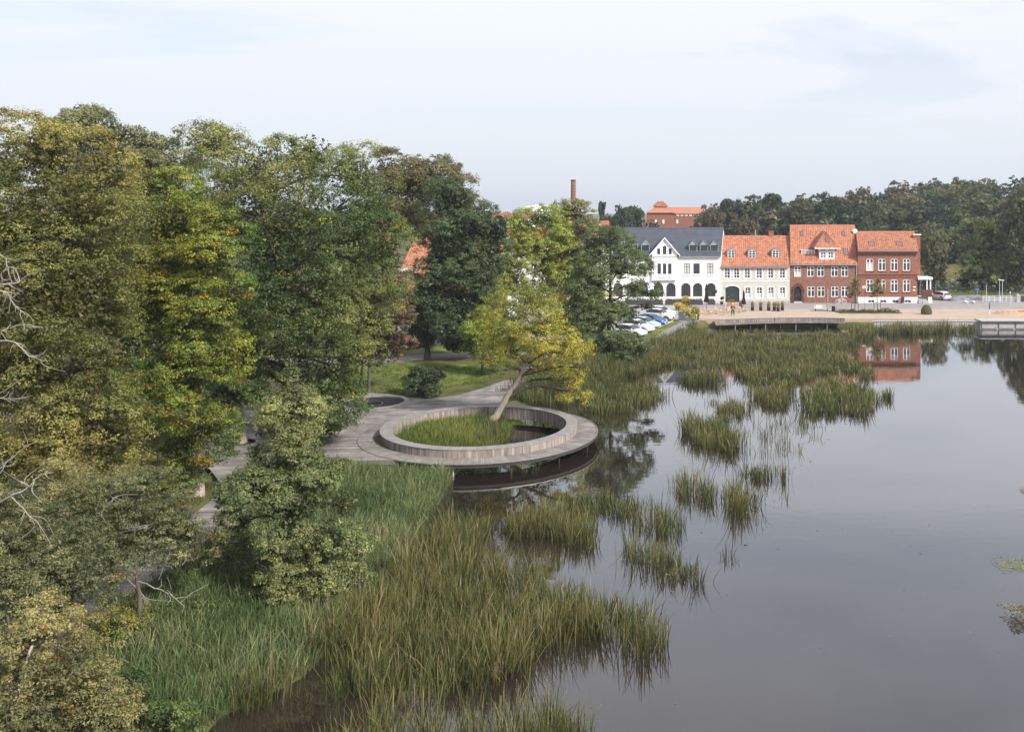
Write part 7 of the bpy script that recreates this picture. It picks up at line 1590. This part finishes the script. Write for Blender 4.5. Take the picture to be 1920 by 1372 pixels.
m = MB(); m.tube([(0, 0, 0), (0, 0, h)], [0.03, 0.03], 6); m.build('pole', MAT['metal_dark'], e); m = MB(); m.box(-0.42, 0.42, -0.05, -0.02, h - 0.45, h); m.build('plate', MAT['metal_pale'], e)
x, y, _ = P(1832, 566, ZP); e = empty('street_sign', (x, y, ZP)); tag(e, 'small blue sign on a pole above the upturned boats', 'sign'); h = CH - (541 - HY) / F * y - ZP
m = MB(); m.tube([(0, 0, 0), (0, 0, h)], [0.03, 0.03], 6); m.build('pole', MAT['metal_pale'], e); m = MB(); m.box(-0.34, 0.34, -0.05, -0.02, h - 0.3, h); m.build('plate', MAT['sign_blue'], e)
x, y, _ = P(1540, 583.5, ZP); e = empty('park_bench', (x, y, ZP)); tag(e, 'white slatted bench on the promenade facing the lake', 'bench')
for k in range(3): m = MB(); m.box(-1.05, 1.05, -0.22 + k * 0.15, -0.10 + k * 0.15, 0.43, 0.46); m.build('seat_slat', MAT['paint_white'], e)
for k in range(4): m = MB(); m.box(-1.05, 1.05, 0.24, 0.27, 0.5 + k * 0.11, 0.59 + k * 0.11); m.build('back_slat', MAT['paint_white'], e)
for sg in (-1, 1): m = MB(); m.box(sg * 0.9 - 0.03, sg * 0.9 + 0.03, -0.2, -0.14, 0, 0.43); m.box(sg * 0.9 - 0.03, sg * 0.9 + 0.03, 0.2, 0.24, 0, 0.95); m.box(sg * 0.9 - 0.03, sg * 0.9 + 0.03, -0.14, 0.2, 0.38, 0.43); m.build('leg', MAT['metal_dark'], e)
x, y, _ = P(1562.7, 584, ZP); e = empty('litter_bin', (x, y, ZP)); tag(e, 'dark green litter bin right of the white bench', 'bin'); m = MB(); m.lathe([(0.24, 0), (0.26, 0.05), (0.27, 0.72), (0.24, 0.72)], 16); m.build('drum', MAT['bin_green'], e); m = MB(); m.lathe([(0.29, 0.72), (0.29, 0.78), (0.2, 0.82)], 16); m.build('lid', MAT['bin_green'], e)
x, y, _ = P(1576.5, 568.8, Z_STREET); e = empty('bicycle', (x, y - 0.25, Z_STREET)); tag(e, 'white bicycle leaning against the brown brick house', 'bicycle')
for sx_ in (-0.53, 0.53):
    m = MB(); pts = [(sx_ + 0.33 * math.cos(a), 0, 0.35 + 0.33 * math.sin(a)) for a in np.linspace(0, 2 * math.pi, 25)]; m.tube(pts, [0.03] * 25, 6, cap=False); o = m.build('wheel', MAT['cap_white'], e)
    m = MB()
    for k in range(8): a = math.pi * k / 4; m.tube([(sx_, 0, 0.35), (sx_ + 0.32 * math.cos(a), 0, 0.35 + 0.32 * math.sin(a))], [0.006, 0.006], 4)
    m.build('spokes', MAT['steel'], o)
m = MB(); A_, B2_, C_, D_, E_ = (-0.53, 0, 0.35), (-0.12, 0, 0.3), (-0.22, 0, 0.85), (0.35, 0, 0.85), (0.53, 0, 0.35)
for a, b_ in ((A_, B2_), (A_, C_), (B2_, C_), (B2_, D_), (C_, D_), (D_, E_)): m.tube([a, b_], [0.035, 0.035], 6)
m.build('frame', MAT['cap_white'], e); m = MB(); m.tube([D_, (0.33, 0, 1.02)], [0.02, 0.02], 6); m.tube([(0.3, -0.25, 1.03), (0.36, 0, 1.03), (0.3, 0.25, 1.03)], [0.018] * 3, 6); m.build('handlebar', MAT['metal_dark'], e); m = MB(); m.box(-0.36, -0.12, -0.07, 0.07, 0.92, 0.97); m.tube([C_, (-0.24, 0, 0.93)], [0.02, 0.02], 6); m.build('saddle', MAT['metal_dark'], e)
# young street trees in their bed
x0b, y0b, _ = P(1578, 588, ZP); x1b = P(1692, 588, ZP)[0]
m = MB(); m.prism([(x0b, y0b), (x1b, y0b), (x1b - 2, y0b + 3), (x0b - 0.6, y0b + 3)], ZP - 0.05, ZP + 0.12); bed = tag(m.build('planting_bed', MAT['ground']), 'low kerbed planting bed on the promenade', 'planting bed')
(p, q_, c), _ = crown_np([(x0b + (x1b - x0b) * (k + 0.5) / 14, y0b + 1.2, ZP + 0.25, 0.55, 0.9, 0.25 + (0.25 if k in (5, 10, 11) else 0.0)) for k in range(14)], 420, 20, 0.08, 0.18, [(0.06, 0.07, 0.025), (0.11, 0.11, 0.04), (0.06, 0.09, 0.045)], 620); o = link('ground_cover', np_mesh('ground_cover', p, q_, MAT['leaf'], c), bed); o['kind'] = 'stuff'
def street_tree(px, pyt, label, seed, pal, hw):
    x, y, _ = P(px, 586, ZP); zt = CH - (pyt - HY) / F * y - ZP; e = empty('street_tree', (x, y, ZP)); tag(e, label, 'tree', 'young street trees'); w_ = hw / F * y
    lob = [(0, 0, zt * 0.62, w_ * 0.8, w_ * 0.8, zt * 0.2), (0.15, 0, zt * 0.82, w_ * 0.45, w_ * 0.45, zt * 0.17), (-w_ * 0.4, 0, zt * 0.5, w_ * 0.5, w_ * 0.5, zt * 0.1), (w_ * 0.4, 0, zt * 0.52, w_ * 0.5, w_ * 0.5, zt * 0.1)]
    v, f = wood_np((0, 0, 0), [(0, 0, 0), (0, 0, zt * 0.4), (0, 0, zt * 0.9)], 0.07, lob, seed, 6); link('trunk', np_mesh('trunk', v, f, MAT['bark'], smooth=True), e)
    (p, q_, c), _ = crown_np(lob, 150, 22, 0.11, 0.32, pal, seed + 1, wild=0.2); link('crown', np_mesh('crown', p, q_, MAT['leaf'], c), e)
    for sg in (-1, 1): m = MB(); m.tube([(sg * 0.5, 0, 0), (sg * 0.5, 0, 1.5)], [0.04, 0.04], 6); m.build('stake', MAT['bark_dark'], e)
    m = MB(); m.box(-0.55, 0.55, -0.03, 0.03, 1.38, 1.46); m.build('tie_rail', MAT['bark_dark'], e)
street_tree(1603, 516, 'young brownish street tree before the downpipe between brick houses', 631, BROWN, 15); street_tree(1645, 515, 'young olive brown street tree before the red brick house', 635, [(0.10, 0.085, 0.035), (0.17, 0.12, 0.045)], 17)
x, y, _ = P(1737, 589, ZP); e = empty('topiary_dome', (x, y, ZP)); tag(e, 'clipped green dome bush on the promenade before the porch', 'topiary'); rg = np.random.default_rng(640); n = 5200; d_ = rg.normal(size=(n, 3)); d_ /= np.linalg.norm(d_, axis=1)[:, None]; d_ = d_[d_[:, 2] > -0.3]; n = len(d_); pos_ = d_ * np.array([0.78, 0.78, 1.02]) * rg.uniform(0.9, 1.02, n)[:, None] + np.array([0, 0, 0.34]); nr_ = d_ + rg.normal(0, 0.45, (n, 3)); nr_ /= np.linalg.norm(nr_, axis=1)[:, None]
tp_ = np.array([(0.10, 0.115, 0.035), (0.16, 0.16, 0.045), (0.22, 0.20, 0.06)])[rg.integers(0, 3, n)] * rg.uniform(0.8, 1.2, n)[:, None]; v, f, c = leaves_np(pos_, nr_, 0.11, rg, tp_); link('foliage', np_mesh('foliage', v, f, MAT['leaf'], c), e)
m = MB(); m.lathe([(0.05, 0), (0.05, 0.6)], 8); m.build('stem', MAT['bark'], e)
# upturned boats, railing, stone pier by the pond
def boat(px, py, rz, label, mat, L=4.2, flip=True):
    x, y, _ = P(px, py, 1.05); e = empty('rowing_boat', (x, y, 1.05), rz); tag(e, label, 'boat', 'boats laid up by the pond'); V_, F_ = [], []; n = 9; k_ = 14
    for j_ in range(k_):
        t = j_ / (k_ - 1) * 2 - 1; w_ = 0.75 * (1 - abs(t) ** 2.6) ** 0.7 + 0.02; h_ = 0.55 + 0.12 * t * t
        for i_ in range(n): a = math.pi * i_ / (n - 1); V_.append((t * L / 2, w_ * math.cos(a), h_ * (math.sin(a) ** 0.7 if 0 < i_ < n - 1 else 0)))
    for j_ in range(k_ - 1):
        for i_ in range(n - 1): F_.append((j_ * n + i_, j_ * n + i_ + 1, (j_ + 1) * n + i_ + 1, (j_ + 1) * n + i_))
    m = MB(); m.add(V_, F_); m.build('hull', MAT[mat], e, smooth=True)
    m = MB(); m.tube([(-L / 2, 0, 0.3), (-L / 4, 0, 0.59), (0, 0, 0.58), (L / 4, 0, 0.59), (L / 2, 0, 0.3)], [0.035] * 5, 6); m.build('keel', MAT['zinc'], e)
    m = MB(); m.tube([(t * L / 2, (0.75 * (1 - abs(t) ** 2.6) ** 0.7 + 0.05), 0.04) for t in np.linspace(-1, 1, 15)], [0.04] * 15, 5); m.tube([(t * L / 2, -(0.75 * (1 - abs(t) ** 2.6) ** 0.7 + 0.05), 0.04) for t in np.linspace(-1, 1, 15)], [0.04] * 15, 5); m.build('gunwale', MAT['zinc'], e)
boat(1800, 564, 0.35, 'grey upturned boat with its bow nearest the white car', 'tarp_grey'); boat(1812, 560.5, 0.25, 'long grey upturned boat behind the first', 'tarp_grey', 5.4); boat(1838, 561.5, 0.1, 'grey upturned boat below the blue sign', 'tarp_grey', 5.0); boat(1855, 563, 0.05, 'grey upturned boat at the left end of the railing', 'tarp_grey', 4.6); boat(1893, 562, 0.0, 'bluish upturned boat behind the railing', 'tarp_grey', 4.4)
rl = empty('white_railing', (P(1870, 566.5, 1.05)[0], P(1870, 566.5, 1.05)[1], 1.05)); tag(rl, 'white pipe railing between boats and stone pier', 'railing'); wv = 54 / F * rl.location.y
for k in range(6): m = MB(); xx = -wv / 2 + wv * k / 5; m.tube([(xx, 0, 0), (xx, 0, 1.05)], [0.05, 0.05], 8); m.build('post', MAT['paint_white'], rl)
for zz_ in (0.4, 0.72, 1.0): m = MB(); m.tube([(-wv / 2, 0.06, zz_), (wv / 2, 0.06, zz_)], [0.03, 0.03], 6); m.build('rail', MAT['paint_white'], rl)
x, y, _ = P(1908, 566, 1.05); e = empty('stone_pier', (x, y, 1.05)); tag(e, 'rounded stone gate pier at the right edge', 'pier'); m = MB(); m.box(-0.26, 0.26, -0.26, 0.26, 0, 1.05); m.lathe([(0.3, 1.05), (0.26, 1.2), (0.12, 1.32), (0.02, 1.35)], 12); m.build('shaft', MAT['concrete'], e); m = MB(); m.box(-0.3, 0.3, -0.3, 0.3, 0.0, 0.12); m.build('foot', MAT['concrete'], e)
e = empty('iron_gate', (x + 1.5, y, 1.05)); tag(e, 'dark gate panel in a pale frame right of the stone pier', 'gate'); m = MB(); m.box(-1.1, 1.1, -0.03, 0.03, 1.05, 1.12); m.box(-1.1, -1.03, -0.03, 0.03, 0, 1.05); m.box(1.03, 1.1, -0.03, 0.03, 0, 1.05); m.build('frame', MAT['metal_pale'], e); m = MB(); m.box(-1.03, 1.03, -0.02, 0.02, 0.05, 1.05); m.build('panel', MAT['metal_dark'], e)
for px, py, lb, mt in ((1811, 568.5, 'white float lying before the boats', 'cap_white'), (1824.5, 568.5, 'cream float lying right of the white float', 'curtain')):
    x, y, _ = P(px, py, 1.05); e = empty('float_buoy', (x, y, 1.05)); tag(e, lb, 'float', 'floats on the ground by the boats'); m = MB(); m.lathe([(0.02, 0), (0.32, 0.06), (0.42, 0.2), (0.3, 0.36), (0.02, 0.42)], 12); m.build('shell', MAT[mt], e, smooth=True); m = MB(); m.tube([(0, 0, 0.4), (0, 0, 0.5)], [0.04, 0.04], 6); m.build('ring', MAT['metal_dark'], e)
x, y, _ = P(1855, 590, ZP); e = empty('marker_post', (x, y, ZP)); tag(e, 'pale post with dark notice plate on the promenade right end', 'post'); m = MB(); m.box(-0.1, 0.1, -0.08, 0.08, 0, 0.95); m.build('post', MAT['metal_pale'], e); m = MB(); m.box(-0.07, 0.07, -0.12, -0.08, 0.8, 1.75); m.build('plate', MAT['metal_dark'], e)
x, y, _ = P(1890, 588, ZP); e = empty('sand_heap', (x, y, ZP)); tag(e, 'long low heap of orange sand at the promenade right end', 'sand'); m = MB(); n = 20; V_, F_ = [], []
for j_ in range(n + 1):
    t = j_ / n * 2 - 1; h_ = 0.42 * (1 - t ** 4) * (0.8 + 0.25 * math.sin(j_ * 1.9)); w_ = 0.9 * (1 - t ** 4) + 0.02
    for i_ in range(7): a = math.pi * i_ / 6; V_.append((t * 2.6, -w_ * math.cos(a), h_ * math.sin(a)))
for j_ in range(n):
    for i_ in range(6): F_.append((j_ * 7 + i_, (j_ + 1) * 7 + i_, (j_ + 1) * 7 + i_ + 1, j_ * 7 + i_ + 1))
m.add(V_, F_); m.build('heap', MAT['sand'], e, smooth=True)
e = empty('traffic_barrier', (x + 2.7, y - 0.1, ZP)); tag(e, 'low orange barrier board lying at far right', 'barrier'); m = MB(); m.box(-1.2, 1.2, -0.04, 0.04, 0.25, 0.5); m.build('board', MAT['orange_plastic'], e)
for sg in (-1, 1): m = MB(); m.box(sg * 0.9 - 0.05, sg * 0.9 + 0.05, -0.25, 0.25, 0, 0.08); m.box(sg * 0.9 - 0.03, sg * 0.9 + 0.03, -0.03, 0.03, 0.08, 0.25); m.build('foot', MAT['metal_dark'], e)
x, y, _ = P(1692, 568, Z_STREET); e = empty('wheelie_bin', (x - 0.1, y - 0.5, Z_STREET)); tag(e, 'dark bin against the white plinth of red brick house', 'bin'); m = MB(); m.box(-0.22, 0.22, -0.25, 0.25, 0.1, 0.95); m.build('bin_body', MAT['metal_dark'], e); m = MB(); m.box(-0.25, 0.25, -0.3, 0.28, 0.95, 1.02); m.build('lid', MAT['metal_dark'], e)
# lily pads on the pond and kerb along the grass strip
rg = np.random.default_rng(15); n = 2600; pts = np.stack([rg.uniform(55, 98, n), rg.uniform(184, 226, n)], -1); band = np.sin(pts[:, 1] * 1.1 + 0.6 * np.sin(pts[:, 0] * 0.2)) > -0.2; pts = pts[inside(pts, POND) & band]; n = len(pts)
nr = np.tile([0, 0, 1.0], (n, 1)) + rg.normal(0, 0.05, (n, 3)); v, f, c = leaves_np(np.column_stack([pts, np.full(n, 0.03)]), nr, 0.9, rg, np.tile([(0.34, 0.40, 0.32)], (n, 1)) * rg.uniform(0.6, 1.2, n)[:, None]); tag(link('lily_pads', np_mesh('lily_pads', v, f, MAT['leaf'], c)), 'pale streaks of lily pads floating on the pond', 'lily pads', kind='stuff')
m = MB(); kp = [P(1172, 641.5, 1.0), P(1204, 628, 1.0), P(1240, 612, 1.0), P(1265, 600.6, 1.0)]
for a, b_ in zip(kp[:-1], kp[1:]):
    d = Vector((b_[0] - a[0], b_[1] - a[1], 0)).normalized(); nn = Vector((-d.y, d.x, 0)) * 0.08
    m.prism([(a[0] - nn.x, a[1] - nn.y), (b_[0] - nn.x, b_[1] - nn.y), (b_[0] + nn.x, b_[1] + nn.y), (a[0] + nn.x, a[1] + nn.y)], 0.8, 1.13)
tag(m.build('kerb', MAT['concrete']), 'pale kerb between parked cars and grass strip', 'kerb', kind='structure')
m = MB(); m.box(7.5, 200, 143.45, 143.6, 0.9, Z_STREET + 0.10); tag(m.build('street_kerb', MAT['concrete']), 'kerb between street and promenade', 'kerb', kind='structure')

# ------------------------------------------------------------------ the air: one closed box of thin even haze round everything
hm = bpy.data.materials.new('haze'); hm.use_nodes = True; hm.node_tree.nodes.clear()
ho = hm.node_tree.nodes.new('ShaderNodeOutputMaterial'); hv = hm.node_tree.nodes.new('ShaderNodeVolumePrincipled')
hv.inputs['Color'].default_value = (0.80, 0.88, 1.0, 1); hv.inputs['Density'].default_value = 0.00025; hv.inputs['Anisotropy'].default_value = 0.2
hm.node_tree.links.new(hv.outputs[0], ho.inputs['Volume'])
m = MB(); m.box(-1900, 1900, -400, 3100, -3.0, 48.0)
tag(m.build('haze', hm), 'thin pale haze in the air', 'haze', kind='stuff')
